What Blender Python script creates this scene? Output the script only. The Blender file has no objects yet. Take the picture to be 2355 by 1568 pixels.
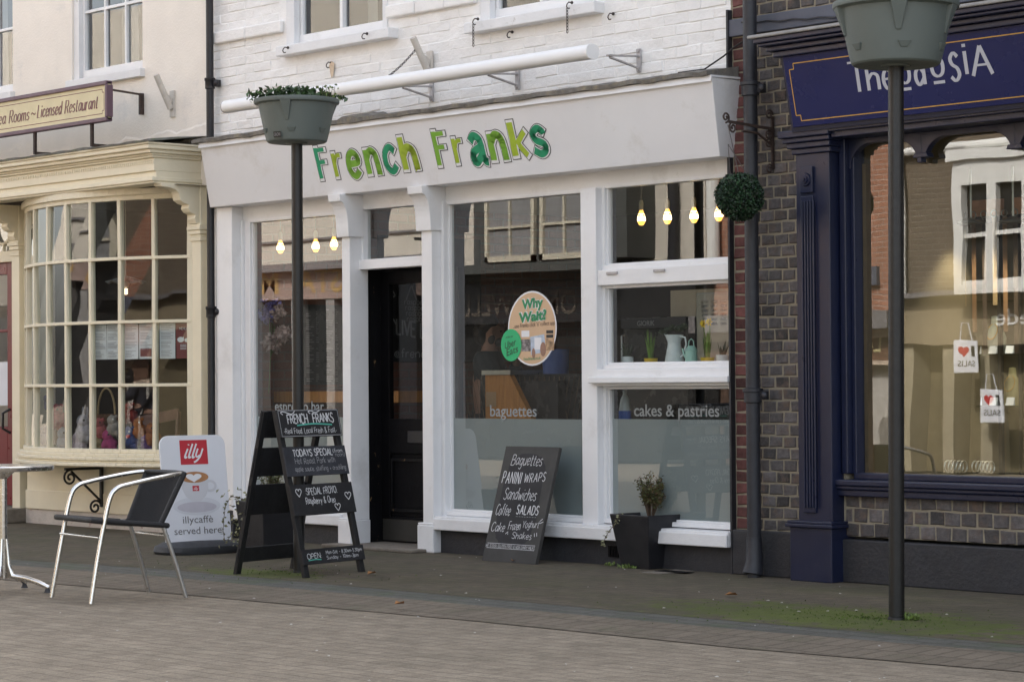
import bpy, bmesh, math, random
from mathutils import Vector, Matrix
random.seed(7)
SC = bpy.context.scene
COL = SC.collection
R = math.radians

# ------------------------------------------------------------------ camera
FPX, CX, CY = 5500.0, 1177.5, 784.0          # focal length in units of a 2355 px wide picture
_a = math.atan(5077 / FPX)
_fh = Vector((-math.cos(_a), math.sin(_a), 0)); _z = Vector((0, 0, 1))
_th = math.atan(95 / FPX); _ph = R(0.4)
FW = _fh * math.cos(_th) + _z * math.sin(_th)
_r0 = _fh.cross(_z); _u0 = _r0.cross(FW)
UP = _u0 * math.cos(_ph) + _r0 * math.sin(_ph)
RT = _r0 * math.cos(_ph) - _u0 * math.sin(_ph)
CAM = Vector((0, -11.4, 1.23))
cd = bpy.data.cameras.new('camera'); cam = bpy.data.objects.new('camera', cd); COL.objects.link(cam)
cd.sensor_fit = 'HORIZONTAL'; cd.sensor_width = 36; cd.lens = 36 * FPX / 2355
cd.clip_start = 0.1; cd.clip_end = 500
cam.matrix_world = Matrix(((RT.x, UP.x, -FW.x, CAM.x), (RT.y, UP.y, -FW.y, CAM.y), (RT.z, UP.z, -FW.z, CAM.z), (0, 0, 0, 1)))
SC.camera = cam
# ------------------------------------------------------------------ world, sun, exposure
SUN_EL, SUN_AZ = R(42), R(12)               # azimuth measured clockwise from +Y
w = bpy.data.worlds.new('World'); SC.world = w; w.use_nodes = True
nt = w.node_tree; nt.nodes.clear()
sky = nt.nodes.new('ShaderNodeTexSky'); sky.sky_type = 'NISHITA'; sky.sun_disc = False
sky.sun_elevation = SUN_EL; sky.sun_rotation = SUN_AZ; sky.air_density = 1.0; sky.dust_density = 4.0; sky.ozone_density = 0.6
bg = nt.nodes.new('ShaderNodeBackground'); bg.inputs[1].default_value = 0.15
wo = nt.nodes.new('ShaderNodeOutputWorld')
hz = nt.nodes.new('ShaderNodeHueSaturation'); hz.inputs['Saturation'].default_value = .42   # thin white cloud over the blue
nt.links.new(sky.outputs[0], hz.inputs['Color']); nt.links.new(hz.outputs[0], bg.inputs[0]); nt.links.new(bg.outputs[0], wo.inputs[0])
sd = bpy.data.lights.new('sun', 'SUN'); sd.energy = 2.3; sd.angle = R(1.0); sd.color = (1, .95, .88)
so = bpy.data.objects.new('sun', sd); COL.objects.link(so)
_sv = Vector((math.sin(SUN_AZ) * math.cos(SUN_EL), math.cos(SUN_AZ) * math.cos(SUN_EL), math.sin(SUN_EL)))
so.rotation_euler = _sv.to_track_quat('Z', 'Y').to_euler(); so.location = (-10, -10, 30)
SC.view_settings.view_transform = 'Standard'; SC.view_settings.look = 'None'
SC.view_settings.gamma = 1; SC.view_settings.exposure = 1.95
SC.render.engine = 'CYCLES'

# ------------------------------------------------------------------ measuring helpers
def ray(px, py): return FW + RT * ((px - CX) / FPX) - UP * ((py - CY) / FPX)
def at(px, py, Y=0.0):                       # point of the wall plane y = Y
    d = ray(px, py); return CAM + d * ((Y - CAM.y) / d.y)
def atx(px, py, X):
    d = ray(px, py); return CAM + d * ((X - CAM.x) / d.x)
def atp(px, py, p0, n):
    d = ray(px, py); return CAM + d * ((p0 - CAM).dot(n) / d.dot(n))
def X(px, py, Y=0.0): return at(px, py, Y).x
def Z(px, py, Y=0.0): return at(px, py, Y).z
def G(px, py, z=0.0):
    d = ray(px, py); return CAM + d * ((z - CAM.z) / d.z)

# ------------------------------------------------------------------ materials
def nodes(name):
    m = bpy.data.materials.new(name); m.use_nodes = True
    t = m.node_tree; t.nodes.clear()
    o = t.nodes.new('ShaderNodeOutputMaterial')
    return m, t, o
def rgb(r, g, b):                             # sRGB 0-255 to linear
    f = lambda c: (c / 255 / 12.92) if c / 255 <= .04045 else ((c / 255 + .055) / 1.055) ** 2.4
    return (f(r), f(g), f(b))
def noise(t, vec, scale, detail=4, rough=.6):
    n = t.nodes.new('ShaderNodeTexNoise'); n.inputs['Scale'].default_value = scale
    n.inputs['Detail'].default_value = detail; n.inputs['Roughness'].default_value = rough
    if vec is not None: t.links.new(vec, n.inputs['Vector'])
    return n.outputs['Fac']
def ramp(t, fac, a, b, ca=(0, 0, 0), cb=(1, 1, 1)):
    r = t.nodes.new('ShaderNodeValToRGB'); r.color_ramp.elements[0].position = a; r.color_ramp.elements[1].position = b
    r.color_ramp.elements[0].color = (*ca, 1); r.color_ramp.elements[1].color = (*cb, 1)
    t.links.new(fac, r.inputs[0]); return r.outputs[0]
def mix(t, fac, a, b):
    m = t.nodes.new('ShaderNodeMix'); m.data_type = 'RGBA'
    for s, v in ((m.inputs[0], fac), (m.inputs[6], a), (m.inputs[7], b)):
        if isinstance(v, (int, float)): s.default_value = v
        elif isinstance(v, tuple): s.default_value = (*v, 1)
        else: t.links.new(v, s)
    return m.outputs[2]
def mat(name, col, rough=.6, var=.12, scale=5, bump=.0, bscale=60, metal=0, spec=.5, dirt=None, tone=0, stretch=None, coat=0):
    m, t, o = nodes(name)
    p = t.nodes.new('ShaderNodeBsdfPrincipled')
    tc = t.nodes.new('ShaderNodeTexCoord'); v = tc.outputs['Object']
    if stretch:
        mp = t.nodes.new('ShaderNodeMapping'); mp.inputs['Scale'].default_value = stretch
        t.links.new(v, mp.inputs[0]); v = mp.outputs[0]
    lo = tuple(c * (1 - var) for c in col); hi = tuple(min(1, c * (1 + var)) for c in col)
    c = mix(t, ramp(t, noise(t, v, scale, 6), .3, .7), lo, hi)
    if tone:
        at_ = t.nodes.new('ShaderNodeAttribute'); at_.attribute_name = 'tone'
        mm = t.nodes.new('ShaderNodeMapRange'); t.links.new(at_.outputs['Fac'], mm.inputs[0])
        mm.inputs[3].default_value = 1 - tone; mm.inputs[4].default_value = 1 + tone
        x = t.nodes.new('ShaderNodeVectorMath'); x.operation = 'SCALE'
        t.links.new(c, x.inputs[0]); t.links.new(mm.outputs[0], x.inputs['Scale']); c = x.outputs[0]
    for d in (dirt or ()):                    # (colour, scale, from, to)
        c = mix(t, ramp(t, noise(t, v, d[1], 8, .7), d[2], d[3]), c, d[0])
    t.links.new(c, p.inputs['Base Color'])
    rr = ramp(t, noise(t, v, scale * 2.3), .2, .8, (max(0, rough - .12),) * 3, (min(1, rough + .12),) * 3)
    t.links.new(rr, p.inputs['Roughness'])
    p.inputs['Metallic'].default_value = metal; p.inputs['Specular IOR Level'].default_value = spec
    p.inputs['Coat Weight'].default_value = coat
    if bump:
        b = t.nodes.new('ShaderNodeBump'); b.inputs['Strength'].default_value = bump; b.inputs['Distance'].default_value = .01
        t.links.new(noise(t, v, bscale, 6, .65), b.inputs['Height']); t.links.new(b.outputs[0], p.inputs['Normal'])
    t.links.new(p.outputs[0], o.inputs[0]); return m
def glow(name, col, s):
    m, t, o = nodes(name); e = t.nodes.new('ShaderNodeEmission')
    e.inputs[0].default_value = (*col, 1); e.inputs[1].default_value = s; t.links.new(e.outputs[0], o.inputs[0]); return m
def glass(name, tint=(.9, .93, .92), k=1.0, wave=.0, wscale=2.0, base=.0):
    m, t, o = nodes(name)
    tr = t.nodes.new('ShaderNodeBsdfTransparent'); tr.inputs[0].default_value = (*tint, 1)
    gl = t.nodes.new('ShaderNodeBsdfGlossy'); gl.inputs['Roughness'].default_value = 0.0; gl.inputs[0].default_value = (1, 1, 1, 1)
    fr = t.nodes.new('ShaderNodeFresnel'); fr.inputs[0].default_value = 1.5
    ma = t.nodes.new('ShaderNodeMath'); ma.operation = 'MULTIPLY_ADD'; ma.use_clamp = True
    ma.inputs[1].default_value = k; ma.inputs[2].default_value = base
    ge = t.nodes.new('ShaderNodeNewGeometry'); io = t.nodes.new('ShaderNodeMapRange'); io.inputs[3].default_value = 1.5; io.inputs[4].default_value = 1 / 1.5
    t.links.new(ge.outputs['Backfacing'], io.inputs[0]); t.links.new(io.outputs[0], fr.inputs[0])
    t.links.new(fr.outputs[0], ma.inputs[0])
    if wave:
        tc = t.nodes.new('ShaderNodeTexCoord')
        b = t.nodes.new('ShaderNodeBump'); b.inputs['Strength'].default_value = wave; b.inputs['Distance'].default_value = .02
        t.links.new(noise(t, tc.outputs['Object'], wscale, 1, .4), b.inputs['Height']); t.links.new(b.outputs[0], gl.inputs['Normal'])
    mx = t.nodes.new('ShaderNodeMixShader')
    t.links.new(ma.outputs[0], mx.inputs[0]); t.links.new(tr.outputs[0], mx.inputs[1]); t.links.new(gl.outputs[0], mx.inputs[2])
    t.links.new(mx.outputs[0], o.inputs[0]); return m
def brickmat(name, c1, c2, mortar, bw, bh, ms=.01, axes='XZ', bump=.6, rough=.85, rot=0, extra=None, off=.5):
    m, t, o = nodes(name)
    p = t.nodes.new('ShaderNodeBsdfPrincipled'); tc = t.nodes.new('ShaderNodeTexCoord')
    sp = t.nodes.new('ShaderNodeSeparateXYZ'); t.links.new(tc.outputs['Object'], sp.inputs[0])
    cb = t.nodes.new('ShaderNodeCombineXYZ')
    t.links.new(sp.outputs[axes[0]], cb.inputs[0]); t.links.new(sp.outputs[axes[1]], cb.inputs[1])
    mp = t.nodes.new('ShaderNodeMapping'); mp.inputs['Rotation'].default_value = (0, 0, rot)
    ws = t.nodes.new('ShaderNodeTexNoise'); ws.inputs['Scale'].default_value = 2.5; ws.inputs['Detail'].default_value = 3; t.links.new(cb.outputs[0], ws.inputs['Vector'])
    wv = t.nodes.new('ShaderNodeVectorMath'); wv.operation = 'MULTIPLY_ADD'; wv.inputs[1].default_value = (.05, .05, 0) if axes == 'XY' else (.008, .012, 0); t.links.new(ws.outputs['Color'], wv.inputs[0]); t.links.new(cb.outputs[0], wv.inputs[2])   # rows are laid by hand
    t.links.new(wv.outputs[0], mp.inputs[0])
    b = t.nodes.new('ShaderNodeTexBrick'); t.links.new(mp.outputs[0], b.inputs[0])
    b.inputs['Scale'].default_value = 1; b.inputs['Brick Width'].default_value = bw; b.inputs['Row Height'].default_value = bh
    b.inputs['Mortar Size'].default_value = ms; b.inputs['Mortar Smooth'].default_value = .3; b.inputs['Bias'].default_value = 0; b.offset = off
    b.inputs['Color1'].default_value = (*c1, 1); b.inputs['Color2'].default_value = (*c2, 1); b.inputs['Mortar'].default_value = (*mortar, 1)
    n = noise(t, tc.outputs['Object'], 3, 8, .7)
    c = mix(t, .3, b.outputs[0], mix(t, ramp(t, n, .3, .7), tuple(x * .5 for x in c1), tuple(min(1, x * 1.5) for x in c2)))
    n2 = noise(t, tc.outputs['Object'], 90, 4, .7)
    c = mix(t, .25, c, mix(t, ramp(t, n2, .3, .7), tuple(x * .3 for x in c1), tuple(min(1, x * 1.9) for x in c2)))
    if extra: c = extra(t, tc, c)
    t.links.new(c, p.inputs['Base Color']); p.inputs['Roughness'].default_value = rough
    bp = t.nodes.new('ShaderNodeBump'); bp.inputs['Strength'].default_value = bump; bp.inputs['Distance'].default_value = .012; bp.invert = True
    ad = t.nodes.new('ShaderNodeMath'); ad.operation = 'MULTIPLY_ADD'; ad.inputs[1].default_value = -.5
    t.links.new(n2, ad.inputs[0]); t.links.new(b.outputs['Fac'], ad.inputs[2])
    t.links.new(ad.outputs[0], bp.inputs['Height']); t.links.new(bp.outputs[0], p.inputs['Normal'])
    t.links.new(p.outputs[0], o.inputs[0]); return m

M = {}
M['white'] = mat('white_gloss_paint', (.795, .795, .80), .38, .04, 3, .12, 30, dirt=[((.62, .61, .60), 2.5, .55, .8), ((.42, .39, .35), 9, .69, .80)])
M['white_worn'] = mat('white_worn_paint', (.75, .75, .755), .5, .05, 6, .3, 50, dirt=[((.38, .34, .30), 14, .62, .78)])
M['white_brick'] = mat('white_painted_brick', (.86, .845, .825), .65, .05, 5, .8, 38, dirt=[((.62, .56, .50), 3, .62, .82)], tone=.04)
M['fascia'] = mat('white_fascia_board', (.785, .785, .80), .4, .03, 2, .06, 25, dirt=[((.62, .60, .56), 2.2, .55, .8), ((.45, .42, .38), 12, .72, .82)])
M['lead'] = mat('weathered_lead', (.16, .15, .135), .7, .4, 12, .8, 30, dirt=[((.30, .26, .18), 9, .5, .7)])
M['cream_wall'] = mat('cream_render', (.84, .78, .70), .8, .05, 2.5, .35, 45, dirt=[((.62, .60, .57), 1.6, .58, .75), ((.5, .45, .38), 9, .70, .8)])
M['cream'] = mat('cream_gloss_paint', (.77, .70, .53), .45, .05, 4, .15, 40, dirt=[((.36, .30, .19), 11, .66, .8)])
M['black_pipe'] = mat('black_iron_paint', (.012, .012, .015), .45, .3, 20, .2, 60, dirt=[((.07, .10, .10), 25, .68, .75)])
M['grey_pipe'] = mat('grey_iron_paint', (.020, .021, .027), .5, .25, 15, .2, 60, dirt=[((.16, .12, .10), 22, .70, .76)])
M['plinth_dark'] = mat('dark_grey_masonry_paint', (.024, .024, .028), .6, .2, 8, .5, 40, dirt=[((.055, .05, .043), 6, .62, .78)])
M['black_paint'] = mat('black_gloss_paint', (.004, .004, .005), .45, .3, 10, .2, 50, spec=.12)
M['black_chip'] = mat('chipped_black_paint', (.006, .006, .007), .45, .3, 10, .3, 50, spec=.2, dirt=[((.22, .14, .07), 30, .63, .66)], stretch=(1, 1, .35))
M['navy'] = mat('navy_gloss_paint', (.009, .013, .038), .35, .12, 4, .06, 40)
M['navy_sign'] = mat('navy_sign_panel', (.009, .015, .085), .25, .08, 1.5, spec=.3)
M['red_door'] = mat('red_door_paint', (.15, .006, .010), .35, .1, 5, .05)
M['red_brick'] = mat('red_brick', (.105, .040, .036), .85, .3, 20, .6, 80, tone=.6, dirt=[((.26, .24, .22), 40, .70, .85)])
M['grey_brick'] = mat('grey_header_brick', (.082, .073, .072), .7, .35, 26, .7, 70, tone=.6, dirt=[((.125, .088, .068), 9, .50, .66), ((.17, .165, .17), 16, .66, .78)])
M['mortar'] = mat('pale_mortar', (.26, .225, .165), .95, .15, 20, .5, 90, dirt=[((.16, .17, .07), 4, .62, .78)])
M['band'] = mat('blue_grey_band', (.085, .092, .12), .6, .1, 5, .2)
M['glass'] = glass('shop_glass', (.86, .90, .89), 2.7, .05, .8, .0)
M['glass_old'] = glass('old_window_glass', (.84, .88, .86), 1.7, .04, 2.6, .0)
M['glass_up'] = glass('upper_window_glass', (.8, .84, .85), 2.0, .10, 1.6, .0)
M['glass_blue'] = glass('display_window_glass', (.88, .92, .88), 3.4, .05, 1.5, .0)
M['alu'] = mat('polished_aluminium', (.75, .74, .72), .22, .05, 20, metal=1)
M['alu_dull'] = mat('dull_aluminium', (.55, .55, .55), .35, .1, 20, metal=1)
M['rattan'] = mat('black_woven_plastic', (.010, .010, .012), .45, .3, 120, .7, 170)
M['slate'] = mat('chalkboard_black', (.012, .012, .014), .7, .25, 5, .1, dirt=[((.028, .028, .033), 4, .5, .75)])
M['slate_grey'] = mat('faded_chalkboard', (.042, .040, .037), .75, .15, 4, .1)
M['slate_smudge'] = mat('chalk_smudged_board', (.032, .034, .043), .75, .5, 4, .1)
M['board_wood'] = mat('black_stained_wood', (.009, .009, .010), .6, .35, 18, .3, 40, stretch=(1, 1, .2))
M['chalk'] = mat('white_chalk', (.62, .62, .63), .9, .15, 60)
M['chalk_dim'] = mat('thin_chalk', (.30, .30, .31), .9, .2, 60)
M['chalk_green'] = mat('green_chalk', (.10, .45, .36), .9, .1, 60)
M['plastic_grey'] = mat('grey_green_plastic', (.115, .138, .130), .5, .06, 3, .1, 40, dirt=[((.11, .12, .11), 5, .62, .8)])
M['pole'] = mat('black_pole_paint', (.009, .0085, .0085), .4, .3, 20, .15, 40, dirt=[((.05, .047, .047), 30, .68, .74)])
M['pot_black'] = mat('black_planter_plastic', (.010, .010, .013), .5, .15, 6, .1)
M['rubber'] = mat('grey_rubber_base', (.035, .037, .042), .65, .15, 12, .2)
M['sign_white'] = mat('white_sign_panel', (.72, .73, .77), .35, .02, 3)
M['sign_red'] = mat('red_print', (.50, .025, .04), .4, .04, 6)
M['sign_ink'] = mat('grey_print', (.14, .13, .13), .5, .05)
M['soil'] = mat('dark_soil', (.03, .022, .015), .95, .3, 30, .8)
M['leaf'] = mat('dark_green_leaf', (.035, .075, .022), .5, .45, 30, tone=.6)
M['leaf_box'] = mat('box_shrub_leaf', (.085, .095, .030), .5, .4, 30, tone=.6)
M['leaf_box2'] = mat('reddish_box_leaf', (.12, .075, .035), .55, .3, 30, tone=.5)
M['leaf_ball'] = mat('plastic_topiary_leaf', (.016, .042, .018), .4, .6, 40, tone=.9)
M['leaf_pale'] = mat('pale_ivy_leaf', (.22, .22, .12), .5, .3, 30, tone=.5)
M['leaf_lime'] = mat('lime_leaf', (.12, .17, .04), .5, .3, 30, tone=.5)
M['twig'] = mat('brown_twig', (.08, .05, .03), .8, .3, 30)
M['iron_rust'] = mat('rusty_wrought_iron', (.045, .028, .022), .7, .4, 30, .5)
M['iron'] = mat('black_wrought_iron', (.012, .011, .011), .5, .3, 30, .3)
M['rust'] = mat('rust', (.20, .085, .03), .9, .3, 40, .3)
M['awning'] = mat('white_awning_case', (.86, .86, .86), .35, .01, 1)
M['galv'] = mat('galvanised_bracket', (.42, .40, .40), .5, .2, 20, metal=.3, dirt=[((.18, .08, .03), 30, .66, .75)])
M['flag_white'] = mat('chipped_white_tube', (.56, .52, .47), .5, .1, 12, .2, dirt=[((.24, .10, .03), 22, .66, .72)])
M['chain'] = mat('dark_chain', (.07, .06, .055), .5, .3, 40, metal=.5)
M['frost'] = None
M['stone'] = mat('worn_threshold_stone', (.18, .155, .125), .85, .25, 9, .4, 40)
M['sign_cream'] = mat('cream_sign_board', (.66, .58, .36), .5, .06, 5, dirt=[((.45, .37, .2), 7, .64, .8)])
M['sign_purple'] = mat('purple_brown_paint', (.13, .075, .10), .5, .1)
M['sign_brown'] = mat('brown_lettering', (.16, .05, .055), .5, .1)
M['gold'] = mat('gold_line', (.60, .33, .06), .5, .08)
M['sign_grey'] = mat('silver_grey_lettering', (.48, .49, .54), .5, .04)
M['tan'] = mat('tan_sticker', (.62, .42, .26), .45, .03)
M['sticker_white'] = mat('white_sticker_edge', (.78, .78, .80), .45, .03)
M['green_ink'] = mat('green_print', (.02, .24, .10), .5, .05)
M['eats_green'] = mat('bright_green_sticker', (.01, .42, .16), .45, .03)
M['ink'] = mat('dark_print', (.02, .02, .02), .5, .1)
M['brown_ink'] = mat('brown_print', (.10, .06, .04), .5, .1)
M['g_dark'] = mat('sea_green_paint', (.012, .30, .14), .5, .12, 14)
M['g_mid'] = mat('leaf_green_paint', (.19, .42, .035), .5, .12, 14)
M['g_lime'] = mat('lime_green_paint', (.36, .49, .03), .5, .12, 14)
M['vinyl'] = mat('white_window_vinyl', (.27, .29, .29), .6, .03)
M['paper'] = mat('white_paper', (.72, .74, .78), .8, .04, 4)
M['paper_print'] = mat('printed_lines', (.38, .38, .42), .8, .1)
M['maroon'] = mat('maroon_card', (.20, .055, .06), .7, .05)
M['orange_wood'] = mat('varnished_pine', (.50, .215, .055), .45, .22, 7, .1, stretch=(6, 6, .6), spec=.4)
M['steel'] = mat('brushed_steel', (.45, .45, .42), .35, .1, 8, metal=.9)
M['oven_black'] = mat('oven_black_glass', (.025, .026, .028), .25, .1, 4)
M['enamel'] = mat('white_enamel', (.68, .72, .72), .25, .03)
M['mint'] = mat('mint_enamel', (.35, .58, .50), .35, .05)
M['yellow'] = mat('yellow_pot', (.62, .42, .03), .5, .08)
M['daff'] = mat('daffodil_petal', (.75, .50, .02), .6, .1)
M['stem'] = mat('daffodil_leaf', (.10, .19, .025), .5, .25, 30, tone=.4)
M['succ'] = mat('succulent_leaf', (.075, .09, .06), .5, .3, 30, tone=.5)
M['terracotta'] = mat('terracotta', (.30, .14, .09), .8, .1)
M['skin'] = mat('skin', (.30, .165, .115), .5, .08, 20)
M['hair'] = mat('dark_hair', (.012, .009, .008), .6, .3, 60)
M['hair_grey'] = mat('grey_hair', (.30, .28, .26), .6, .2, 60)
M['jacket'] = mat('dark_grey_cloth', (.035, .045, .052), .9, .15, 20, .2)
M['coat'] = mat('brown_coat_cloth', (.12, .075, .05), .9, .15, 20, .2)
M['trouser'] = mat('dark_trouser_cloth', (.03, .03, .04), .9, .15, 20)
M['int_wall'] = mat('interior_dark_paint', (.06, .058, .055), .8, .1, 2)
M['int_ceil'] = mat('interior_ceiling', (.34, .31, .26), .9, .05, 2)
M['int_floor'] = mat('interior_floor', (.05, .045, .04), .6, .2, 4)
M['blue_drum'] = mat('blue_plastic_tub', (.06, .11, .32), .5, .1)
M['floral_lilac'] = mat('lilac_petal', (.32, .27, .62), .7, .15, 30, tone=.4)
M['floral_pink'] = mat('dusty_pink_petal', (.55, .40, .36), .7, .12, 30, tone=.3)
M['bulb_glass'] = glow('lit_amber_bulb', (1, .45, .08), .8)
M['bulb_core'] = glow('lit_filament', (1, .78, .42), 5)
M['lamp_cap'] = mat('pale_lamp_holder', (.5, .48, .42), .5, .1)
M['lamp_white'] = glow('lit_white_lamp', (1, .78, .5), 1.2)

def frosted():
    m, t, o = nodes('frosted_film')
    p = t.nodes.new('ShaderNodeBsdfPrincipled'); p.inputs['Base Color'].default_value = (.40, .435, .44, 1); p.inputs['Roughness'].default_value = .25
    p.inputs['Specular IOR Level'].default_value = .5
    tr = t.nodes.new('ShaderNodeBsdfTranslucent'); tr.inputs[0].default_value = (.5, .55, .55, 1)
    mx = t.nodes.new('ShaderNodeMixShader'); mx.inputs[0].default_value = .25
    t.links.new(p.outputs[0], mx.inputs[1]); t.links.new(tr.outputs[0], mx.inputs[2]); t.links.new(mx.outputs[0], o.inputs[0]); return m
M['frost'] = frosted()

# ------------------------------------------------------------------ mesh builder
class MB:
    def __init__(s): s.v = []; s.f = []; s.t = []; s.tone = .5
    def add(s, vs, fs):
        n = len(s.v); s.v += [Vector(v) for v in vs]
        for f in fs: s.f.append([i + n for i in f]); s.t.append(s.tone)
        return s
    def box(s, x0, x1, y0, y1, z0, z1):
        x0, x1 = min(x0, x1), max(x0, x1); y0, y1 = min(y0, y1), max(y0, y1); z0, z1 = min(z0, z1), max(z0, z1)
        return s.add([(x0, y0, z0), (x1, y0, z0), (x1, y1, z0), (x0, y1, z0), (x0, y0, z1), (x1, y0, z1), (x1, y1, z1), (x0, y1, z1)],
                     [(0, 3, 2, 1), (4, 5, 6, 7), (0, 1, 5, 4), (1, 2, 6, 5), (2, 3, 7, 6), (3, 0, 4, 7)])
    def hexa(s, p):                            # eight corners: bottom loop then top loop
        return s.add(p, [(0, 3, 2, 1), (4, 5, 6, 7), (0, 1, 5, 4), (1, 2, 6, 5), (2, 3, 7, 6), (3, 0, 4, 7)])
    def slab(s, o, u, v, n, w, h, d):          # box standing on o, spanned by u (w), v (h), thickness d along n
        o, u, v, n = Vector(o), Vector(u), Vector(v), Vector(n)
        q = [o, o + u * w, o + u * w + v * h, o + v * h]
        return s.hexa([q[0], q[1], q[2], q[3]] + [a + n * d for a in q])
    def beam(s, a, b, w, d, up=(0, 0, 1)):
        a, b = Vector(a), Vector(b); x = (b - a).normalized(); y = Vector(up).cross(x).normalized(); z_ = x.cross(y)
        q = lambda c: [c - y * w / 2 - z_ * d / 2, c + y * w / 2 - z_ * d / 2, c + y * w / 2 + z_ * d / 2, c - y * w / 2 + z_ * d / 2]
        return s.hexa(q(a) + q(b))
    def prism(s, pts, ext):                    # planar polygon extruded by vector
        n = len(pts); e = Vector(ext); p = [Vector(q) for q in pts]
        return s.add(p + [q + e for q in p], [tuple(range(n))[::-1], tuple(range(n, 2 * n))] + [(i, (i + 1) % n, (i + 1) % n + n, i + n) for i in range(n)])
    def quad(s, a, b, c, d): return s.add([a, b, c, d], [(0, 1, 2, 3)])
    def tube(s, pts, r, n=8, closed=False, cap=True):
        p = [Vector(q) for q in pts]; m = len(p); base = len(s.v); prev = None
        for i in range(m):
            a = p[i - 1] if i else (p[-1] if closed else p[0]); b = p[(i + 1) % m] if (i < m - 1 or closed) else p[i]
            t = (b - a).normalized() if (b - a).length > 1e-9 else Vector((0, 0, 1))
            if prev is None:
                q = Vector((0, 0, 1)) if abs(t.z) < .9 else Vector((1, 0, 0)); u = (q - t * q.dot(t)).normalized()
            else: u = (prev - t * prev.dot(t)).normalized()
            prev = u; v = t.cross(u); rr = r[i] if isinstance(r, (list, tuple)) else r
            s.v += [p[i] + (u * math.cos(k * 2 * math.pi / n) + v * math.sin(k * 2 * math.pi / n)) * rr for k in range(n)]
        for i in range(m if closed else m - 1):
            for k in range(n):
                a = base + i * n + k; b = base + i * n + (k + 1) % n; c = base + ((i + 1) % m) * n + (k + 1) % n; d = base + ((i + 1) % m) * n + k
                s.f.append([a, b, c, d]); s.t.append(s.tone)
        if cap and not closed:
            s.f.append([base + k for k in range(n)][::-1]); s.f.append([base + (m - 1) * n + k for k in range(n)]); s.t += [s.tone] * 2
        return s
    def lathe(s, prof, c, n=24, sx=1, sy=1, axis=None):
        c = Vector(c); base = len(s.v); m = len(prof); Q = Vector((0, 0, 1)).rotation_difference(Vector(axis)) if axis else None
        for r_, z_ in prof:
            for k in range(n):
                v = Vector((r_ * sx * math.cos(2 * math.pi * k / n), r_ * sy * math.sin(2 * math.pi * k / n), z_))
                if Q: v = Q @ v
                s.v.append(c + v)
        for i in range(m - 1):
            for k in range(n):
                s.f.append([base + i * n + k, base + i * n + (k + 1) % n, base + (i + 1) * n + (k + 1) % n, base + (i + 1) * n + k]); s.t.append(s.tone)
        if prof[0][0] > 1e-6: s.f.append([base + k for k in range(n)][::-1]); s.t.append(s.tone)
        if prof[-1][0] > 1e-6: s.f.append([base + (m - 1) * n + k for k in range(n)]); s.t.append(s.tone)
        return s
    def ball(s, c, rx, ry=None, rz=None, n=12, m=8):
        ry = ry or rx; rz = rz or rx
        pr = [(max(1e-5, math.sin(math.pi * i / m)), -math.cos(math.pi * i / m)) for i in range(m + 1)]
        b = len(s.v); s.lathe([(a, z_) for a, z_ in pr], (0, 0, 0), n)
        for i in range(b, len(s.v)):
            v = s.v[i]; s.v[i] = Vector((v.x * rx, v.y * ry, v.z * rz)) + Vector(c)
        return s
    def leaf(s, c, d, l, w_, up=None, fold=.25):
        c, d = Vector(c), Vector(d).normalized(); up = Vector(up) if up else Vector((random.uniform(-1, 1), random.uniform(-1, 1), random.uniform(.2, 1)))
        sd_ = d.cross(up); sd_ = sd_.normalized() if sd_.length > 1e-4 else d.orthogonal().normalized(); nn = sd_.cross(d)
        s.add([c, c + d * l * .45 + sd_ * w_ / 2 + nn * w_ * fold, c + d * l, c + d * l * .45 - sd_ * w_ / 2 + nn * w_ * fold], [(0, 1, 2), (0, 2, 3)]); return s
    def parts(s):                              # the separate pieces, each as a builder of its own
        p = list(range(len(s.v)))
        def fd(i):
            while p[i] != i: p[i] = p[p[i]]; i = p[i]
            return i
        for f in s.f:
            for i in f[1:]: p[fd(i)] = fd(f[0])
        g = {}
        for k, f in enumerate(s.f): g.setdefault(fd(f[0]), []).append(k)
        B = []
        for ks in g.values():
            vs = [s.v[i] for k in ks for i in s.f[k]]
            B.append([[min(v[a] for v in vs) - .003 for a in range(3)], [max(v[a] for v in vs) + .003 for a in range(3)], ks])
        ch = True
        while ch:
            ch = False
            for i in range(len(B)):
                for j in range(i + 1, len(B)):
                    a, b = B[i], B[j]
                    if all(a[0][q] <= b[1][q] and b[0][q] <= a[1][q] for q in range(3)):
                        B[i] = [[min(a[0][q], b[0][q]) for q in range(3)], [max(a[1][q], b[1][q]) for q in range(3)], a[2] + b[2]]; B.pop(j); ch = True; break
                if ch: break
        out = []
        for _, _, ks in B:
            m = MB(); mp = {}
            for k in ks:
                f = []
                for i in s.f[k]:
                    if i not in mp: mp[i] = len(m.v); m.v.append(s.v[i])
                    f.append(mp[i])
                m.f.append(f); m.t.append(s.t[k])
            out.append(m)
        return out
    def build_each(s, *a, **k): return [m.build(*a, **k) for m in s.parts()]
    def build(s, name, m, parent=None, bevel=0, smooth=0, **kw):
        me = bpy.data.meshes.new(name); me.from_pydata(s.v, [], s.f)
        at_ = me.attributes.new('tone', 'FLOAT', 'FACE'); at_.data.foreach_set('value', s.t)
        me.materials.append(M[m] if isinstance(m, str) else m); me.update()
        bm = bmesh.new(); bm.from_mesh(me); bmesh.ops.recalc_face_normals(bm, faces=bm.faces); bm.to_mesh(me); bm.free()
        if smooth:
            me.polygons.foreach_set('use_smooth', [True] * len(me.polygons)); me.set_sharp_from_angle(angle=R(smooth))
        o = bpy.data.objects.new(name, me); COL.objects.link(o)
        if parent is not None: adopt(o, parent)
        if bevel:
            b = o.modifiers.new('bevel', 'BEVEL'); b.width = bevel; b.segments = 2; b.limit_method = 'ANGLE'; b.angle_limit = R(40)
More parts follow.
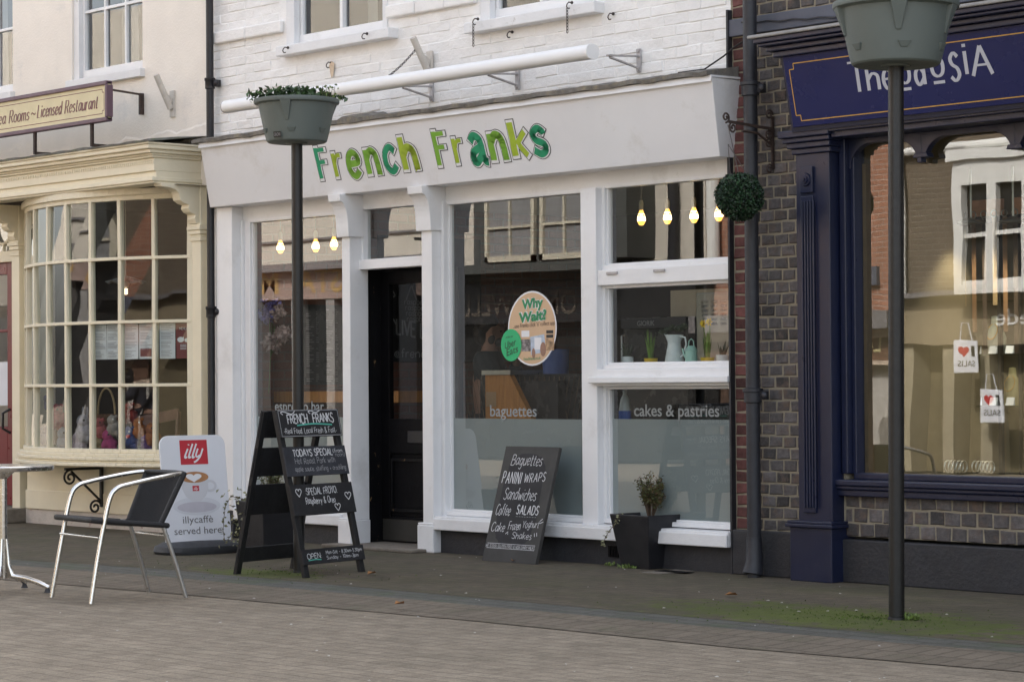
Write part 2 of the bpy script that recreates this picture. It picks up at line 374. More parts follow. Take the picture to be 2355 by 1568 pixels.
        for k, v in kw.items(): o[k] = v
        return o
def origin_of(p):
    q = Vector(p.location)
    while p.parent: p = p.parent; q = q + p.location if False else q
    return q
def adopt(o, parent):
    o.parent = parent
    top = parent
    while top.parent: top = top.parent
    o.matrix_parent_inverse = Matrix.Translation(-Vector(top.location)) if parent is top else Matrix.Identity(4)
def thing(name, label, cat, loc=(0, 0, 0), group=None):
    o = bpy.data.objects.new(name, None); COL.objects.link(o); o.location = loc; o.empty_display_size = .1
    o['label'] = label; o['category'] = cat
    if group: o['group'] = group
    return o
def tag(o, label, cat, group=None):
    o['label'] = label; o['category'] = cat
    if group: o['group'] = group
    return o
def struct(o, kind='structure'): o['kind'] = kind; return o
def dup(root, loc, label=None, rotz=None, scale=None):
    r = root.copy(); COL.objects.link(r); r.location = loc
    if label: r['label'] = label
    if rotz is not None: r.rotation_euler.z = rotz
    if scale: r.scale = (scale,) * 3
    for ch in list(root.children):
        c = ch.copy(); COL.objects.link(c); c.parent = r
        for g in list(ch.children):
            d = g.copy(); COL.objects.link(d); d.parent = c
    return r
def wall_holes(mb, x0, x1, z0, z1, holes, y, depth):
    xs = sorted({x0, x1, *[h[0] for h in holes], *[h[1] for h in holes]}); zs = sorted({z0, z1, *[h[2] for h in holes], *[h[3] for h in holes]})
    for i in range(len(xs) - 1):
        for j in range(len(zs) - 1):
            cx, cz = (xs[i] + xs[i + 1]) / 2, (zs[j] + zs[j + 1]) / 2
            if any(h[0] < cx < h[1] and h[2] < cz < h[3] for h in holes): continue
            mb.quad((xs[i], y, zs[j]), (xs[i + 1], y, zs[j]), (xs[i + 1], y, zs[j + 1]), (xs[i], y, zs[j + 1]))
    for a, b, c, d in holes:
        e = y + depth
        mb.quad((a, y, c), (a, e, c), (b, e, c), (b, y, c)); mb.quad((a, y, d), (b, y, d), (b, e, d), (a, e, d))
        mb.quad((a, y, c), (a, y, d), (a, e, d), (a, e, c)); mb.quad((b, y, c), (b, e, c), (b, e, d), (b, y, d))
def bricks(mb, x0, x1, z0, z1, y, bw, bh, joint, prot, jit, holes=(), off=.5, ends=True):
    rows = max(1, round((z1 - z0) / bh)); bh = (z1 - z0) / rows
    for r_ in range(rows):
        z_ = z0 + r_ * bh; x = x0 - (bw * off if r_ % 2 else 0) + random.uniform(-.006, .006)
        while x < x1:
            a, b = max(x, x0), min(x + bw, x1); x += bw
            if b - a < .03: continue
            cx, cz = (a + b) / 2, z_ + bh / 2
            if any(h[0] < b and a < h[1] and h[2] < z_ + bh * .7 and z_ + bh * .3 < h[3] for h in holes): continue
            mb.tone = min(1, max(0, random.gauss(.5, .25)))
            p = prot + random.uniform(-jit, jit); q = joint / 2; j = lambda: random.uniform(-.0045, .0045)
            z0_, z1_ = z_ + q, z_ + bh - q
            e = .006
            f = [(a + q + j(), y, z0_ + j()), (b - q + j(), y, z0_ + j()), (b - q + j(), y, z1_ + j()), (a + q + j(), y, z1_ + j())]
            g = [(f[0][0] + e, y - p + j() * .8, f[0][2] + e), (f[1][0] - e, y - p + j() * .8, f[1][2] + e), (f[2][0] - e, y - p + j() * .8, f[2][2] - e), (f[3][0] + e, y - p + j() * .8, f[3][2] - e)]
            mb.add(f + g, [(0, 1, 5, 4), (1, 2, 6, 5), (2, 3, 7, 6), (3, 0, 4, 7), (4, 5, 6, 7)])

# ------------------------------------------------------------------ lettering: a stroke alphabet and the built-in font
def _c(w_, s): return (w_, s)
FONT = {
'A': (.7, "0,0 .35,1 .7,0|.13,.35 .57,.35"), 'B': (.6, "0,0 0,1|~0,1 .42,.98 .5,.77 .38,.57 0,.53|~0,.53 .48,.5 .6,.27 .45,.03 0,0"),
'C': (.65, "~.62,.82 .42,.99 .15,.9 .03,.5 .15,.1 .42,.0 .65,.18"), 'D': (.65, "0,0 0,1|~0,1 .4,.95 .63,.7 .63,.3 .4,.05 0,0"),
'E': (.5, "0,0 0,1|0,1 .5,1|0,.52 .4,.52|0,0 .5,0"), 'F': (.5, "0,0 0,1|0,1 .52,1|0,.52 .42,.52"),
'G': (.68, "~.62,.82 .42,.99 .15,.9 .03,.5 .15,.1 .42,.0 .65,.15|.65,.12 .65,.45|.4,.45 .65,.45"), 'H': (.65, "0,0 0,1|.65,0 .65,1|0,.5 .65,.5"),
'I': (.1, ".05,0 .05,1"), 'J': (.4, "~.35,1 .35,.3 .28,.05 .1,.0 0,.15"), 'K': (.6, "0,0 0,1|.55,1 0,.42|.15,.56 .6,0"), 'L': (.5, "0,1 0,0|0,0 .5,0"),
'M': (.8, "0,0 .08,1 .4,.25 .72,1 .8,0"), 'N': (.65, "0,0 0,1 .65,0 .65,1"), 'O': (.75, "~.375,1 .1,.86 0,.5 .1,.14 .375,0 .65,.14 .75,.5 .65,.86 .375,1"),
'P': (.58, "0,0 0,1|~0,1 .42,.98 .56,.75 .42,.5 0,.46"), 'R': (.62, "0,0 0,1|~0,1 .42,.98 .54,.76 .42,.53 0,.5|.25,.5 .62,0"),
'S': (.55, "~.52,.85 .3,1 .06,.88 .08,.62 .45,.42 .53,.18 .28,0 .0,.15"), 'T': (.62, ".31,0 .31,1|0,1 .62,1"), 'U': (.62, "~0,1 0,.3 .12,.03 .31,0 .5,.03 .62,.3 .62,1"),
'V': (.66, "0,1 .33,0 .66,1"), 'W': (.95, "0,1 .22,0 .47,.8 .72,0 .95,1"), 'Y': (.62, "0,1 .31,.48 .62,1|.31,.48 .31,0"), 'X': (.6, "0,0 .6,1|0,1 .6,0"), 'Z': (.6, "0,1 .6,1 0,0 .6,0"), 'Q': (.75, "~.375,1 .1,.86 0,.5 .1,.14 .375,0 .65,.14 .75,.5 .65,.86 .375,1|.45,.25 .75,-.05"),
'a': (.5, "~.46,.5 .3,.64 .1,.55 .02,.3 .12,.04 .3,.06 .46,.3|~.47,.63 .45,.2 .55,.02"), 'b': (.48, "0,1 0,0|~0,.4 .2,.63 .42,.5 .46,.25 .3,0 .0,.15"), 'c': (.42, "~.42,.52 .25,.64 .06,.5 .03,.2 .2,0 .43,.12"),
'd': (.5, "~.46,.45 .28,.64 .06,.5 .03,.2 .2,0 .46,.25|.47,1 .47,0"), 'e': (.45, "~.04,.33 .42,.36 .4,.56 .22,.64 .05,.48 .03,.2 .2,0 .44,.14"), 'f': (.34, "~.36,.95 .22,1 .14,.8 .13,0|0,.6 .3,.6"),
'g': (.48, "~.44,.48 .26,.64 .06,.5 .04,.22 .2,.04 .44,.25|~.45,.62 .44,-.1 .3,-.32 .04,-.22"), 'h': (.46, "0,1 0,0|~0,.4 .2,.63 .4,.55 .43,.3 .43,0"), 'i': (.1, ".05,.62 .05,0|.05,.84 .05,.9"),
'j': (.15, "~.12,.62 .12,-.15 0,-.3|.12,.84 .12,.9"), 'k': (.44, "0,1 0,0|.4,.62 0,.25|.12,.35 .44,0"), 'l': (.1, ".05,1 .05,0"), 'm': (.72, "0,.62 0,0|~0,.42 .15,.63 .32,.55 .34,.3 .34,0|~.34,.42 .5,.63 .66,.55 .69,.3 .69,0"),
'n': (.46, "0,.62 0,0|~0,.42 .2,.63 .4,.55 .43,.3 .43,0"), 'o': (.48, "~.24,.64 .06,.54 0,.32 .06,.09 .24,0 .42,.09 .48,.32 .42,.54 .24,.64"), 'p': (.48, "0,.62 0,-.33|~0,.45 .2,.64 .42,.5 .46,.28 .3,.0 .0,.16"),
'q': (.48, "~.46,.45 .28,.64 .06,.5 .03,.2 .2,0 .46,.25|.47,.62 .47,-.33"), 'r': (.32, "0,.62 0,0|~0,.4 .14,.6 .33,.6"), 's': (.38, "~.36,.54 .2,.64 .04,.52 .1,.38 .3,.28 .36,.12 .18,0 .0,.1"),
't': (.32, "~.12,.9 .12,.15 .2,.0 .33,.06|0,.62 .3,.62"), 'u': (.46, "~0,.62 .0,.2 .12,0 .28,.04 .43,.25|.43,.62 .43,0"), 'v': (.42, "0,.62 .21,0 .42,.62"), 'w': (.62, "0,.62 .16,0 .31,.5 .46,0 .62,.62"),
'x': (.42, "0,.62 .42,0|0,0 .42,.62"), 'y': (.44, "0,.62 .22,.02|.44,.62 .1,-.33"), 'z': (.4, "0,.62 .4,.62 0,0 .4,0"),
'0': (.5, "~.25,1 .05,.8 0,.5 .05,.2 .25,0 .45,.2 .5,.5 .45,.8 .25,1"), '1': (.2, "0,.8 .14,1 .14,0"), '3': (.5, "~.02,.85 .25,1 .45,.85 .4,.6 .2,.53 .45,.45 .5,.2 .25,0 0,.15"), '8': (.5, "~.25,.53 .05,.7 .1,.95 .25,1 .4,.95 .45,.7 .25,.53 .02,.3 .08,.05 .25,0 .42,.05 .48,.3 .25,.53"), '5': (.5, ".45,1 .08,1 .05,.55|~.05,.55 .3,.62 .5,.35 .3,.0 0,.1"),
'.': (.1, ".05,0 .05,.06"), ',': (.1, ".06,.06 0,-.12"), '-': (.35, ".03,.35 .32,.35"), '&': (.65, "~.65,0 .15,.65 .12,.92 .3,1 .42,.85 .1,.4 .02,.18 .2,0 .42,.08 .6,.4"), '!': (.1, ".05,1 .05,.25|.05,0 .05,.06"), "'": (.1, ".05,1 .05,.8"),
'(': (.25, "~.22,1.05 .05,.7 .05,.25 .22,-.1"), ')': (.25, "~.0,1.05 .2,.7 .2,.25 .0,-.1"), ':': (.1, ".05,.1 .05,.16|.05,.5 .05,.56"), '~': (.55, "~0,.3 .14,.44 .28,.36 .42,.28 .55,.42"), '?': (.45, "~.02,.8 .2,1 .43,.8 .25,.5 .22,.28|.22,0 .22,.06"),
'+': (.4, ".2,.1 .2,.55|0,.33 .4,.33"), '@': (.6, "~.4,.5 .2,.45 .25,.2 .45,.3 .45,.6 .25,.7 .05,.5 .05,.2 .3,0 .55,.1"), '/': (.3, "0,-.1 .3,1"),
'<3': (.7, "~.35,.7 .25,.95 .05,.9 .02,.6 .35,0|~.35,.7 .45,.95 .65,.9 .68,.6 .35,0"), '*': (.2, ".1,.3 .1,.5"), ' ': (.32, ""),
}
def catmull(p, k=5):
    o = []
    for i in range(len(p) - 1):
        a, b, c, d = p[max(0, i - 1)], p[i], p[i + 1], p[min(len(p) - 1, i + 2)]
        for j in range(k):
            t = j / k
            o.append(tuple(.5 * (2 * b[q] + (c[q] - a[q]) * t + (2 * a[q] - 5 * b[q] + 4 * c[q] - d[q]) * t * t + (3 * b[q] - a[q] - 3 * c[q] + d[q]) * t ** 3) for q in (0, 1)))
    o.append(p[-1]); return o
def strokes(ch):
    out = []
    for s in FONT[ch][1].split('|'):
        if not s: continue
        sm = s[0] == '~'; p = [tuple(float(q) for q in a.split(',')) for a in s.lstrip('~').split()]
        if sm: out.append(catmull(p))
        else: out += [[p[i], p[i + 1]] for i in range(len(p) - 1)]
    return out
class Plane:                                   # a writing surface: origin o, unit axes u (right) and v (up), n towards the reader
    def __init__(s, o, u, v): s.o = Vector(o); s.u = Vector(u).normalized(); s.v = Vector(v).normalized(); s.n = s.u.cross(s.v).normalized()
    def p(s, a, b, h=0): return s.o + s.u * a + s.v * b + s.n * h
def ribbon(mb, pl, pts, w_, h, thin=None):
    n = len(pts); L, Rr = [], []
    for i in range(n):
        a, b = pts[max(0, i - 1)], pts[min(n - 1, i + 1)]; dx, dy = b[0] - a[0], b[1] - a[1]; l = math.hypot(dx, dy) or 1e-6; nx, ny = -dy / l, dx / l
        ww = w_ if thin is None else thin + (w_ - thin) * abs(dy) / l
        L.append((pts[i][0] + nx * ww / 2, pts[i][1] + ny * ww / 2)); Rr.append((pts[i][0] - nx * ww / 2, pts[i][1] - ny * ww / 2))
    b = len(mb.v); mb.v += [pl.p(*q, h) for q in L] + [pl.p(*q, h) for q in Rr]
    for i in range(n - 1): mb.f.append([b + i, b + n + i, b + n + i + 1, b + i + 1]); mb.t.append(.5)
_hn = [0]
def write(mb, pl, s, u0, v0, width, height, w_=.1, thin=None, slant=0, wob=0, gap=.16, rise=0, h=.0015, serif=0):
    toks = []
    i = 0
    while i < len(s):
        if s[i:i + 2] == '<3': toks.append('<3'); i += 2
        else: toks.append(s[i]); i += 1
    tot = sum(FONT[c][0] + gap for c in toks) - gap; k = width / tot; x = 0
    for c in toks:
        jy = random.uniform(-wob, wob) * height; js = 1 + random.uniform(-wob, wob)
        for st in strokes(c):
            q = [(u0 + (x + a) * k + slant * b * height, v0 + b * height * js + jy + rise * (x + a) * k) for a, b in st]
            _hn[0] = (_hn[0] + 1) % 60
            ribbon(mb, pl, q, w_ * height, h + _hn[0] * 1.5e-5, None if thin is None else thin * height)
            if serif and abs(st[0][0] - st[-1][0]) < .2 * max(.1, abs(st[0][1] - st[-1][1])):
                for e in (q[0], q[-1]):
                    _hn[0] = (_hn[0] + 1) % 60
                    ribbon(mb, pl, [(e[0] - serif * height, e[1]), (e[0] + serif * height, e[1])], (thin or w_ * .5) * height * 1.2, h + _hn[0] * 1.5e-5)
        x += FONT[c][0] + gap
    return mb
def printed(mb, pl, s, u0, v0, width=None, height=.1, bold=0, shear=0, h=.0015, rise=0):
    cu = bpy.data.curves.new('lettering', 'FONT'); cu.body = s; cu.size = 1; cu.offset = bold; cu.shear = shear; cu.fill_mode = 'FRONT'; cu.resolution_u = 4
    o = bpy.data.objects.new('lettering', cu); COL.objects.link(o); bpy.context.view_layer.update()
    me = bpy.data.meshes.new_from_object(o.evaluated_get(bpy.context.evaluated_depsgraph_get()))
    if len(me.vertices):
        xs = [v.co.x for v in me.vertices]; x0, x1 = min(xs), max(xs)
        kx = width / (x1 - x0) if width else height / .72; ky = height / .72
        b = len(mb.v); mb.v += [pl.p(u0 + (v.co.x - x0) * kx, v0 + v.co.y * ky + rise * (v.co.x - x0) * kx, h) for v in me.vertices]
        for p in me.polygons: mb.f.append([i + b for i in p.vertices]); mb.t.append(.5)
    bpy.data.objects.remove(o); bpy.data.curves.remove(cu); bpy.data.meshes.remove(me); return mb
def disc(mb, pl, u, v, ru, rv, h, n=40, a0=0, a1=2 * math.pi):
    b = len(mb.v); mb.v.append(pl.p(u, v, h)); mb.v += [pl.p(u + ru * math.cos(a0 + (a1 - a0) * i / n), v + rv * math.sin(a0 + (a1 - a0) * i / n), h) for i in range(n + 1)]
    for i in range(n): mb.f.append([b, b + 1 + i, b + 2 + i]); mb.t.append(.5)
    return mb
def rect(mb, pl, u0, v0, u1, v1, h): return mb.quad(pl.p(u0, v0, h), pl.p(u1, v0, h), pl.p(u1, v1, h), pl.p(u0, v1, h))
def heart(mb, pl, u, v, s, h):
    pts = [(u + s * .5 * (16 * math.sin(t) ** 3) / 16, v + s * .5 * (13 * math.cos(t) - 5 * math.cos(2 * t) - 2 * math.cos(3 * t) - math.cos(4 * t)) / 16) for t in [2 * math.pi * i / 30 for i in range(30)]]
    return mb.add([pl.p(*q, h) for q in pts], [tuple(range(30))])
def scroll(c, ax, ay, r0, r1, turns, a0, n=22):
    c, ax, ay = Vector(c), Vector(ax), Vector(ay)
    return [c + (ax * math.cos(a0 + turns * 2 * math.pi * i / n) + ay * math.sin(a0 + turns * 2 * math.pi * i / n)) * (r0 + (r1 - r0) * i / n) for i in range(n + 1)]
EX, EY, EZ = Vector((1, 0, 0)), Vector((0, 1, 0)), Vector((0, 0, 1))

# ================================================================== GROUND
_p, _q = G(2062, 1424), G(688, 1316)
POLES = [(_p.x, _p.y), (_q.x, _q.y)]
def ground_extra(t, tc, c):
    # moss stains: greener near the two pole feet and in loose patches along the wall foot
    g = ramp(t, noise(t, tc.outputs['Object'], 8, 5, .75), .42, .62, (0, 0, 0), (.5,) * 3); c = mix(t, g, c, (.048, .038, .028))
    nz = ramp(t, noise(t, tc.outputs['Object'], 5.5, 10, .8), .36, .64)
    for px_, py_, rx, ry in ((POLES[0][0] - .25, POLES[0][1] - .12, 1.5, .60), (POLES[1][0] - .15, POLES[1][1] - .2, .7, .28)):
        d = t.nodes.new('ShaderNodeVectorMath'); d.operation = 'SUBTRACT'; t.links.new(tc.outputs['Object'], d.inputs[0]); d.inputs[1].default_value = (px_, py_, 0)
        e = t.nodes.new('ShaderNodeVectorMath'); e.operation = 'MULTIPLY'; t.links.new(d.outputs[0], e.inputs[0]); e.inputs[1].default_value = (1 / rx, 1 / ry, 0)
        l = t.nodes.new('ShaderNodeVectorMath'); l.operation = 'LENGTH'; t.links.new(e.outputs[0], l.inputs[0])
        a = t.nodes.new('ShaderNodeMath'); a.operation = 'MULTIPLY_ADD'; t.links.new(nz, a.inputs[0]); a.inputs[1].default_value = -1.1; t.links.new(l.outputs['Value'], a.inputs[2])
        f = ramp(t, a.outputs[0], -.12, .38, (.9,) * 3, (0, 0, 0))
        c = mix(t, f, c, (.085, .110, .010))
    f2 = ramp(t, noise(t, tc.outputs['Object'], 1.3, 8, .75), .44, .66, (0, 0, 0), (.6,) * 3)
    return mix(t, f2, c, (.058, .060, .022))
def road_extra(t, tc, c):
    f = ramp(t, noise(t, tc.outputs['Object'], 70, 3, .7), .56, .70, (0, 0, 0), (.6,) * 3)
    c = mix(t, f, c, (.38, .325, .255))
    f = ramp(t, noise(t, tc.outputs['Object'], 9, 5, .75), .42, .62, (0, 0, 0), (.5,) * 3)
    c = mix(t, f, c, (.145, .116, .084))
    f = ramp(t, noise(t, tc.outputs['Object'], .9, 6, .7), .5, .75, (0, 0, 0), (.45,) * 3)
    return mix(t, f, c, (.105, .09, .06))
M['paving'] = brickmat('paver_paving', (.082, .065, .042), (.118, .094, .062), (.042, .034, .022), .21, .105, .006, 'XY', .9, .9, 0, ground_extra)
M['road'] = brickmat('paver_road', (.190, .154, .112), (.285, .238, .178), (.105, .085, .062), .21, .105, .006, 'XY', .9, .9, 0, road_extra)
M['gutter'] = brickmat('blue_setts', (.072, .070, .060), (.098, .096, .082), (.042, .040, .028), .22, .11, .009, 'XY', .8, .8, 0, lambda t, tc, c: mix(t, ramp(t, noise(t, tc.outputs['Object'], 2.2, 8, .7), .5, .72, (0, 0, 0), (.7,) * 3), c, (.06, .085, .025)))
M['kerb'] = brickmat('brown_kerb_setts', (.118, .096, .069), (.170, .138, .102), (.07, .056, .04), .11, .22, .009, 'XY', .9, .9, 0, lambda t, tc, c: mix(t, ramp(t, noise(t, tc.outputs['Object'], 2.6, 8, .7), .52, .72, (0, 0, 0), (.5,) * 3), c, (.06, .07, .03)))
def gp(px, py): q = G(px, py); return (q.x, q.y)
L1 = [gp(-200, 1266), gp(0, 1284), gp(350, 1306), gp(1100, 1374), gp(1700, 1428), gp(2355, 1482), gp(2700, 1512)]     # pavement edge
L2 = [gp(-200, 1277), gp(0, 1295), gp(350, 1321), gp(1100, 1389), gp(1700, 1444), gp(2355, 1498), gp(2700, 1528)]
L3 = [gp(-200, 1303), gp(0, 1322), gp(350, 1350), gp(1100, 1416), gp(1700, 1476), gp(2355, 1530), gp(2700, 1560)]
def ext(L): 
    (a, b), (c, d) = L[0], L[1]; (e, f), (g, h) = L[-2], L[-1]
    return [(-45, L[0][1])] + L + [(10, L[-1][1] - .0)]
L1, L2, L3 = ext(L1), ext(L2), ext(L3)
mb = MB(); mb.quad((-150, -150, -.03), (150, -150, -.03), (150, 150, -.03), (-150, 150, -.03)); struct(mb.build('road', 'road'))
def strip(name, A, B, za, zb, m):
    mb = MB()
    for i in range(len(A) - 1):
        mb.quad((*B[i], zb), (*B[i + 1], zb), (*A[i + 1], za), (*A[i], za))
    return struct(mb.build(name, m))
strip('pavement', [(p[0], .02) for p in L1], L1, .0, .0, 'paving')
strip('gutter', L1, L2, -.001, -.006, 'gutter')
strip('kerb', L2, L3, -.006, -.026, 'kerb')

# ================================================================== WHITE SHOP
XL, XR = -15.93, -10.275
shop = thing('shop_building', 'white painted brick shop with pale sloping fascia and big white framed windows', 'building', (-13.1, 0, 0))
def window_sash(parent, x0, x1, z0, z1, y, frame, bars=(), vbars=(), fw=.05, fd=.05, pane='glass_up', m='white', name='window', sub=True):
    mb = MB()
    mb.box(x0, x0 + fw, y, y + fd, z0, z1); mb.box(x1 - fw, x1, y, y + fd, z0, z1)
    mb.box(x0 + fw, x1 - fw, y, y + fd, z0, z0 + fw * 1.5); mb.box(x0 + fw, x1 - fw, y, y + fd, z1 - fw, z1)
    for v in vbars: mb.box(v - .011, v + .011, y + .004, y + fd - .006, z0 + fw * 1.5, z1 - fw)
    for b in bars: mb.box(x0 + fw, x1 - fw, y + .006, y + fd - .008, b - .012, b + .012)
    o = mb.build(name, m, parent, bevel=.003)
    MB().quad((x0 + fw, y + fd * .6, z0 + fw), (x1 - fw, y + fd * .6, z0 + fw), (x1 - fw, y + fd * .6, z1 - fw), (x0 + fw, y + fd * .6, z1 - fw)).build('pane', pane, o)
    return o
H1 = (-14.935, -13.70, 3.865, 5.6); H2 = (-12.66, -11.50, 3.80, 5.6)
mb = MB(); wall_holes(mb, XL, XR, 3.05, 9.2, [H1, H2], .012, .14)
mb.box(XL, XR, .3, .4, 5.62, 9.2)
bw_ = MB()
mb.quad((XR, .012, 0), (XR, .3, 0), (XR, .3, 9.2), (XR, .012, 9.2))
wl = mb.build('wall', 'white_brick', shop)
bricks(bw_, XL, XR, 3.05, 6.5, .012, .225, .0735, .003, .005, .0042, [H1, H2, (-15.0, -13.6, 3.75, 3.9), (-12.75, -11.42, 3.70, 3.82)])
bw_.build('brick_courses', 'white_brick', wl)
mb = MB()
for a, b, z_ in ((XL + .02, -14.975, 4.035), (-13.68, -12.70, 3.985), (-11.46, XR, 3.96)):
    n = max(2, int((b - a) / .32))
    for i in range(n):
        u0, u1 = a + (b - a) * i / n + .003, a + (b - a) * (i + 1) / n; dz = random.uniform(-.006, .006)
        mb.box(u0, u1, -.035 + random.uniform(-.006, .006), .01, z_ - .045 + dz, z_ + .05 + dz)
mb.build_each('string_course', 'white_brick', shop, bevel=.012)
for (a, b, z0, z1), sx0, sx1, st, mid in ((H1, -14.965, -13.585, 3.865, -14.31), (H2, -12.745, -11.42, 3.795, -12.08)):
    # surround boards, sill, two sliding lights
    mb = MB(); mb.box(a, a + .10, .0, .06, z0, z1); mb.box(b - .055, b, .0, .06, z0, z1); mb.box(a, b, .0, .06, z1, z1 + .05)
    fr = mb.build('window', 'white_worn', shop, bevel=.004)
    mb = MB(); mb.box(sx0, sx1, -.085, .03, st - .078, st + .0); mb.box(a, b, .03, .14, st - .03, st + .012); mb.build('window_sill', 'white_worn', fr, bevel=.008)
    sx = a + .10
    mb = MB(); mb.box(sx, b - .055, .055, .10, st + .012, st + .088); mb.box(sx, sx + .03, .06, .10, st + .088, z1); mb.box(b - .085, b - .055, .06, .10, st + .088, z1)
    mb.box(mid - .017, mid + .017, .05, .10, st + .088, z1); mb.build('sash', 'white', fr, bevel=.003)
    MB().quad((sx, .085, st + .05), (b - .055, .085, st + .05), (b - .055, .085, z1), (sx, .085, z1)).build('pane', 'glass_up', fr)
    mb = MB(); mb.quad((sx + .30, .5, st), (sx + .52, .42, st), (sx + .52, .42, z1), (sx + .30, .5, z1)); mb.quad((b - .45, .45, st), (b - .1, .5, st), (b - .1, .5, z1), (b - .45, .45, z1)); mb.build_each('blind', mat('grey_blind', (.30, .29, .26), .9), fr)
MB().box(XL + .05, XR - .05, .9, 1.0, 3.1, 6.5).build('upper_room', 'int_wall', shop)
mb = MB(); mb.box(XL, XR, 4.5, 4.7, 0, 9.2); mb.build('sun_block_rear_wall', 'int_wall', shop); MB().box(XL, XR, .0, 4.7, 9.2, 9.3).build('sun_block_roof', 'lead', shop)  # unseen rear slab and top slab, added to keep the sun out
# fascia box, tilted forwards at the top
FT, FB = Vector((0, -.26, 3.14)), Vector((0, -.12, 2.655)); FX0, FX1 = -15.72, -10.195
sec = [(-.26, 3.145), (-.12, 2.655), (.10, 2.655), (.10, 3.145)]
mb = MB(); mb.prism([(-15.735 if z_ > 3 else -15.80, y, z_) for y, z_ in sec], (5.54, 0, 0))
for k in (0, 3, 4, 7): pass
fas = mb.build('fascia', 'fascia', shop, bevel=.004)
mb = MB(); mb.prism([(-15.74, -.275, 3.118), (-15.74, -.268, 3.158), (-15.74, .05, 3.165), (-15.74, .05, 3.15), (-15.74, -.26, 3.146)], (5.55, 0, 0)); mb.build('fascia_trim', 'fascia', shop)
mb = MB(); n = 90; top, bot = [], []
for i in range(n + 1):
    x = -15.80 + 5.60 * i / n; wv = .012 * math.sin(i * .9) + random.uniform(-.009, .009); hump = .03 if 31 <= i <= 33 else 0
    top.append(((x, .0, 3.235 + wv * .6 + hump), (x, -.20, 3.20 + wv * .4 + hump), (x, -.300 + wv * .4, 3.185 + wv * .5 + hump * .7), (x, -.296, 3.158 + wv * .35), (x, -.0, 3.155)))
for i in range(n):
    for k in range(4): mb.quad(top[i][k], top[i + 1][k], top[i + 1][k + 1], top[i][k + 1])
mb.add(top[0], [(0, 1, 2, 3, 4)]); mb.add(top[-1], [(0, 1, 2, 3, 4)])
mb.build('lead_flashing', 'lead', shop, smooth=50)
# fascia lettering: each letter a black outline, white body and a hand-brushed green filling
fpl = Plane((0, FB.y, FB.z), EX, FT - FB)
def fas_uv(zx, zy):
    q = atp((zx / 2.243 + 1100) / 1.6306, (zy / 2.243 + 400) / 1.6306, FB, fpl.n) - fpl.o; return q.dot(fpl.u), q.dot(fpl.v)
FAT = {'F': (1, "0.2,0 0.2,1|.2,.86 1.0,.86|.2,.52 .9,.52"), 'r': (1, ".26,0 .26,1|~.3,.55 .5,.8 .88,.82"), 'e': (1, "~.2,.52 .80,.56 .76,.8 .5,.9 .22,.7 .2,.3 .5,.1 .86,.3"),
       'n': (1, ".2,0 .2,1|~.2,.6 .45,.86 .72,.75 .8,.4 .82,0"), 'c': (1, "~.85,.72 .55,.91 .22,.7 .2,.3 .5,.09 .86,.3"), 'h': (1, ".2,0 .2,1|~.2,.42 .45,.64 .72,.56 .8,.3 .82,0"),
       'a': (1, "~.16,.7 .4,.91 .68,.75 .72,.3 .78,.1 .95,.06|~.7,.55 .3,.42 .2,.2 .35,.08 .7,.32"), 'k': (1, ".22,0 .22,1|.9,.70 .3,.32|.42,.4 .86,0"), 's': (1, "~.86,.74 .55,.91 .24,.76 .35,.55 .75,.4 .8,.2 .5,.09 .12,.26")}
LET = [('F', 195, 300, 322, 628, 'g_dark'), ('r', 328, 434, 370, 612, 'g_lime'), ('e', 450, 580, 362, 612, 'g_mid'), ('n', 600, 742, 337, 588, 'g_mid'), ('c', 757, 893, 318, 570, 'g_dark'), ('h', 893, 1055, 228, 552, 'g_lime'),
       ('F', 1183, 1307, 182, 517, 'g_mid'), ('r', 1338, 1452, 244, 498, 'g_lime'), ('a', 1475, 1640, 220, 492, 'g_dark'), ('n', 1640, 1810, 199, 473, 'g_mid'), ('k', 1808, 1990, 102, 438, 'g_lime'), ('s', 1993, 2150, 160, 425, 'g_dark')]
for ch, xa, xb, yt, yb, gm in LET:
    ym = (yt + yb) / 2; ua = fas_uv(xa, ym)[0]; ub = fas_uv(xb, ym)[0]
    vb = fas_uv((xa + xb) / 2 + 8, yb)[1]; vt = fas_uv((xa + xb) / 2 - 8, yt)[1]; W_, H_ = ub - ua, vt - vb
    blk, wht, grn = MB(), MB(), MB(); sw = min(.36 * W_, .075)
    for si, st in enumerate([catmull([tuple(map(float, a.split(','))) for a in s_[1:].split()]) if s_[0] == '~' else [tuple(map(float, a.split(','))) for a in s_.split()] for s_ in FAT[ch][1].split('|')]):
        q = [(ua + a * W_, vb + b * H_) for a, b in st]
        # lengthen the ends of the outline a little so it closes round the stroke
        def stretch(p, d):
            (a, b), (c, e) = p[0], p[1]; l = math.hypot(c - a, e - b) or 1; p0 = (a - (c - a) / l * d, b - (e - b) / l * d)
            (a, b), (c, e) = p[-1], p[-2]; l = math.hypot(c - a, e - b) or 1; p1 = (a - (c - a) / l * d, b - (e - b) / l * d)
            return [p0] + p[1:-1] + [p1] if len(p) > 2 else [p0, p1]
        hw = sw if si == 0 or ch in 'nha' else sw * .72
        ribbon(blk, fpl, stretch(q, .006), hw + .011, .0015 + si * .0003)
        ribbon(wht, fpl, q, hw, .003 + si * .0003)
        g = stretch(q, -.02) if len(q) == 2 else q[1:-1]
        qq = []
        for i in range(len(g) - 1):
            for k in range(4): qq.append((g[i][0] + (g[i + 1][0] - g[i][0]) * k / 4 + random.uniform(-.0025, .0025), g[i][1] + (g[i + 1][1] - g[i][1]) * k / 4))
        qq.append(g[-1])
        ribbon(grn, fpl, [(a - .004, b + .002) for a, b in qq], hw * .80, .0045 + si * .0003)
    lo = blk.build('letter', 'ink', fas); wht.build('letter_body', 'sticker_white', fas); grn.build('letter_fill', gm, fas)
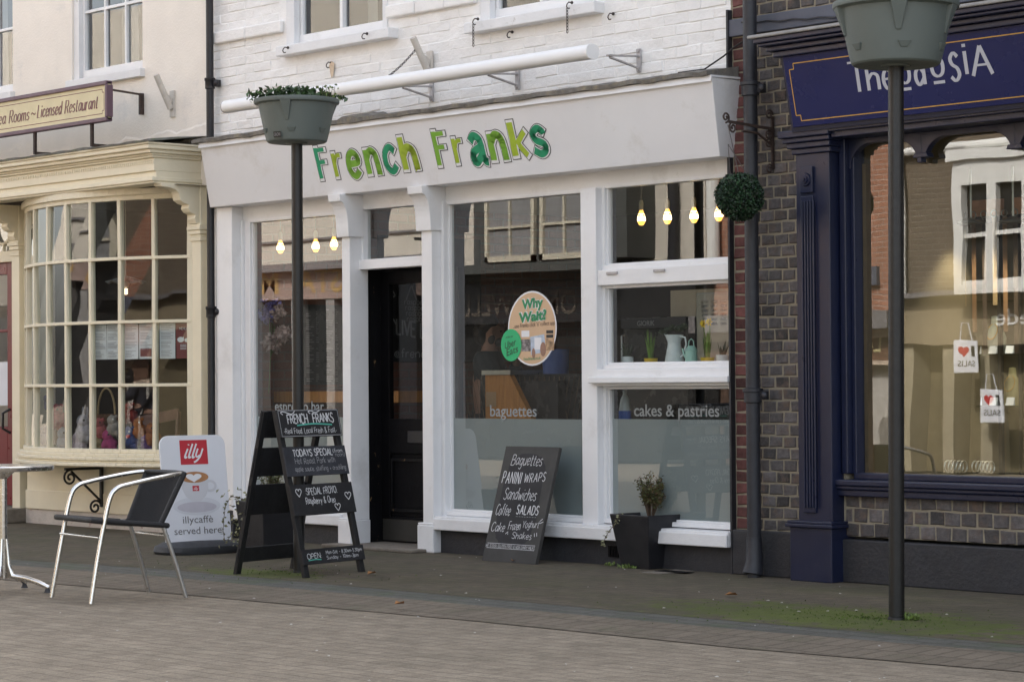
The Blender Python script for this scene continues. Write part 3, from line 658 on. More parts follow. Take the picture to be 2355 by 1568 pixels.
# head board under the fascia, pilasters, consoles
mb = MB(); mb.box(-15.60, XR, .06, .16, 2.545, 2.66); mb.build('head_board', 'white', shop)
mb = MB(); mb.box(-15.81, -15.60, -.05, .14, .22, 2.654); mb.box(-15.93, -15.81, -.0, .12, .0, 2.654)
mb.box(-15.60, -15.575, .03, .13, .22, 2.545); mb.box(-15.575, -15.53, .055, .14, .22, 2.545); mb.build('corner_board', 'white', shop, bevel=.006)
mb = MB(); mb.box(-15.81, -15.60, -.05, .14, 0, .22); mb.build('plinth_block', 'plinth_dark', shop, bevel=.005)
def pilaster(x0, x1):
    mb = MB(); mb.box(x0, x1, -.06, .12, .20, 2.38)
    if x0 > -14: mb.box(x1, x1 + .035, .02, .12, .20, 2.545)
    p = mb.build('pilaster', 'white', shop, bevel=.006)
    mb = MB(); mb.box(x0 - .05, x1 + .012, -.075, .12, 0, .2); mb.box(x0 - .05, x1 + .0, -.07, .1, .2, .215); mb.build('plinth_block', 'white_worn', p, bevel=.01)
    prof = [(-.05, 2.36), (-.13, 2.365), (-.135, 2.44)] + [(-.135 + .10 * math.sin(t) ** 2 * .35, 2.44 + .16 * t / (math.pi / 2)) for t in [math.pi / 2 * i / 8 for i in range(1, 9)]] + [(-.13, 2.655), (.06, 2.655), (.06, 2.36)]
    prof = [(.06, 2.335), (-.085, 2.335), (-.09, 2.40)] + [(-.09 - .075 * (1 - math.cos(math.pi / 2 * i / 8)), 2.40 + .2 * math.sin(math.pi / 2 * i / 8)) for i in range(1, 9)] + [(-.17, 2.654), (.06, 2.654)]
    mb = MB(); mb.prism([(x0 - .03, y, z_) for y, z_ in prof], (x1 - x0 + .05, 0, 0)); mb.build('console', 'white', p, bevel=.004)
pilaster(-14.18, -14.085); pilaster(-13.253, -13.137)
GY = .10
def shopwin(x0, x1, z0, z1, frost=None, frame=.03, lettering=None):
    mb = MB()
    f = frame
    mb.box(x0, x0 + f, .055, .125, z0, z1); mb.box(x1 - f, x1, .055, .125, z0, z1); mb.box(x0 + f, x1 - f, .055, .125, z1 - f * .7, z1); mb.box(x0 + f, x1 - f, .04, .125, z0, z0 + f)
    mb.box(x0 + f, x0 + f + .014, .075, .12, z0 + f, z1 - f * .7); mb.box(x0 + f + .014, x1 - f, .075, .12, z0 + f, z0 + f + .014)
    o = mb.build('shop_window', 'white', shop, bevel=.003)
    a, b = x0 + f, x1 - f
    MB().quad((a, GY, z0 + f), (b, GY, z0 + f), (b, GY, z1 - f * .5), (a, GY, z1 - f * .5)).build('pane', 'glass', o)
    if frost: MB().quad((a, GY + .004, z0 + f), (b, GY + .004, z0 + f), (b, GY + .004, frost), (a, GY + .004, frost)).build('frosted_film', 'frost', o)
    return o
W1 = shopwin(-15.53, -14.18, .22, 2.545, .972); W2 = shopwin(-13.137, -11.655, .27, 2.545, .972)
W3a = shopwin(-11.505, XR, 1.985, 2.56); W3b = shopwin(-11.505, XR, 1.315, 1.88); W3c = shopwin(-11.505, XR, .275, 1.20, .978)
mb = MB(); mb.box(-11.655, -11.505, .0, .13, .265, 2.545); mb.build('mullion', 'white', shop, bevel=.006)
mb = MB(); mb.box(-11.505, XR, .012, .13, 1.88, 1.985); mb.build('transom', 'white', shop, bevel=.005)
mb = MB(); mb.box(-11.505, XR, -.005, .13, 1.20, 1.315); mb.box(-11.55, XR, -.05, -.005, 1.22, 1.262); mb.build('window_shelf', 'white', shop, bevel=.006)
for x in (-11.36, -10.92):
    mb = MB(); mb.box(x - .05, x + .05, -.002, .012, 1.95, 1.968); mb.build('vent_slot', 'galv', shop, bevel=.002)
mb = MB(); mb.box(-13.13, XR, -.055, .13, .168, .268); mb.box(-13.13, XR, -.07, -.055, .168, .252); mb.build('window_sill', 'white_worn', shop, bevel=.01)
mb = MB(); mb.box(-15.60, -14.23, -.055, .13, .15, .235); mb.build('window_sill', 'white_worn', shop, bevel=.01)
mb = MB(); mb.box(-13.125, XR, -.0, .12, 0, .168); mb.box(-15.60, -14.23, .0, .12, 0, .15); mb.build_each('stall_riser', 'plinth_dark', shop)
mb = MB(); mb.box(-11.40, -11.17, -.012, .0, .055, .13)
for i in range(8): mb.box(-11.385 + i * .026, -11.375 + i * .026, -.018, -.012, .06, .125)
mb.build('air_brick', 'black_paint', shop)
pl = Plane((0, GY - .002, 0), EX, EZ)
def gl_text(win, s, x0, x1, z0, h, m='vinyl', bold=.012):
    mb = MB(); printed(mb, pl, s, x0, z0, x1 - x0, h, bold); return mb.build('lettering', m, win)
gl_text(W2, 'baguettes', X(1128, 950, GY), X(1235, 950, GY), Z(1180, 957, GY), .082)
gl_text(W3c, 'cakes & pastries', X(1459, 950, GY), X(1655, 950, GY), Z(1560, 957, GY), .082)
gl_text(W1, 'espresso bar', X(633, 945, GY), X(746, 945, GY), Z(690, 945, GY), .082)
# doorway
mb = MB(); mb.box(-14.12, -13.25, .03, .14, 2.09, 2.165); mb.box(-14.13, -14.075, .06, .14, 2.165, 2.545); mb.build('door_frame', 'white', shop, bevel=.005)
MB().quad((-14.075, .11, 2.165), (-13.25, .11, 2.165), (-13.25, .11, 2.545), (-14.075, .11, 2.545)).build('transom_pane', 'glass', shop)
mb = MB(); mb.box(-14.28, -14.10, .12, .30, 0, 2.1); mb.build_each('door_lining', 'black_chip', shop, bevel=.004)
mb = MB()
DX0, DX1, DY = -14.10, -13.20, .25
mb.box(DX0, DX0 + .10, DY, DY + .045, .03, 2.08); mb.box(DX1 - .10, DX1, DY, DY + .045, .03, 2.08)
mb.box(DX0 + .10, DX1 - .1, DY, DY + .045, 1.98, 2.08); mb.box(DX0 + .1, DX1 - .1, DY, DY + .045, .70, .96); mb.box(DX0 + .1, DX1 - .1, DY, DY + .045, .03, .22)
mb.box(DX0 + .1, DX1 - .1, DY + .02, DY + .04, .22, .70)
door = mb.build('door', 'black_paint', shop, bevel=.003)
mb = MB()
for a, b, c, d in ((-13.99, -13.97, .26, .66), (-13.36, -13.34, .26, .66)): mb.box(a, b, DY + .0, DY + .02, c, d)
mb.box(-13.97, -13.36, DY, DY + .02, .26, .28); mb.box(-13.97, -13.36, DY, DY + .02, .64, .66); mb.build('panel_moulding', 'black_chip', door)
MB().quad((DX0 + .1, DY + .02, .96), (DX1 - .1, DY + .02, .96), (DX1 - .1, DY + .02, 1.98), (DX0 + .1, DY + .02, 1.98)).build('door_pane', glass('door_glass', (.8, .82, .82), 1.0), door)
mb = MB(); mb.box(-13.78, -13.52, DY - .008, DY, .78, .87); mb.build('letter_plate', mat('dull_letter_plate', (.018, .018, .02), .4), door, bevel=.003)
mb = MB(); mb.box(DX0 + .02, DX1 - .02, DY - .005, DY, .04, .20); mb.build('kick_plate', mat('dull_kick_plate', (.028, .026, .022), .5, .2), door)
mb = MB(); mb.box(-14.25, -13.2, -.22, .32, .0, .025); mb.build('threshold', 'stone', shop, bevel=.008)
# interior room
mb = MB(); y0, y1 = .17, 4.2
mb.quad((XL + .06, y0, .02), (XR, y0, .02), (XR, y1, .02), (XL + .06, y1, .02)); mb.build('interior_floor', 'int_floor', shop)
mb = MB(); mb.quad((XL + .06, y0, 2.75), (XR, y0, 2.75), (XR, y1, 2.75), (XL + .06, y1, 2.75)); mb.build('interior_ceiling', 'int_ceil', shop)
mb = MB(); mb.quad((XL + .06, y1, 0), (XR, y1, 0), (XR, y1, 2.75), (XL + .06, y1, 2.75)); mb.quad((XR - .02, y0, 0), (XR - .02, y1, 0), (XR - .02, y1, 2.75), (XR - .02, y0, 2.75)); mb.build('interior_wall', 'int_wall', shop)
M['int_brick'] = brickmat('interior_red_brick', (.16, .065, .045), (.22, .095, .065), (.15, .13, .11), .225, .075, .010, 'YZ', .6)
mb = MB(); XI = XL + .07; mb.quad((XI, y0, 0), (XI, y1, 0), (XI, y1, 2.75), (XI, y0, 2.75)); bwall = mb.build('interior_brick_wall', 'int_brick', shop)
# chalk wall painted on the side wall, seen through the door
a, b = atx(872, 640, XI).y, atx(985, 640, XI).y; zt, zb = 2.30, atx(920, 832, XI).z
mb = MB(); mb.box(XI + .002, XI + .02, a - .02, b + .6, zb, 2.5); cw = mb.build('chalk_wall', 'slate', shop)
cpl = Plane((XI + .021, 0, 0), EY, EZ)
def cuv(px, py): q = atx(px, py, XI + .021); return q.y, q.z
mb = MB(); u, v = cuv(912, 768); u2, _ = cuv(1000, 768); write(mb, cpl, 'LIVE LOVE', u, v, (u2 - u) * 1.25, .13, .14, rise=-.12)
for pts in ([(874, 708), (890, 722), (905, 735), (913, 752)], [(884, 672), (900, 668), (908, 680), (896, 684), (886, 682), (884, 672)], [(946, 655), (934, 690)], [(946, 655), (958, 690)], [(874, 735), (884, 738), (878, 748), (886, 760), (878, 772)]):
    ribbon(mb, cpl, catmull([cuv(*p) for p in pts]), .014, .0012)
for i in range(4):
    u, v = cuv(930 + i * 2, 700 + i * 13); write(mb, cpl, 'raspberry', u, v, .3, .05, .12)
u, v = cuv(897, 822); write(mb, cpl, '@frenchfranks', u + .05, v, .75, .075, .13)
u, v = cuv(880, 814); s_ = .05
for k, q in enumerate((.05, .028)): ribbon(mb, cpl, [(u + q * math.cos(t) * (1.2 if k == 0 else 1), v + q * math.sin(t)) for t in [math.pi / 4 + i * math.pi / (2 if k == 0 else 6) for i in range(5 if k == 0 else 13)]], .012, .0012)
mb.build('chalk_drawing', 'chalk_dim', cw)
# ================================================================== BRICK BUILDING WITH BLUE SHOPFRONT
bx0, bx1 = XR, 4.0
brick = thing('shop_building', 'grey brick shop with navy blue shopfront and red brick quoin strip', 'building', (-9, 0, 0))
mb = MB(); mb.box(bx0, bx1, .012, .14, 2.73, 9.2); mb.box(-5.6, bx1, .012, .14, .56, 2.73); mb.box(bx0, bx1, 4.5, 4.7, 0, 9.2); mb.box(bx0, bx1, .0, 4.7, 9.2, 9.3); mb.box(bx0, -9.36, .012, .14, .28, 2.73); mb.box(-9.36, bx1, .012, .14, .28, .56); wl = mb.build('wall', 'mortar', brick)  # unseen extra height and length, rear and top slabs added to block sun
br = MB(); bricks(br, -10.15, -9.62, .285, 3.42, .012, .1145, .0745, .012, .006, .002); bricks(br, -9.37, -5.6, .275, .54, .012, .1145, .088, .012, .006, .002)
bricks(br, -10.15, -5.6, 3.54, 6.0, .012, .1145, .0745, .012, .006, .002); br.build('brick_courses', 'grey_brick', wl)
br = MB(); bricks(br, bx0 + .012, -10.15, .285, 3.42, .012, .17, .0745, .012, .006, .002, off=.35); br.build('quoin_bricks', 'red_brick', wl); br = MB(); bricks(br, bx0 + .012, -10.15, 3.54, 6.0, .012, .17, .0745, .012, .006, .002, off=.35); br.build('quoin_bricks', 'red_brick', wl)
mb = MB(); mb.box(bx0 - .004, bx0 + .012, -.03, .02, .0, 3.6); mb.build('joint_strip', 'plinth_dark', brick)
mb = MB(); mb.box(bx0 + .004, bx1, -.02, .03, 3.425, 3.535); mb.build('string_course', 'band', brick, bevel=.006)
mb = MB(); mb.box(bx0 + .012, -9.60, -.03, .1, 0, .285); mb.box(-9.42, bx1, -.03, .1, 0, .262); mb.build_each('plinth', 'plinth_dark', brick, bevel=.008)
# fascia
T0, B0 = Vector((-9.575, -.30, 3.215)), Vector((-9.575, -.20, 2.765)); npl = Plane((0, B0.y, B0.z), EX, Vector((0, T0.y - B0.y, T0.z - B0.z)))
mb = MB(); mb.prism([(-9.60, -.285, 3.20), (-9.60, -.185, 2.75), (-9.60, .05, 2.75), (-9.60, .05, 3.20)], (4, 0, 0)); mb.build('fascia_box', 'navy', brick)
mb = MB(); mb.slab(npl.p(-9.575, .012, -.008), npl.u, npl.v, npl.n, 4, .435, .01); fb = mb.build('fascia', 'navy_sign', brick, bevel=.003)
mb = MB()
for y0_, z0_, z1_ in ((-.33, 3.20, 3.235), (-.36, 3.235, 3.265), (-.40, 3.265, 3.285), (-.42, 3.285, 3.315)): mb.box(-9.60 + (y0_ + .3) * .9, -5.6, y0_, .0, z0_, z1_)
mb.build('cornice', 'navy', brick, bevel=.006)
mb = MB(); mb.prism([(-9.74, -.44, 3.315), (-9.74, -.44, 3.335), (-9.74, -.05, 3.40), (-9.74, .0, 3.40), (-9.74, .0, 3.315)], (4.1, 0, 0)); mb.build('lead_flashing', mat('pale_lead', (.30, .29, .28), .7, .3, 8, .4, 30), brick, bevel=.006)
# gold line with notched corners
def buv(px, py): q = atp(px, py, Vector((0, B0.y, B0.z)), npl.n) - npl.o; return q.dot(npl.u), q.dot(npl.v)
u0, vt = buv(1822, 128); _, vb = buv(1830, 262); u0 = -9.535; vt, vb = .40, .048; c = .035
gold = [(-5.7, vt), (u0 + c, vt), (u0 + c, vt - c), (u0, vt - c), (u0, vb + c), (u0 + c, vb + c), (u0 + c, vb), (-5.7, vb)]
mb = MB()
for i in range(len(gold) - 1):
    a, b = gold[i], gold[i + 1]; ribbon(mb, npl, [a, b], .006, .0035 + i * 2e-5)
mb.build('gold_border', 'gold', fb)
# sign lettering measured letter by letter: char, left px, right px, top px, baseline px (zoomed 1.7425 from x 2640)
mb = MB()
def tz(zx, zy): return buv((zx / 1.7425 + 2640) / 1.6306, (zy / 1.7425) / 1.6306)
for ch, xa, xb, yt, yb, und in (('T', 940, 1075, 405, 602, 0), ('h', 1060, 1155, 418, 590, 0), ('e', 1163, 1240, 455, 582, 0), ('o', 1270, 1355, 420, 545, 1), ('d', 1368, 1452, 380, 556, 0), ('o', 1478, 1575, 372, 500, 1), ('s', 1600, 1680, 345, 530, 0), ('i', 1690, 1725, 335, 487, 0), ('A', 1738, 1890, 298, 492, 0)):
    ym = (yt + yb) / 2; ua, ub = tz(xa, ym)[0] + .012, tz(xb, ym)[0] - .012; v0 = tz((xa + xb) / 2, yb)[1]; v1 = tz((xa + xb) / 2, yt)[1]; H_ = v1 - v0
    xh = .64 if ch in 'eos' else (.62 if ch == 'i' else 1)
    for st in strokes(ch):
        w_ = FONT[ch][0]; q = [(ua + a / w_ * (ub - ua), v0 + b / xh * H_) for a, b in st]
        if ch == 'i': q = [(ua + .012, b) for a, b in q]
        if ch == 'i' and st[0][1] > .7: q = [(ua + .012, v0 + H_ * 1.18), (ua + .012, v0 + H_ * 1.32)]
        _hn[0] = (_hn[0] + 1) % 60; ribbon(mb, npl, q, .025, .0035 + _hn[0] * 2e-5, .013)
    if und: ribbon(mb, npl, [(ua, v0 - .035), (ub, v0 - .035)], .018, .0035)
mb.build('lettering', 'sign_grey', fb)
# pilaster
px0, px1 = -9.655, -9.37
mb = MB(); mb.box(px0 + .01, px1 - .01, -.10, .1, .33, 2.62); mb.box(px0 + .055, px1 - .13, -.115, -.10, .42, 2.36); pi = mb.build('pilaster', 'navy', brick, bevel=.004)
mb = MB()
for i in range(5): mb.box(px0 + .068 + i * .022, px0 + .080 + i * .022, -.125, -.115, .45, 2.33)
mb.build('fluting', 'navy', pi, bevel=.003)
mb = MB(); mb.box(px0 + .055, px1 - .13, -.12, -.10, 2.38, 2.54); mb.build('rosette_block', 'navy', pi, bevel=.004)
mb = MB(); c_ = (px0 + .105, -.12, 2.46)
for r_, d in ((.042, .012), (.026, .022), (.012, .030)): mb.lathe([(r_, 0), (r_ * .9, d)], c_, 20, axis=(0, -1, 0))
mb.build('rosette', 'navy', pi)
mb = MB()
for z0_, z1_, e in ((2.62, 2.655, .015), (2.655, 2.69, .035), (2.69, 2.72, .055), (2.72, 2.765, .075)): mb.box(px0 - e, px1 + e * .6, -.10 - e, .06, z0_, z1_)
mb.build('capital', 'navy', pi, bevel=.006)
mb = MB(); mb.box(px0 - .035, px1 + .012, -.135, .1, 0, .33); mb.box(px0 - .06, px1 + .03, -.155, .1, .33, .352); mb.box(px0 - .05, px1 + .02, -.145, .1, .352, .37); mb.build('pilaster_base', 'navy', pi, bevel=.005)
# architrave and the shaped valance under it
mb = MB(); mb.box(px1 + .04, -5.6, -.14, .08, 2.70, 2.755); mb.box(px1 + .04, -5.6, -.17, .08, 2.735, 2.755); mb.build('architrave', 'navy', brick, bevel=.005)
def arch(x0, x1, zt, zb, zd, n=10):
    r_ = .10; p = [(x0, zd), (x0 + .03, zd)]
    p += [(x0 + .03 + r_ * (1 - math.cos(math.pi / 2 * i / n)) * 1.6, zd + (zb - zd) * math.sin(math.pi / 2 * i / n)) for i in range(1, n + 1)]
    p += [(x1 - .03 - r_ * 1.6 * (1 - math.cos(math.pi / 2 * (n - i) / n)), zd + (zb - zd) * math.sin(math.pi / 2 * (n - i) / n)) for i in range(0, n)] + [(x1 - .03, zd), (x1, zd)]
    return p
mb = MB()
xs_ = [-9.345, -8.775, -8.105, -7.435, -6.765, -6.095]
for i in range(len(xs_) - 1):
    p = arch(xs_[i], xs_[i + 1], 2.70, 2.665, 2.545 if i else 2.52); poly = [(x, .02, z_) for x, z_ in p] + [(xs_[i + 1], .02, 2.70), (xs_[i], .02, 2.70)]
    mb.prism(poly[::-1], (0, .05, 0))
for x in xs_[1:]: mb.prism([(x - .055, .01, 2.548), (x + .055, .01, 2.548), (x + .045, .01, 2.575), (x - .045, .01, 2.575)], (0, .065, 0))
mb.build('valance', 'navy', brick, bevel=.003)
mb = MB(); mb.box(-9.37, -9.325, -.02, .13, .66, 2.70); mb.box(-9.325, -9.295, .03, .13, .66, 2.70); mb.build('window_jamb', 'navy', brick, bevel=.005)
mb = MB(); mb.box(-9.32, -5.6, .03, .13, .625, .665); mb.box(-9.44, -5.6, -.075, .13, .59, .625); mb.box(-9.44, -5.6, -.06, .1, .565, .59); mb.box(-9.44, -5.6, -.045, .1, .525, .565); mb.build('window_sill', 'navy', brick, bevel=.007)
pw = MB().quad((-9.30, .10, .66), (-5.6, .10, .66), (-5.6, .10, 2.70), (-9.30, .10, 2.70)).build('display_pane', 'glass_blue', brick)
MB().box(-9.29, -9.262, .105, .16, .66, 2.55).build('inner_jamb', mat('varnished_brown_jamb', (.13, .085, .04), .5, .15, 8), brick)
# interior of the display window
mb = MB(); mb.quad((-9.29, .16, .62), (-5.6, .16, .62), (-5.6, 3.2, .62), (-9.29, 3.2, .62)); mb.build('display_floor', mat('display_floor', (.12, .10, .07), .6), brick)
mb = MB(); mb.quad((-9.29, 3.2, .6), (-5.6, 3.2, .6), (-5.6, 3.2, 3.0), (-9.29, 3.2, 3.0)); mb.quad((-9.30, .14, .6), (-9.30, 3.2, .6), (-9.30, 3.2, 3.0), (-9.30, .14, 3.0)); mb.quad((-9.29, .14, 2.95), (-5.6, .14, 2.95), (-5.6, 3.2, 2.95), (-9.29, 3.2, 2.95)); mb.build('interior_wall', mat('interior_ochre', (.13, .105, .06), .8, .1, 2), brick)

# ================================================================== TEA ROOM BUILDING
tx0, tx1 = -36.0, -15.935
tea = thing('tea_room_building', 'cream rendered tea room with curved small paned bow window and red door', 'building', (-18, 0, 0))
T1 = (-18.03, -16.93, 3.90, 5.6); T0_ = (-20.2, -19.02, 3.90, 5.6)
mb = MB(); mb.box(tx0, tx1, 4.5, 4.7, 0, 9.2); mb.box(tx0, tx1, .3, 4.7, 9.2, 9.3); wall_holes(mb, tx0, tx1, 2.85, 9.2, [T1, T0_], .0, .13)  # rear and top slabs out of view, added with the taller front against sun
mb.box(tx0, -23.0, .0, .2, 0, 2.85)
mb.build('wall', 'cream_wall', tea)
mb = MB(); p0 = None
for i in range(60):
    x = -20 + 4.05 * i / 59; z_ = 3.30 + .09 * (x + 17.5) / 3 + .018 * math.sin(i * .8) + random.uniform(-.012, .012); q = [(x, -.005, 3.10), (x, -.005 - random.uniform(0, .002), z_ - .01), (x, .001, z_ + .012)]
    if p0: mb.quad(p0[0], q[0], q[1], p0[1]); mb.quad(p0[1], q[1], q[2], p0[2])
    p0 = q
mb.build('render_skirt', 'cream_wall', tea, smooth=60)
for (a, b, z0, z1) in (T1, T0_):
    mb = MB(); mb.box(a, a + .085, .02, .09, z0, z1); mb.box(b - .012, b, .02, .09, z0, z1); mb.box(a - .03, b + .035, -.05, .1, z0 - .07, z0); fr = mb.build('window', 'white_worn', tea, bevel=.004)
    x0_, x1_ = a + .085, b - .012; vb_ = [x0_ + .02 + (x1_ - x0_ - .04) * k / 3 for k in (1, 2)]
    mb = MB(); mb.box(x0_, x0_ + .03, .06, .11, z0, z1); mb.box(x1_ - .02, x1_, .06, .11, z0, z1); mb.box(x0_ + .03, x1_ - .02, .055, .11, z0, z0 + .085)
    for v in vb_: mb.box(v - .012, v + .012, .065, .10, z0 + .085, z1)
    for z_ in (4.50, 4.96): mb.box(x0_ + .03, x1_ - .02, .066, .101, z_ - .013, z_ + .013)
    mb.build('sash', 'white', fr, bevel=.003)
    MB().quad((x0_, .09, z0 + .05), (x1_, .09, z0 + .05), (x1_, .09, z1), (x0_, .09, z1)).build('pane', 'glass_up', fr)
    MB().quad((x0_ + .1, .4, z0), (x0_ + .45, .35, z0), (x0_ + .4, .35, z1), (x0_ + .1, .4, z1)).build('curtain', mat('faded_curtain', (.25, .24, .23), .9), fr)
MB().box(tx0, tx1 - .03, .8, .9, 2.9, 6.5).build('upper_room', 'int_wall', tea)
# entablature over the bow
ex0, ex1 = -23.0, -16.09
def ent(y, z0, z1, mb, dx=0.0): mb.box(ex0, ex1 + dx, y, .0, z0, z1)
mb = MB(); ent(-.46, 2.955, 3.06, mb); ent(-.44, 2.90, 2.955, mb); en = mb.build('entablature', 'cream', tea, bevel=.004)
mb = MB()
for y, z0, z1, dx in ((-.485, 3.06, 3.078, .015), (-.50, 3.078, 3.095, .025), (-.53, 3.095, 3.125, .045), (-.56, 3.125, 3.16, .07), (-.575, 3.16, 3.178, .08)): ent(y, z0, z1, mb, dx)
mb.build('cornice', 'cream', en, bevel=.006)
mb = MB()
for y, z0, z1, dx in ((-.49, 2.872, 2.905, .02), (-.475, 2.855, 2.872, .01)): ent(y, z0, z1, mb, dx)
mb.build('architrave', 'cream', en, bevel=.005)
mb = MB()
for i in range(150): mb.box(ex1 - .012 - i * .028, ex1 - i * .028, -.466, -.46, 3.015, 3.04)
mb.build('dentil_band', 'cream', en)
mb = MB(); pr = None
for i in range(70):
    x = ex0 + (ex1 + .10 - ex0) * i / 69; e = random.uniform(-.008, .008); q = [(x, -.585 + e, 3.176), (x, -.59 + e, 3.192 + e), (x, -.3, 3.225 + e), (x, .0, 3.25 + e)]
    if pr:
        for k in range(3): mb.quad(pr[k], q[k], q[k + 1], pr[k + 1])
    pr = q
mb.add(pr, [(0, 1, 2, 3)]); mb.build('lead_roof', mat('mossy_lead', (.17, .17, .155), .7, .3, 10, .6, 30, dirt=[((.14, .18, .08), 8, .55, .7)]), tea, smooth=50)
# bow window
BR_, BL, BS = 0, 2.55, .38; BR = (BL * BL / 4 + BS * BS) / (2 * BS); HA = math.asin(BL / 2 / BR)
bxr = at(439, 700, -.05).x; bcx, bcy = bxr - BL / 2, -.05 + BR * math.cos(HA)
def bp(th, r_=BR, z_=0): return Vector((bcx + r_ * math.sin(th), bcy - r_ * math.cos(th), z_))
def ring(mb, r0, r1, z0, z1, a=-HA, b=HA, n=32):
    for i in range(n):
        t0, t1 = a + (b - a) * i / n, a + (b - a) * (i + 1) / n
        mb.hexa([bp(t0, r1, z0), bp(t1, r1, z0), bp(t1, r0, z0), bp(t0, r0, z0), bp(t0, r1, z1), bp(t1, r1, z1), bp(t1, r0, z1), bp(t0, r0, z1)])
bow = MB(); ring(bow, BR - .05, BR + .01, 2.76, 2.86); ring(bow, BR - .04, BR + .04, 2.80, 2.855); bowf = bow.build('bow_window', 'cream', tea, bevel=.003)
BZ = [.70, 1.229, 1.752, 2.278, 2.775]
mb = MB()
for i in range(9):
    t = -HA + 2 * HA * i / 8; wv = .017 if 0 < i < 8 else .03
    a, b = bp(t - wv / BR), bp(t + wv / BR); jx = random.uniform(-.004, .004)
    for (z0, z1) in [(BZ[k], BZ[k + 1]) for k in range(4)]:
        o1, o2 = t - (wv - abs(jx)) / BR, t + wv / BR
        j2 = random.uniform(-.004, .004)
        mb.hexa([bp(o1, BR - .04, z0), bp(o1, BR + .012, z0), bp(o2, BR + .012, z0), bp(o2, BR - .04, z0), bp(o1 + j2, BR - .04, z1), bp(o1 + j2, BR + .012, z1), bp(o2 + j2, BR + .012, z1), bp(o2 + j2, BR - .04, z1)])
mb.build_each('glazing_bar', 'cream', bowf, bevel=.003)
mb = MB()
for z_ in BZ[1:4]: ring(mb, BR - .038, BR + .018, z_ - .013, z_ + .013)
mb.build_each('cross_bar', 'cream', bowf, bevel=.003)
mb = MB()
for k in range(4):
    for i in range(8):
        t0, t1 = -HA + 2 * HA * i / 8, -HA + 2 * HA * (i + 1) / 8; j = lambda: random.uniform(-.006, .006)
        mb.quad(bp(t0, BR - .012 + j(), BZ[k]), bp(t1, BR - .012 + j(), BZ[k]), bp(t1, BR - .012 + j(), BZ[k + 1]), bp(t0, BR - .012 + j(), BZ[k + 1]))
mb.build('pane', 'glass_old', bowf)
mb = MB()
for r1, z0, z1 in ((BR + .03, .665, .70), (BR + .06, .635, .665), (BR + .08, .605, .635), (BR + .065, .585, .605), (BR + .10, .555, .585)): ring(mb, BR - .5 if r1 == BR + .1 else BR - .15, r1, z0, z1, -HA - .02, HA + .02)
mb.build('bow_sill', 'cream', bowf, bevel=.006)
mb = MB(); ring(mb, .5, BR + .02, 2.856, 2.87, -HA * 1.3, HA * 1.0); mb.build('bow_soffit', 'cream', bowf)
# wall below the bow, skirting line, worn base
mb = MB(); mb.box(-18.78, -16.02, -.012, .10, .13, .56); mb.box(-18.78, -16.02, -.03, -.012, .13, .30); wb = mb.build('panel_below_window', 'cream', tea, bevel=.006)
mb = MB(); mb.box(-18.80, -16.02, -.012, .1, .0, .13); mb.build('worn_base', mat('flaking_base_render', (.55, .50, .45), .9, .12, 8, .5, 40, dirt=[((.26, .09, .07), 6, .60, .66), ((.30, .27, .22), 4, .5, .75)]), tea)
# end pilasters with consoles
def tea_pilaster(x0, x1, y0_, name='pilaster'):
    mb = MB(); mb.box(x0, x1, y0_, .1, .0, 2.86); p = mb.build(name, 'cream', tea, bevel=.005)
    mb = MB(); xm = (x0 + x1) / 2
    for z0, z1, e in ((2.40, 2.43, .012), (2.43, 2.455, .004), (2.455, 2.49, .018), (2.49, 2.52, .03), (2.52, 2.54, .02)): mb.box(x0 - e, x1 + e, y0_ - e, y0_ + .05, z0, z1)
    mb.build('capital', 'cream', p, bevel=.004)
    pr = [(y0_ + .02, 2.54), (y0_ - .03, 2.54), (y0_ - .05, 2.58), (y0_ - .04, 2.61), (y0_ - .09, 2.63), (y0_ - .115, 2.66), (y0_ - .105, 2.69), (y0_ - .15, 2.70), (y0_ - .19, 2.725), (y0_ - .20, 2.77)] + [(y0_ - .20 - .15 * (1 - math.cos(math.pi / 2 * i / 6)), 2.77 + .055 * math.sin(math.pi / 2 * i / 6)) for i in range(1, 7)] + [(y0_ - .37, 2.83), (y0_ - .38, 2.856), (y0_ + .02, 2.856)]
    mb = MB(); mb.prism([(x0 + .01, y, z_) for y, z_ in pr], (x1 - x0 - .02, 0, 0)); mb.build('console', 'cream', p, bevel=.004)
    return p
tea_pilaster(-16.155, -16.03, -.05); tea_pilaster(-18.97, -18.84, -.05)
mb = MB(); mb.box(-18.84, -18.62, .0, .12, .55, 2.86); mb.box(-16.03, -15.94, .01, .12, .0, 2.86); mb.build_each('corner_post', 'cream', tea)
# red door and fanlight
mb = MB(); st0, st1 = X(17, 900, .06), X(37, 900, .06); mb.box(st0, st1 + .1, .06, .11, .14, 2.36); mb.box(-19.75, st0, .06, .11, 2.25, 2.36); mb.box(-19.75, st0, .06, .11, .14, .86); mb.box(-19.75, st0, .06, .1, 1.72, 1.75); rd = mb.build('door', 'red_door', tea, bevel=.005)
MB().quad((-19.75, .09, .86), (st0, .09, .86), (st0, .09, 2.25), (-19.75, .09, 2.25)).build('door_pane', glass('dim_door_glass', (.8, .8, .8), .8), rd)
MB().box(st0 - .2, st0 - .01, .082, .087, 1.05, 1.45).build('notice', 'paper', rd)
mb = MB(); mb.tube([(st0 + .05, .06, .80), (st0 + .02, .0, .84), (st0 + .02, .0, .98), (st0 + .05, .06, 1.02)], .012); mb.build('door_handle', 'iron', rd, smooth=60)
mb = MB(); mb.box(-19.75, -18.97, .02, .1, 2.36, 2.46); mb.build('door_head', 'cream', tea, bevel=.005)
mb = MB()
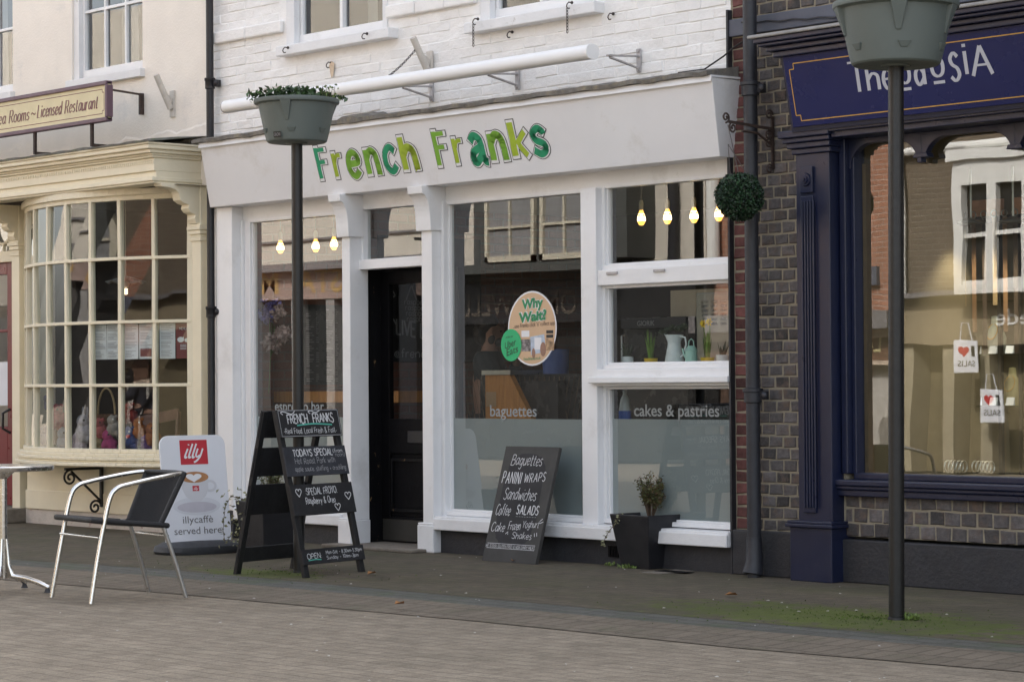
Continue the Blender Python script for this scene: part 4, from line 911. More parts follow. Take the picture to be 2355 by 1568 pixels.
for cx_ in (-19.42,):
    c_ = Vector((-19.30, .06, 2.70)); mb.tube([c_ + Vector((.17 * math.cos(t), 0, .17 * math.sin(t))) for t in [2 * math.pi * i / 28 for i in range(28)]], .018, closed=True)
mb.box(-19.29, -19.27, .045, .075, 2.46, 2.53); mb.tube([(-18.98, .06, 2.46), (-19.05, .06, 2.62), (-19.13, .06, 2.70)], .016); mb.build('fanlight', 'cream', tea, smooth=60)
MB().quad((-19.75, .085, 2.46), (-18.97, .085, 2.46), (-18.97, .085, 2.86), (-19.75, .085, 2.86)).build('fanlight_pane', 'glass', tea)
mb = MB(); mb.box(-19.75, -18.80, -.28, .1, .0, .13); mb.build('doorstep', 'stone', tea, bevel=.015)
mb = MB(); mb.quad((-18.6, 2.2, 0), (-16.0, 2.2, 0), (-16.0, 2.2, 2.9), (-18.6, 2.2, 2.9)); mb.quad((-18.8, .3, 0), (-18.8, 2.2, 0), (-18.8, 2.2, 2.9), (-18.8, .3, 2.9)); mb.quad((-18.8, -.3, 2.85), (-16, -.3, 2.85), (-16, 2.2, 2.85), (-18.8, 2.2, 2.85)); mb.quad((-19.75, 1.2, 0), (-18.8, 1.2, 0), (-18.8, 1.2, 2.9), (-19.75, 1.2, 2.9)); mb.build('interior_wall', mat('tea_room_interior', (.055, .040, .035), .9, .2, 2), tea)
mb = MB(); mb.quad((-18.6, .4, .70), (-16.05, .4, .70), (-16.05, 0, .70), (-18.6, 0, .70)); ring(mb, BR - .6, BR - .06, .69, .70); mb.build('display_shelf', mat('pale_green_cloth', (.50, .56, .42), .9, .08, 8, .3), bowf)
# ================================================================== THINGS ON THE WALLS
def drainpipe(name, label, x, y, r_, z0, z1, collars, m, shoe=None):
    t = thing(name, label, 'drainpipe', (x, y, z0))
    mb = MB(); mb.tube([(x, y, z0), (x, y, z1)], r_, 16); mb.build('pipe', m, t, smooth=50)
    for c in collars:
        mb = MB(); mb.lathe([(r_ * 1.02, c - .055), (r_ * 1.28, c - .05), (r_ * 1.28, c + .01), (r_ * 1.45, c + .015), (r_ * 1.45, c + .035), (r_ * 1.02, c + .04)], (x, y, 0), 18)
        mb.box(x + r_, x + r_ + .035, y + .0, y + .06, c - .035, c + .02); mb.ball((x + r_ + .04, y + .01, c - .008), .026, .02, .026); mb.build('collar', m, t, smooth=50)
    if shoe:
        mb = MB(); mb.tube([(x, y, .25), (x, y, .10), (x - .0, y - .02, .02)], [r_ * 1.1, r_ * 1.25, r_ * 1.5], 16); mb.build('shoe', m, t, smooth=50)
    return t
drainpipe('drainpipe', 'thin black cast iron drainpipe between the cream and white buildings', -15.875, -.06, .031, .0, 6.5, [3.675, 1.824], 'black_pipe')
drainpipe('drainpipe', 'thick dark grey drainpipe on the brick wall beside the red quoin', -10.005, -.11, .044, .0, 6.5, [3.07, 1.145], 'grey_pipe', True)
# retracted awning
t = thing('retracted_awning', 'long white rolled up awning tube fixed to the white brick wall', 'awning', (-13.2, -.35, 3.4))
pr = [(-.35 + .058 * math.copysign(abs(math.cos(a)) ** .8, math.cos(a)), 3.40 + .049 * math.copysign(abs(math.sin(a)) ** .8, math.sin(a))) for a in [2 * math.pi * i / 28 for i in range(28)]]
mb = MB(); mb.prism([(-15.24, y, z_) for y, z_ in pr], (4.06, 0, 0)); mb.build('casing', 'awning', t, smooth=60)
mb = MB(); mb.prism([(-15.24, y, z_) for y, z_ in pr], (-.012, 0, 0)); mb.build('end_cap', 'galv', t)
mb = MB(); mb.prism([(-11.18, -.35 + (y + .35) * 1.06, 3.4 + (z_ - 3.4) * 1.06) for y, z_ in pr], (.014, 0, 0)); mb.prism([(-13.25, -.35 + (y + .35) * 1.012, 3.4 + (z_ - 3.4) * 1.012) for y, z_ in pr], (.008, 0, 0)); mb.build_each('end_cap', 'awning', t, bevel=.003)
for x in (-13.19, -12.27, -11.08):
    mb = MB(); mb.box(x - .018, x + .018, -.012, .0, 3.28, 3.44); mb.beam((x, -.01, 3.39), (x, -.30, 3.37), .03, .012); mb.beam((x, -.01, 3.31), (x, -.28, 3.36), .02, .012)
    mb.lathe([(.012, 0), (.012, .012)], (x, -.012, 3.425), 8, axis=(0, -1, 0)); mb.lathe([(.012, 0), (.012, .012)], (x, -.012, 3.30), 8, axis=(0, -1, 0))
    mb.build('bracket', 'galv', t, bevel=.002)
# flag pole holders
def holder(label, px0, py0, px1, py1):
    a, b = at(px1, py1, -.03), at(px0, py0, -.17); b.x = a.x - .0
    t = thing('flag_holder', label, 'flag holder', a, 'flag pole holders')
    mb = MB(); d = (b - a); mb.tube([a, a + d], .026, 14, cap=False); mb.tube([a, a + d], .021, 14); mb.build('tube', 'flag_white', t, smooth=60)
    mb = MB(); mb.box(a.x - .03, a.x + .03, -.02, .0, a.z - .07, a.z + .15); mb.beam((a.x + .01, -.02, a.z + .06), (a.x + .01, -.09, a.z + .1), .01, .05); mb.build('base_plate', 'flag_white', t, bevel=.003)
    return a, b
holder('slanted white flag holder tube on the cream rendered wall', 364, 172, 392, 250)
fa, fb_ = holder('rust flecked white flag holder tube above the awning', 960, 86, 984, 165)
def chain_mesh(mb, a, b, sag=.0, link=.026, r_=.0028):
    a, b = Vector(a), Vector(b); n = max(3, int((b - a).length / (link * .78)))
    for i in range(n):
        t = (i + .5) / n; c = a.lerp(b, t) - Vector((0, 0, sag * 4 * t * (1 - t))); d = (b - a).normalized(); s_ = (d.cross(EY) if i % 2 else EY.copy())
        if s_.length < .1: s_ = EX.copy()
        s_.normalize()
        mb.tube([c + d * (link * .5 * math.cos(k)) + s_ * (link * .28 * math.sin(k)) for k in [2 * math.pi * j / 8 for j in range(8)]], r_, 5, closed=True)
    return mb
cm = MB(); chain_mesh(cm, at(958, 112, -.14), at(878, 186, -.30), .02); tag(cm.build('chain', 'chain'), 'dark chain hanging from the flag holder down to the awning', 'chain')
HOOKS = [(662, 113, -.09, 0, 'small iron hook at the left end of the window sill'), (844, 86, -.09, 0, 'small iron hook near the right end of the window sill'), (762, 146, .0, 0, 'iron hook with a rust stain low on the white brick wall'),
         (1099, 46, -.09, .16, 'iron hook with a short chain on the sill of the right window'), (1178, 76, .0, 0, 'iron hook in the white brick wall right of the flag holder'), (1410, 34, .0, 0, 'iron hook high on the white brick wall near its right end'), (1315, 2, -.09, .17, 'iron hook with a chain dangling from the right sill end')]
for px, py, y, ch, lab in HOOKS:
    p = at(px, py, y); p.y = y
    if px in (1099, 1315, 662, 844): p.z = 3.80 if px > 1000 else 3.835
    t = thing('wall_hook', lab, 'hook', p, 'iron hooks on the white wall')
    mb = MB(); mb.tube([p + Vector((0, .01, .005)), p + Vector((0, -.03, .005)), p + Vector((0, -.045, -.01)), p + Vector((-.0, -.05, -.025)), p + Vector((0, -.04, -.038)), p + Vector((0, -.022, -.035))], .0045, 6)
    mb.ball(p + Vector((0, .0, .005)), .011); mb.build('hook', 'chain', t, smooth=60)
    if ch: mb = MB(); chain_mesh(mb, p + Vector((0, -.045, -.035)), p + Vector((0, -.045, -.035 - ch))); mb.build('chain', 'chain', t)
p = at(765, 152, .0); rp = Plane((p.x, -.0085, p.z), EX, EZ); mb = MB(); mb.add([rp.p(.035 * math.cos(a) * random.uniform(.7, 1.1), (.035 if math.sin(a) > 0 else .085) * math.sin(a) * random.uniform(.8, 1.1)) for a in [2 * math.pi * i / 18 for i in range(18)]], [tuple(range(18))]); mb.build('rust_stain', mat('rust_stain', (.66, .52, .38), .8, .2, 20, dirt=[((.42, .24, .10), 22, .55, .7)]), shop)
# loose cable at the right end
c0 = [at(1560, 168, -.02), at(1620, 160, -.05), at(1664, 130, -.06), at(1690, 108, -.03), at(1722, 88, -.05)]
tag(MB().tube([Vector((a, b, c)) for a, b, c in c0], .006, 6).build('cable', 'black_pipe', smooth=60), 'thin black cable looping from the white fascia end to the grey drainpipe', 'cable')
cb_ = [at(1705 + i * 30, 52 + (3.5 if i % 2 else 0) - i * 2.0, -.035) for i in range(9)]
tag(MB().tube(cb_, .006, 6).build('cable', 'grey_pipe', smooth=60), 'dark cable running along the blue grey band above the navy cornice', 'cable')
# tea room sign on iron legs
t = thing('hanging_sign', 'cream tea room sign board with purple frame above the bow window', 'sign', (-19, -.55, 3.4))
sx0, sx1, sz0, sz1, sy = -20.4, -16.62, 3.405, 3.715, -.55
mb = MB(); mb.box(sx0, sx1, sy, sy + .03, sz0, sz1); sb = mb.build('board', 'sign_cream', t)
mb = MB(); f = .022
mb.box(sx0, sx1, sy - .018, sy + .045, sz1 - f, sz1 + .012); mb.box(sx0, sx1, sy - .018, sy + .045, sz0 - .012, sz0 + f); mb.box(sx1 - f, sx1 + .012, sy - .018, sy + .045, sz0 + f, sz1 - f); mb.build('frame', 'sign_purple', t, bevel=.006)
spl = Plane((0, sy, 0), EX, EZ); mb = MB(); q = .055; a, b, c, d = sx0, sx1 - q, sz0 + q, sz1 - q; e = .025
pts = [(a, d), (b - e, d), (b - e, d - e), (b, d - e), (b, c + e), (b - e, c + e), (b - e, c), (a, c)]
for i in range(7): ribbon(mb, spl, [pts[i], pts[i + 1]], .006, .001 + i * 2e-5)
xa, xb = X(0, 275, sy), X(229, 240, sy)
write(mb, spl, 'Tea Rooms', X(-13, 285, sy), Z(44, 280, sy), X(66, 268, sy) - X(-13, 285, sy), .105, .15, .045, .22, serif=.055, gap=.2)
write(mb, spl, '~', X(72, 263, sy), Z(76, 272, sy), .07, .10, .10)
write(mb, spl, 'Licensed Restaurant', X(86, 258, sy), Z(115, 267, sy), X(227, 245, sy) - X(86, 258, sy) - .02, .105, .15, .045, .22, serif=.055, gap=.2)
mb.build('lettering', 'sign_brown', sb)
mb = MB()
for x in (X(80, 330, -.54), X(211, 300, -.54)): mb.box(x - .012, x + .012, -.55, -.525, 3.225, 3.40); mb.box(x - .012, x + .012, -.55, -.28, 3.205, 3.228)
mb.build_each('leg', 'iron_rust', t)
mb = MB(); p1 = at(325, 218, -.02); mb.beam((-16.63, -.53, 3.655), (p1.x, -.03, p1.z), .016, .016); mb.box(p1.x - .012, p1.x + .012, -.04, -.0, p1.z - .17, p1.z + .01); mb.build('stay', 'iron_rust', t)
# wrought iron bracket under the bow sill
t = thing('scroll_bracket', 'black wrought iron scroll bracket under the bow window sill', 'bracket', (-17.0, -.05, .3))
xq = X(235, 1110, -.03); zt_, zb_ = .53, Z(235, 1165, -.03)
mb = MB(); mb.box(xq - .014, xq + .014, -.05, -.025, zb_, zt_); mb.box(xq - .014, xq + .014, -.40, -.05, zt_ - .022, zt_); mb.beam((xq, -.045, zb_ + .05), (xq, -.34, zt_ - .03), .016, .016, up=EX); mb.build('arms', 'iron', t)
mb = MB(); mb.tube(scroll((xq, -.35, zt_ - .085), EY, EZ, .068, .012, 1.5, math.pi / 2), .010, 6); mb.tube(scroll((xq, -.10, zb_ - .0), EY, EZ, .065, .012, 1.5, 0), .010, 6); mb.build_each('scroll', 'iron', t, smooth=60)
# hanging basket bracket and topiary ball on the brick wall
t = thing('basket_bracket', 'rusty wrought iron hanging bracket with scrolls on the grey bricks', 'bracket', (-9.95, -.02, 2.7))
bxp = X(1778, 330, -.01)
za, zb2, zm = Z(1778, 258, 0), Z(1772, 402, 0), Z(1740, 292, -.2)
mb = MB(); mb.beam((bxp, -.015, zb2 + .03), (bxp, -.015, za - .03), .022, .012, up=EX); mb.beam((bxp, -.015, zm), (bxp, -.42, zm + .02), .016, .014, up=EX); mb.tube([(bxp, -.02, zb2 + .18), (bxp, -.16, zb2 + .25), (bxp, -.30, zm - .03)], .008, 6); mb.build('arm', 'iron_rust', t, smooth=50)
mb = MB()
for c_, r_, a0 in (((bxp, -.045, za - .02), .035, 0), ((bxp, -.045, zb2 + .03), .035, 0), ((bxp, -.05, zb2 + .19), .034, 0), ((bxp, -.05, zm - .04), .034, 0), ((bxp, -.385, zm - .015), .036, math.pi / 2), ((bxp, -.45, zm + .045), .034, -math.pi / 2)): mb.tube(scroll(c_, EY, EZ, r_, .008, 1.4, a0, 16), .0065, 6)
mb.build_each('scroll', 'iron_rust', t, smooth=60)
tb = at(1701, 453, -.43); tb.x = bxp; 
tb = at(1701, 453, -.43); tr = 55 / (FPX / (tb - CAM).dot(FW))
t = thing('topiary_ball', 'dark green leafy topiary ball hanging on thin chains by the brick wall', 'topiary ball', tb)
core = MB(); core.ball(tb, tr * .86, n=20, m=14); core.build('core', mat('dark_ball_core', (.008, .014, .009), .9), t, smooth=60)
mb = MB()
for i in range(5200):
    z_ = random.uniform(-1, 1); ph = random.uniform(0, 2 * math.pi); s_ = math.sqrt(1 - z_ * z_); n_ = Vector((s_ * math.cos(ph), s_ * math.sin(ph), z_)); mb.tone = random.random()
    d = (n_ * random.uniform(.2, 1) + Vector((random.gauss(0, .6), random.gauss(0, .6), random.gauss(0, .6)))).normalized(); mb.leaf(tb + n_ * tr * (random.uniform(.82, .97) + .045 * math.sin(n_.x * 7 + 1) * math.sin(n_.z * 6) + (.06 if random.random() < .03 else 0)), d, .019, .014, n_)
mb.build('foliage', 'leaf_ball', t)
mb = MB(); hk = Vector((bxp, -.43, zm - .0)); mb.tube([hk, tb + Vector((0, 0, tr * .8))], .003, 5)
for k in (-1, 1): mb.tube([hk - Vector((0, 0, .12)), tb + Vector((k * tr * .5, 0, tr * .8))], .0022, 5)
mb.build('hanging_chain', 'chain', t)

# ================================================================== WINDOW STICKERS
gpl = Plane((0, GY - .006, 0), EX, EZ)
def guv(px, py): q = at(px, py, GY - .006); return q.x, q.z
u, v = guv(1224, 755); ru = (guv(1280, 755)[0] - guv(1168, 755)[0]) / 2; rv = (guv(1224, 669)[1] - guv(1224, 841)[1]) / 2
t = thing('window_sticker', 'oval tan sticker with a phone picture on the big shop window', 'sticker', (u, GY, v))
mb = MB(); disc(mb, gpl, u, v, ru, rv, .001); mb.build('border', 'sticker_white', t)
mb = MB(); disc(mb, gpl, u, v, ru - .012, rv - .012, .002); ov = mb.build('face', 'tan', t)
def stext(s, pxa, pxb, py0, h, dy, m, bold, rise, hh, name='lettering', par=None, fun=printed, **k):
    mb = MB(); ua, va = guv(pxa, py0); ub, _ = guv(pxb, py0); fun(mb, gpl, s, ua, va, ub - ua, h, bold, 0, hh, rise) if fun is printed else fun(mb, gpl, s, ua, va, ub - ua, h, h=hh, rise=rise, **k); return mb.build(name, m, par or ov)
for bo, mm, hh in ((.085, 'sticker_white', .003), (.045, 'green_ink', .0045)):
    stext('Why', 1201, 1250, 711, .066, 0, mm, bo, .07, hh); stext('Wait?', 1194, 1258, 742, .068, 0, mm, bo, .07, hh + .0003)
stext('..use Franks click \'n\' collect app', 1181, 1277, 755, .030, 0, 'brown_ink', .01, .04, .003)
mb = MB(); a, b = guv(1222, 816), guv(1252, 770); mb.add([gpl.p(a[0], a[1], .003), gpl.p(b[0] + .02, a[1] + .02, .003), gpl.p(b[0], b[1] + .005, .003), gpl.p(a[0] - .01, b[1] - .012, .003)], [(0, 1, 2, 3)]); mb.build('photo', mat('pale_blue_print', (.45, .52, .62), .5, .2, 30), ov)
mb = MB(); a, b = guv(1230, 804), guv(1246, 776); rect(mb, gpl, a[0], a[1], b[0], b[1], .0036); mb.build('phone_print', 'sticker_white', ov)
mb = MB(); a = guv(1250, 803); disc(mb, gpl, a[0], a[1], .03, .05, .0042); a = guv(1228, 812); disc(mb, gpl, a[0], a[1], .018, .035, .0042); mb.build('hand_print', 'skin', ov)
mb = MB(); a, b = guv(1200, 808), guv(1221, 780); rect(mb, gpl, a[0], a[1], b[0], b[1], .003); mb.build('shop_print', mat('shop_photo_print', (.22, .2, .2), .5, .9, 40), ov)
mb = MB(); a, b = guv(1256, 806), guv(1275, 778); rect(mb, gpl, a[0], a[1], b[0], b[1] , .003); mb.build('coffee_print', mat('coffee_photo_print', (.40, .26, .15), .5, .7, 30), ov)
mb = MB(); a, b = guv(1200, 775), guv(1218, 760); rect(mb, gpl, a[0], a[1], b[0], b[1], .003); mb.build('card_print', 'sticker_white', ov)
mb = MB()
for y0_, y1_ in ((767, 759), (777, 769)): a, b = guv(1257, y0_), guv(1273, y1_); rect(mb, gpl, a[0], a[1], b[0], b[1], .003)
mb.build('badge_print', 'ink', ov)
stext('frenchfranks.co.uk', 1205, 1244, 829, .022, 0, 'green_ink', .01, .04, .003)
u, v = guv(1177, 793.5); ru = (guv(1201, 794)[0] - guv(1154, 794)[0]) / 2; rv = (guv(1177, 757)[1] - guv(1177, 831)[1]) / 2
t = thing('window_sticker', 'bright green oval sticker overlapping the larger tan one', 'sticker', (u, GY, v))
mb = MB(); disc(mb, gpl, u, v, ru, rv, .006); gs = mb.build('face', 'eats_green', t)
stext('Uber', 1163, 1188, 803, .052, 0, 'ink', .0, .25, .0072, par=gs); stext('Eats', 1167, 1193, 819, .052, 0, 'ink', .0, .25, .0072, par=gs); stext('order on', 1165, 1181, 778, .016, 0, 'ink', 0, .1, .0072, par=gs)

# ================================================================== INSIDE THE WHITE SHOP
def bulb(px, py, Y, lab, grp):
    p = at(px, py, Y); t = thing('pendant_bulb', lab, 'pendant lamp', p, grp)
    B = lambda pr: [(r_ * .78, z_ * .78) for r_, z_ in pr]
    mb = MB(); mb.lathe(B([(.001, -.075), (.020, -.07), (.034, -.045), (.038, -.02), (.034, .01), (.022, .045), (.016, .065)]), p, 16); mb.build('bulb', 'bulb_glass', t, smooth=60)
    mb = MB(); mb.lathe(B([(.001, -.055), (.024, -.052), (.0375, -.032), (.0388, -.018), (.0350, .006), (.026, .034), (.001, .036)]), p, 12); mb.build('filament', 'bulb_core', t, smooth=60)
    mb = MB(); mb.lathe([(.015, .050), (.017, .10), (.010, .12)], p, 12); mb.build('lamp_holder', 'lamp_cap', t, smooth=40)
    mb = MB(); mb.tube([p + Vector((0, 0, .12)), (p.x, p.y, 2.75)], .004, 5); mb.build('flex', mat('grey_flex', (.3, .29, .26), .6) if 'flex' not in M else M['flex'], t)
M['flex'] = mat('grey_flex', (.3, .29, .26), .6)
bulb(645, 567, .42, 'glowing filament bulb nearest the pole in the left shop window', 'glowing bulbs in the shop windows'); bulb(726, 564, .5, 'glowing filament bulb between two others in the left shop window', 'glowing bulbs in the shop windows'); bulb(768, 559, .5, 'glowing filament bulb nearest the door pilaster', 'glowing bulbs in the shop windows')
for px, py, l in ((1475, 500, 'glowing filament bulb nearest the white mullion of the right window'), (1535, 497, 'glowing filament bulb second from the mullion in the right window'), (1596, 494, 'glowing filament bulb third from the mullion in the right window'), (1653, 490, 'glowing filament bulb partly hidden by the topiary ball')): bulb(px, py, .75, l, 'glowing bulbs in the shop windows')
# menu board, shelf and flowers by the left window
a, b = atx(700, 700, XI + .03), atx(792, 884, XI + .03)
t = thing('menu_board', 'grey menu board with columns of small print on the inside brick wall', 'menu board', (XI + .03, a.y, b.z))
mb = MB(); mb.box(XI + .004, XI + .03, a.y, b.y, b.z, a.z); mb.build('panel', mat('grey_menu_panel', (.075, .085, .085), .3, .1, 3), t)
mpl = Plane((XI + .03, 0, 0), EY, EZ); mb = MB()
for col in range(4):
    ua = a.y + (b.y - a.y) * (.04 + .245 * col); 
    for r_ in range(34):
        if random.random() < .25: continue
        vv = b.z + (a.z - b.z) * (.04 + .92 * r_ / 34); wv = (b.y - a.y) * random.uniform(.06, .2) * (.4 if col == 3 or col == 1 else 1); rect(mb, mpl, ua, vv, ua + wv, vv + .008, .0015)
mb.build('print', 'chalk_dim', t)
p = atx(600, 880, XI); 
mb = MB(); mb.box(-15.85, -14.25, .55, 1.0, Z(700, 925, .55), Z(700, 900, .55)); tag(mb.build('wooden_shelf', 'orange_wood'), 'orange varnished wooden counter shelf inside the left window', 'shelf')
t = thing('flower_bunch', 'bunch of lilac and pale pink artificial flowers in the left window', 'flowers', at(628, 900, .35))
for px, py, n_, rr, m in ((622, 718, 60, .11, 'floral_lilac'), (641, 722, 30, .06, 'floral_pink'), (648, 765, 26, .07, 'floral_pink'), (628, 790, 30, .08, 'floral_pink'), (655, 772, 14, .05, 'floral_pink')):
    c_ = at(px, py, .35); mb = MB()
    for i in range(n_):
        d = Vector((random.gauss(0, 1), random.gauss(0, 1), random.gauss(0, 1))).normalized(); q = c_ + d * rr * random.uniform(.2, 1); mb.tone = random.random()
        for k in range(4): mb.leaf(q, Vector((random.gauss(0, 1), random.gauss(0, 1) - .4, random.gauss(0, 1))), .045, .035)
    mb.build('blossom', m, t)
mb = MB()
for k in range(5): mb.tube([at(620 + k * 6, 730 + k * 10, .36), at(622, 820, .37), at(618, 905, .38)], .004, 5)
mb.build('stem', 'stem', t)
# the man behind the glass
def skin_body(name, chain, links, m, parent, root=0, sub=2):
    me = bpy.data.meshes.new(name); me.from_pydata([c[0] for c in chain], links, []); o = bpy.data.objects.new(name, me); COL.objects.link(o)
    me.materials.append(M[m]); sk = o.modifiers.new('skin', 'SKIN'); sk.use_smooth_shade = True
    if not me.skin_vertices: 
        bm = bmesh.new(); bm.from_mesh(me); bm.verts.layers.skin.verify(); bm.to_mesh(me); bm.free()
    for i, c in enumerate(chain):
        r_ = c[1]; me.skin_vertices[0].data[i].radius = r_ if isinstance(r_, tuple) else (r_, r_); me.skin_vertices[0].data[i].use_root = (i == root)
    sb_ = o.modifiers.new('sub', 'SUBSURF'); sb_.levels = sb_.render_levels = sub
    if parent: adopt(o, parent)
    return o
def person(loc, yaw, h, label, top, legs, hair, pose='stand', beard=False, short=False, coat_len=.45):
    t = thing('person', label, 'person', loc); base = Vector(loc); k = h / 1.75
    cy, sy_ = math.cos(yaw), math.sin(yaw)
    def W(f, s, z_): return base + Vector((cy * f - sy_ * s, sy_ * f + cy * s, z_)) * 1.0 if False else base + Vector(((cy * f - sy_ * s) * k, (sy_ * f + cy * s) * k, z_ * k))
    P = {'pel': (W(0, 0, .95), .125), 'wai': (W(.0, 0, 1.12), .12), 'che': (W(.01, 0, 1.32), (.15, .12)), 'nek0': (W(.0, 0, 1.46), .07), 'nek': (W(.015, 0, 1.53), .055), 'hd0': (W(.03, 0, 1.60), .075), 'hd1': (W(.03, 0, 1.68), .085), 'hd2': (W(.02, 0, 1.735), .055)}
    for s in (-1, 1):
        P['hip%d' % s] = (W(0, .09 * s, .88), .10); P['kne%d' % s] = (W(.02, .10 * s, .49), .062); P['ank%d' % s] = (W(-.01, .11 * s, .09), .042); P['toe%d' % s] = (W(.15, .12 * s, .035), .035)
        P['sho%d' % s] = (W(0, .19 * s, 1.40), .066)
    if pose == 'chin':
        P['elb1'] = (W(.16, .20, 1.12), .047); P['wri1'] = (W(.22, .04, 1.38), .030); P['elb-1'] = (W(.12, -.22, 1.12), .047); P['wri-1'] = (W(.25, .05, 1.14), .030)
    elif pose == 'reach':
        P['elb1'] = (W(.05, .25, 1.12), .045); P['wri1'] = (W(.10, .22, .88), .028); P['elb-1'] = (W(.10, -.23, 1.14), .045); P['wri-1'] = (W(.34, -.16, 1.10), .028)
    else:
        for s in (-1, 1): P['elb%d' % s] = (W(-.02, .25 * s, 1.12), .045); P['wri%d' % s] = (W(.05, .24 * s, .87), .028)
    names = list(P); ix = {n_: i for i, n_ in enumerate(names)}
    E_ = [('pel', 'wai'), ('wai', 'che'), ('che', 'nek0'), ('nek0', 'nek'), ('nek', 'hd0'), ('hd0', 'hd1'), ('hd1', 'hd2')]
    for s in ('-1', '1'): E_ += [('pel', 'hip' + s), ('hip' + s, 'kne' + s), ('kne' + s, 'ank' + s), ('ank' + s, 'toe' + s), ('che', 'sho' + s), ('sho' + s, 'elb' + s), ('elb' + s, 'wri' + s)]
    chain = [(P[n_][0], tuple(x * k for x in P[n_][1]) if isinstance(P[n_][1], tuple) else P[n_][1] * k) for n_ in names]; links = [(ix[a], ix[b]) for a, b in E_]
    # hands: palm plus five fingers rooted in it
    for s in ('-1', '1'):
        w0, e0 = P['wri' + s][0], P['elb' + s][0]; d = (w0 - e0).normalized(); side = d.cross(EZ).normalized() if abs(d.z) < .95 else Vector((cy, sy_, 0)); nn = side.cross(d)
        ip = len(chain); chain.append((w0 + d * .05 * k, .030 * k)); links.append((ix['wri' + s], ip))
        for fi, (off, ln) in enumerate(((-.027, .055), (-.009, .068), (.009, .064), (.026, .05))):
            b0 = len(chain); r0 = w0 + d * .085 * k + side * off * k
            chain += [(r0, .0095 * k), (r0 + d * ln * .5 * k + nn * .012 * k, .0085 * k), (r0 + d * ln * .8 * k + nn * .035 * k, .0075 * k)]; links += [(ip, b0), (b0, b0 + 1), (b0 + 1, b0 + 2)]
        b0 = len(chain); chain += [(w0 + d * .05 * k - side * .038 * k, .011 * k), (w0 + d * .09 * k - side * .05 * k + nn * .015 * k, .009 * k)]; links += [(ip, b0), (b0, b0 + 1)]
    # face: nose, chin, ears grown from the head
    ih = ix['hd0']
    for pt, r_ in ((W(.135, 0, 1.605), .013), (W(.10, 0, 1.545), .026), (W(.03, .085, 1.61), .014), (W(.03, -.085, 1.61), .014)): b0 = len(chain); chain.append((pt, r_ * k)); links.append((ih, b0))
    body = skin_body('body', chain, links, 'skin', t, root=0)
    # clothing: the same skeleton, a little thicker
    def cloth(name, ns, es, grow, m):
        ii = {n_: i for i, n_ in enumerate(ns)}; ch = [(P[n_][0], tuple((x + grow) * k for x in P[n_][1]) if isinstance(P[n_][1], tuple) else (P[n_][1] + grow) * k) for n_ in ns]
        return skin_body(name, ch, [(ii[a], ii[b]) for a, b in es], m, t)
    if coat_len > .5:
        P['hem'] = (W(0, 0, .95 - coat_len * .5), .19); P['hem0'] = (W(0, 0, .93), .16); cl = [('wai', 'hem0'), ('hem0', 'hem')]; ns = ['wai', 'che', 'nek0', 'sho1', 'elb1', 'wri1', 'sho-1', 'elb-1', 'wri-1', 'hem0', 'hem']
    else: cl = [('wai', 'pel')]; ns = ['wai', 'che', 'nek0', 'sho1', 'elb1', 'wri1', 'sho-1', 'elb-1', 'wri-1', 'pel']
    cloth('coat', ns, [('wai', 'che'), ('che', 'nek0'), ('che', 'sho1'), ('sho1', 'elb1'), ('elb1', 'wri1'), ('che', 'sho-1'), ('sho-1', 'elb-1'), ('elb-1', 'wri-1')] + cl, .032, top)
    cloth('trousers', ['pel', 'hip1', 'kne1', 'ank1', 'hip-1', 'kne-1', 'ank-1'], [('pel', 'hip1'), ('hip1', 'kne1'), ('kne1', 'ank1'), ('pel', 'hip-1'), ('hip-1', 'kne-1'), ('kne-1', 'ank-1')], .018, legs)
    mb = MB()
    mb.ball(W(-.012, 0, 1.69), .105 * k, .10 * k, .095 * k, 18, 12)
    if not short: mb.ball(W(-.045, 0, 1.62), .075 * k, .088 * k, .10 * k, 14, 10)
    mb.build('hair', hair, t, smooth=80)
    mb = MB()
    for s in (-1, 1): mb.ball(W(.108, .034 * s, 1.635), .007 * k, .012 * k, .006 * k, 8, 6)
    mb.build_each('eye', 'hair', t, smooth=80)
    mb = MB(); mb.ball(W(.118, 0, 1.573), .010 * k, .025 * k, .006 * k, 10, 6); mb.build('mouth', mat('lips', (.24, .08, .07), .5), t, smooth=80)
    if beard: mb = MB(); mb.ball(W(.075, 0, 1.555), .055 * k, .066 * k, .045 * k, 14, 10); mb.ball(W(.03, .06, 1.58), .04 * k, .025 * k, .05 * k); mb.ball(W(.03, -.06, 1.58), .04 * k, .025 * k, .05 * k); mb.build('beard', hair, t, smooth=80)
    return t
pm = at(1124, 900, 1.65)
person((pm.x, 1.65, 0), R(40), 1.76, 'bearded man in a dark jacket, hand at his chin, behind the shop glass', 'jacket', 'trouser', 'hair', 'chin', True)
# counter end with wooden panel
Yc = 1.0
t = thing('counter', 'wooden counter end panel with steel top inside the shop', 'counter', at(1150, 963, Yc))
c0, c1 = at(1116, 862, Yc), at(1168, 862, Yc); cbx = at(1222, 963, Yc)
mb = MB(); mb.prism([(c0.x, Yc, .05), (cbx.x + .55, Yc, .05), (cbx.x, Yc, cbx.z), (c1.x + .02, Yc, c1.z), (c0.x, Yc, c0.z)], (0, .05, 0)); mb.build('side_panel', 'orange_wood', t)
mb = MB(); mb.box(c0.x - .02, c1.x + .05, Yc - .02, Yc + .6, c0.z, c0.z + .035); mb.build('counter_top', 'steel', t)
mb = MB(); mb.box(c0.x + .02, c0.x + .75, Yc + .06, Yc + .6, .05, c0.z - .05); mb.build('cabinet', 'oven_black', t)
q0, q1 = at(1118, 935, Yc - .002), at(1141, 901, Yc - .002); mb = MB(); mb.box(q0.x, q1.x, Yc - .003, Yc - .0015, q0.z, q1.z); mb.build('paper_note', mat('tan_note', (.42, .27, .15), .8), t)
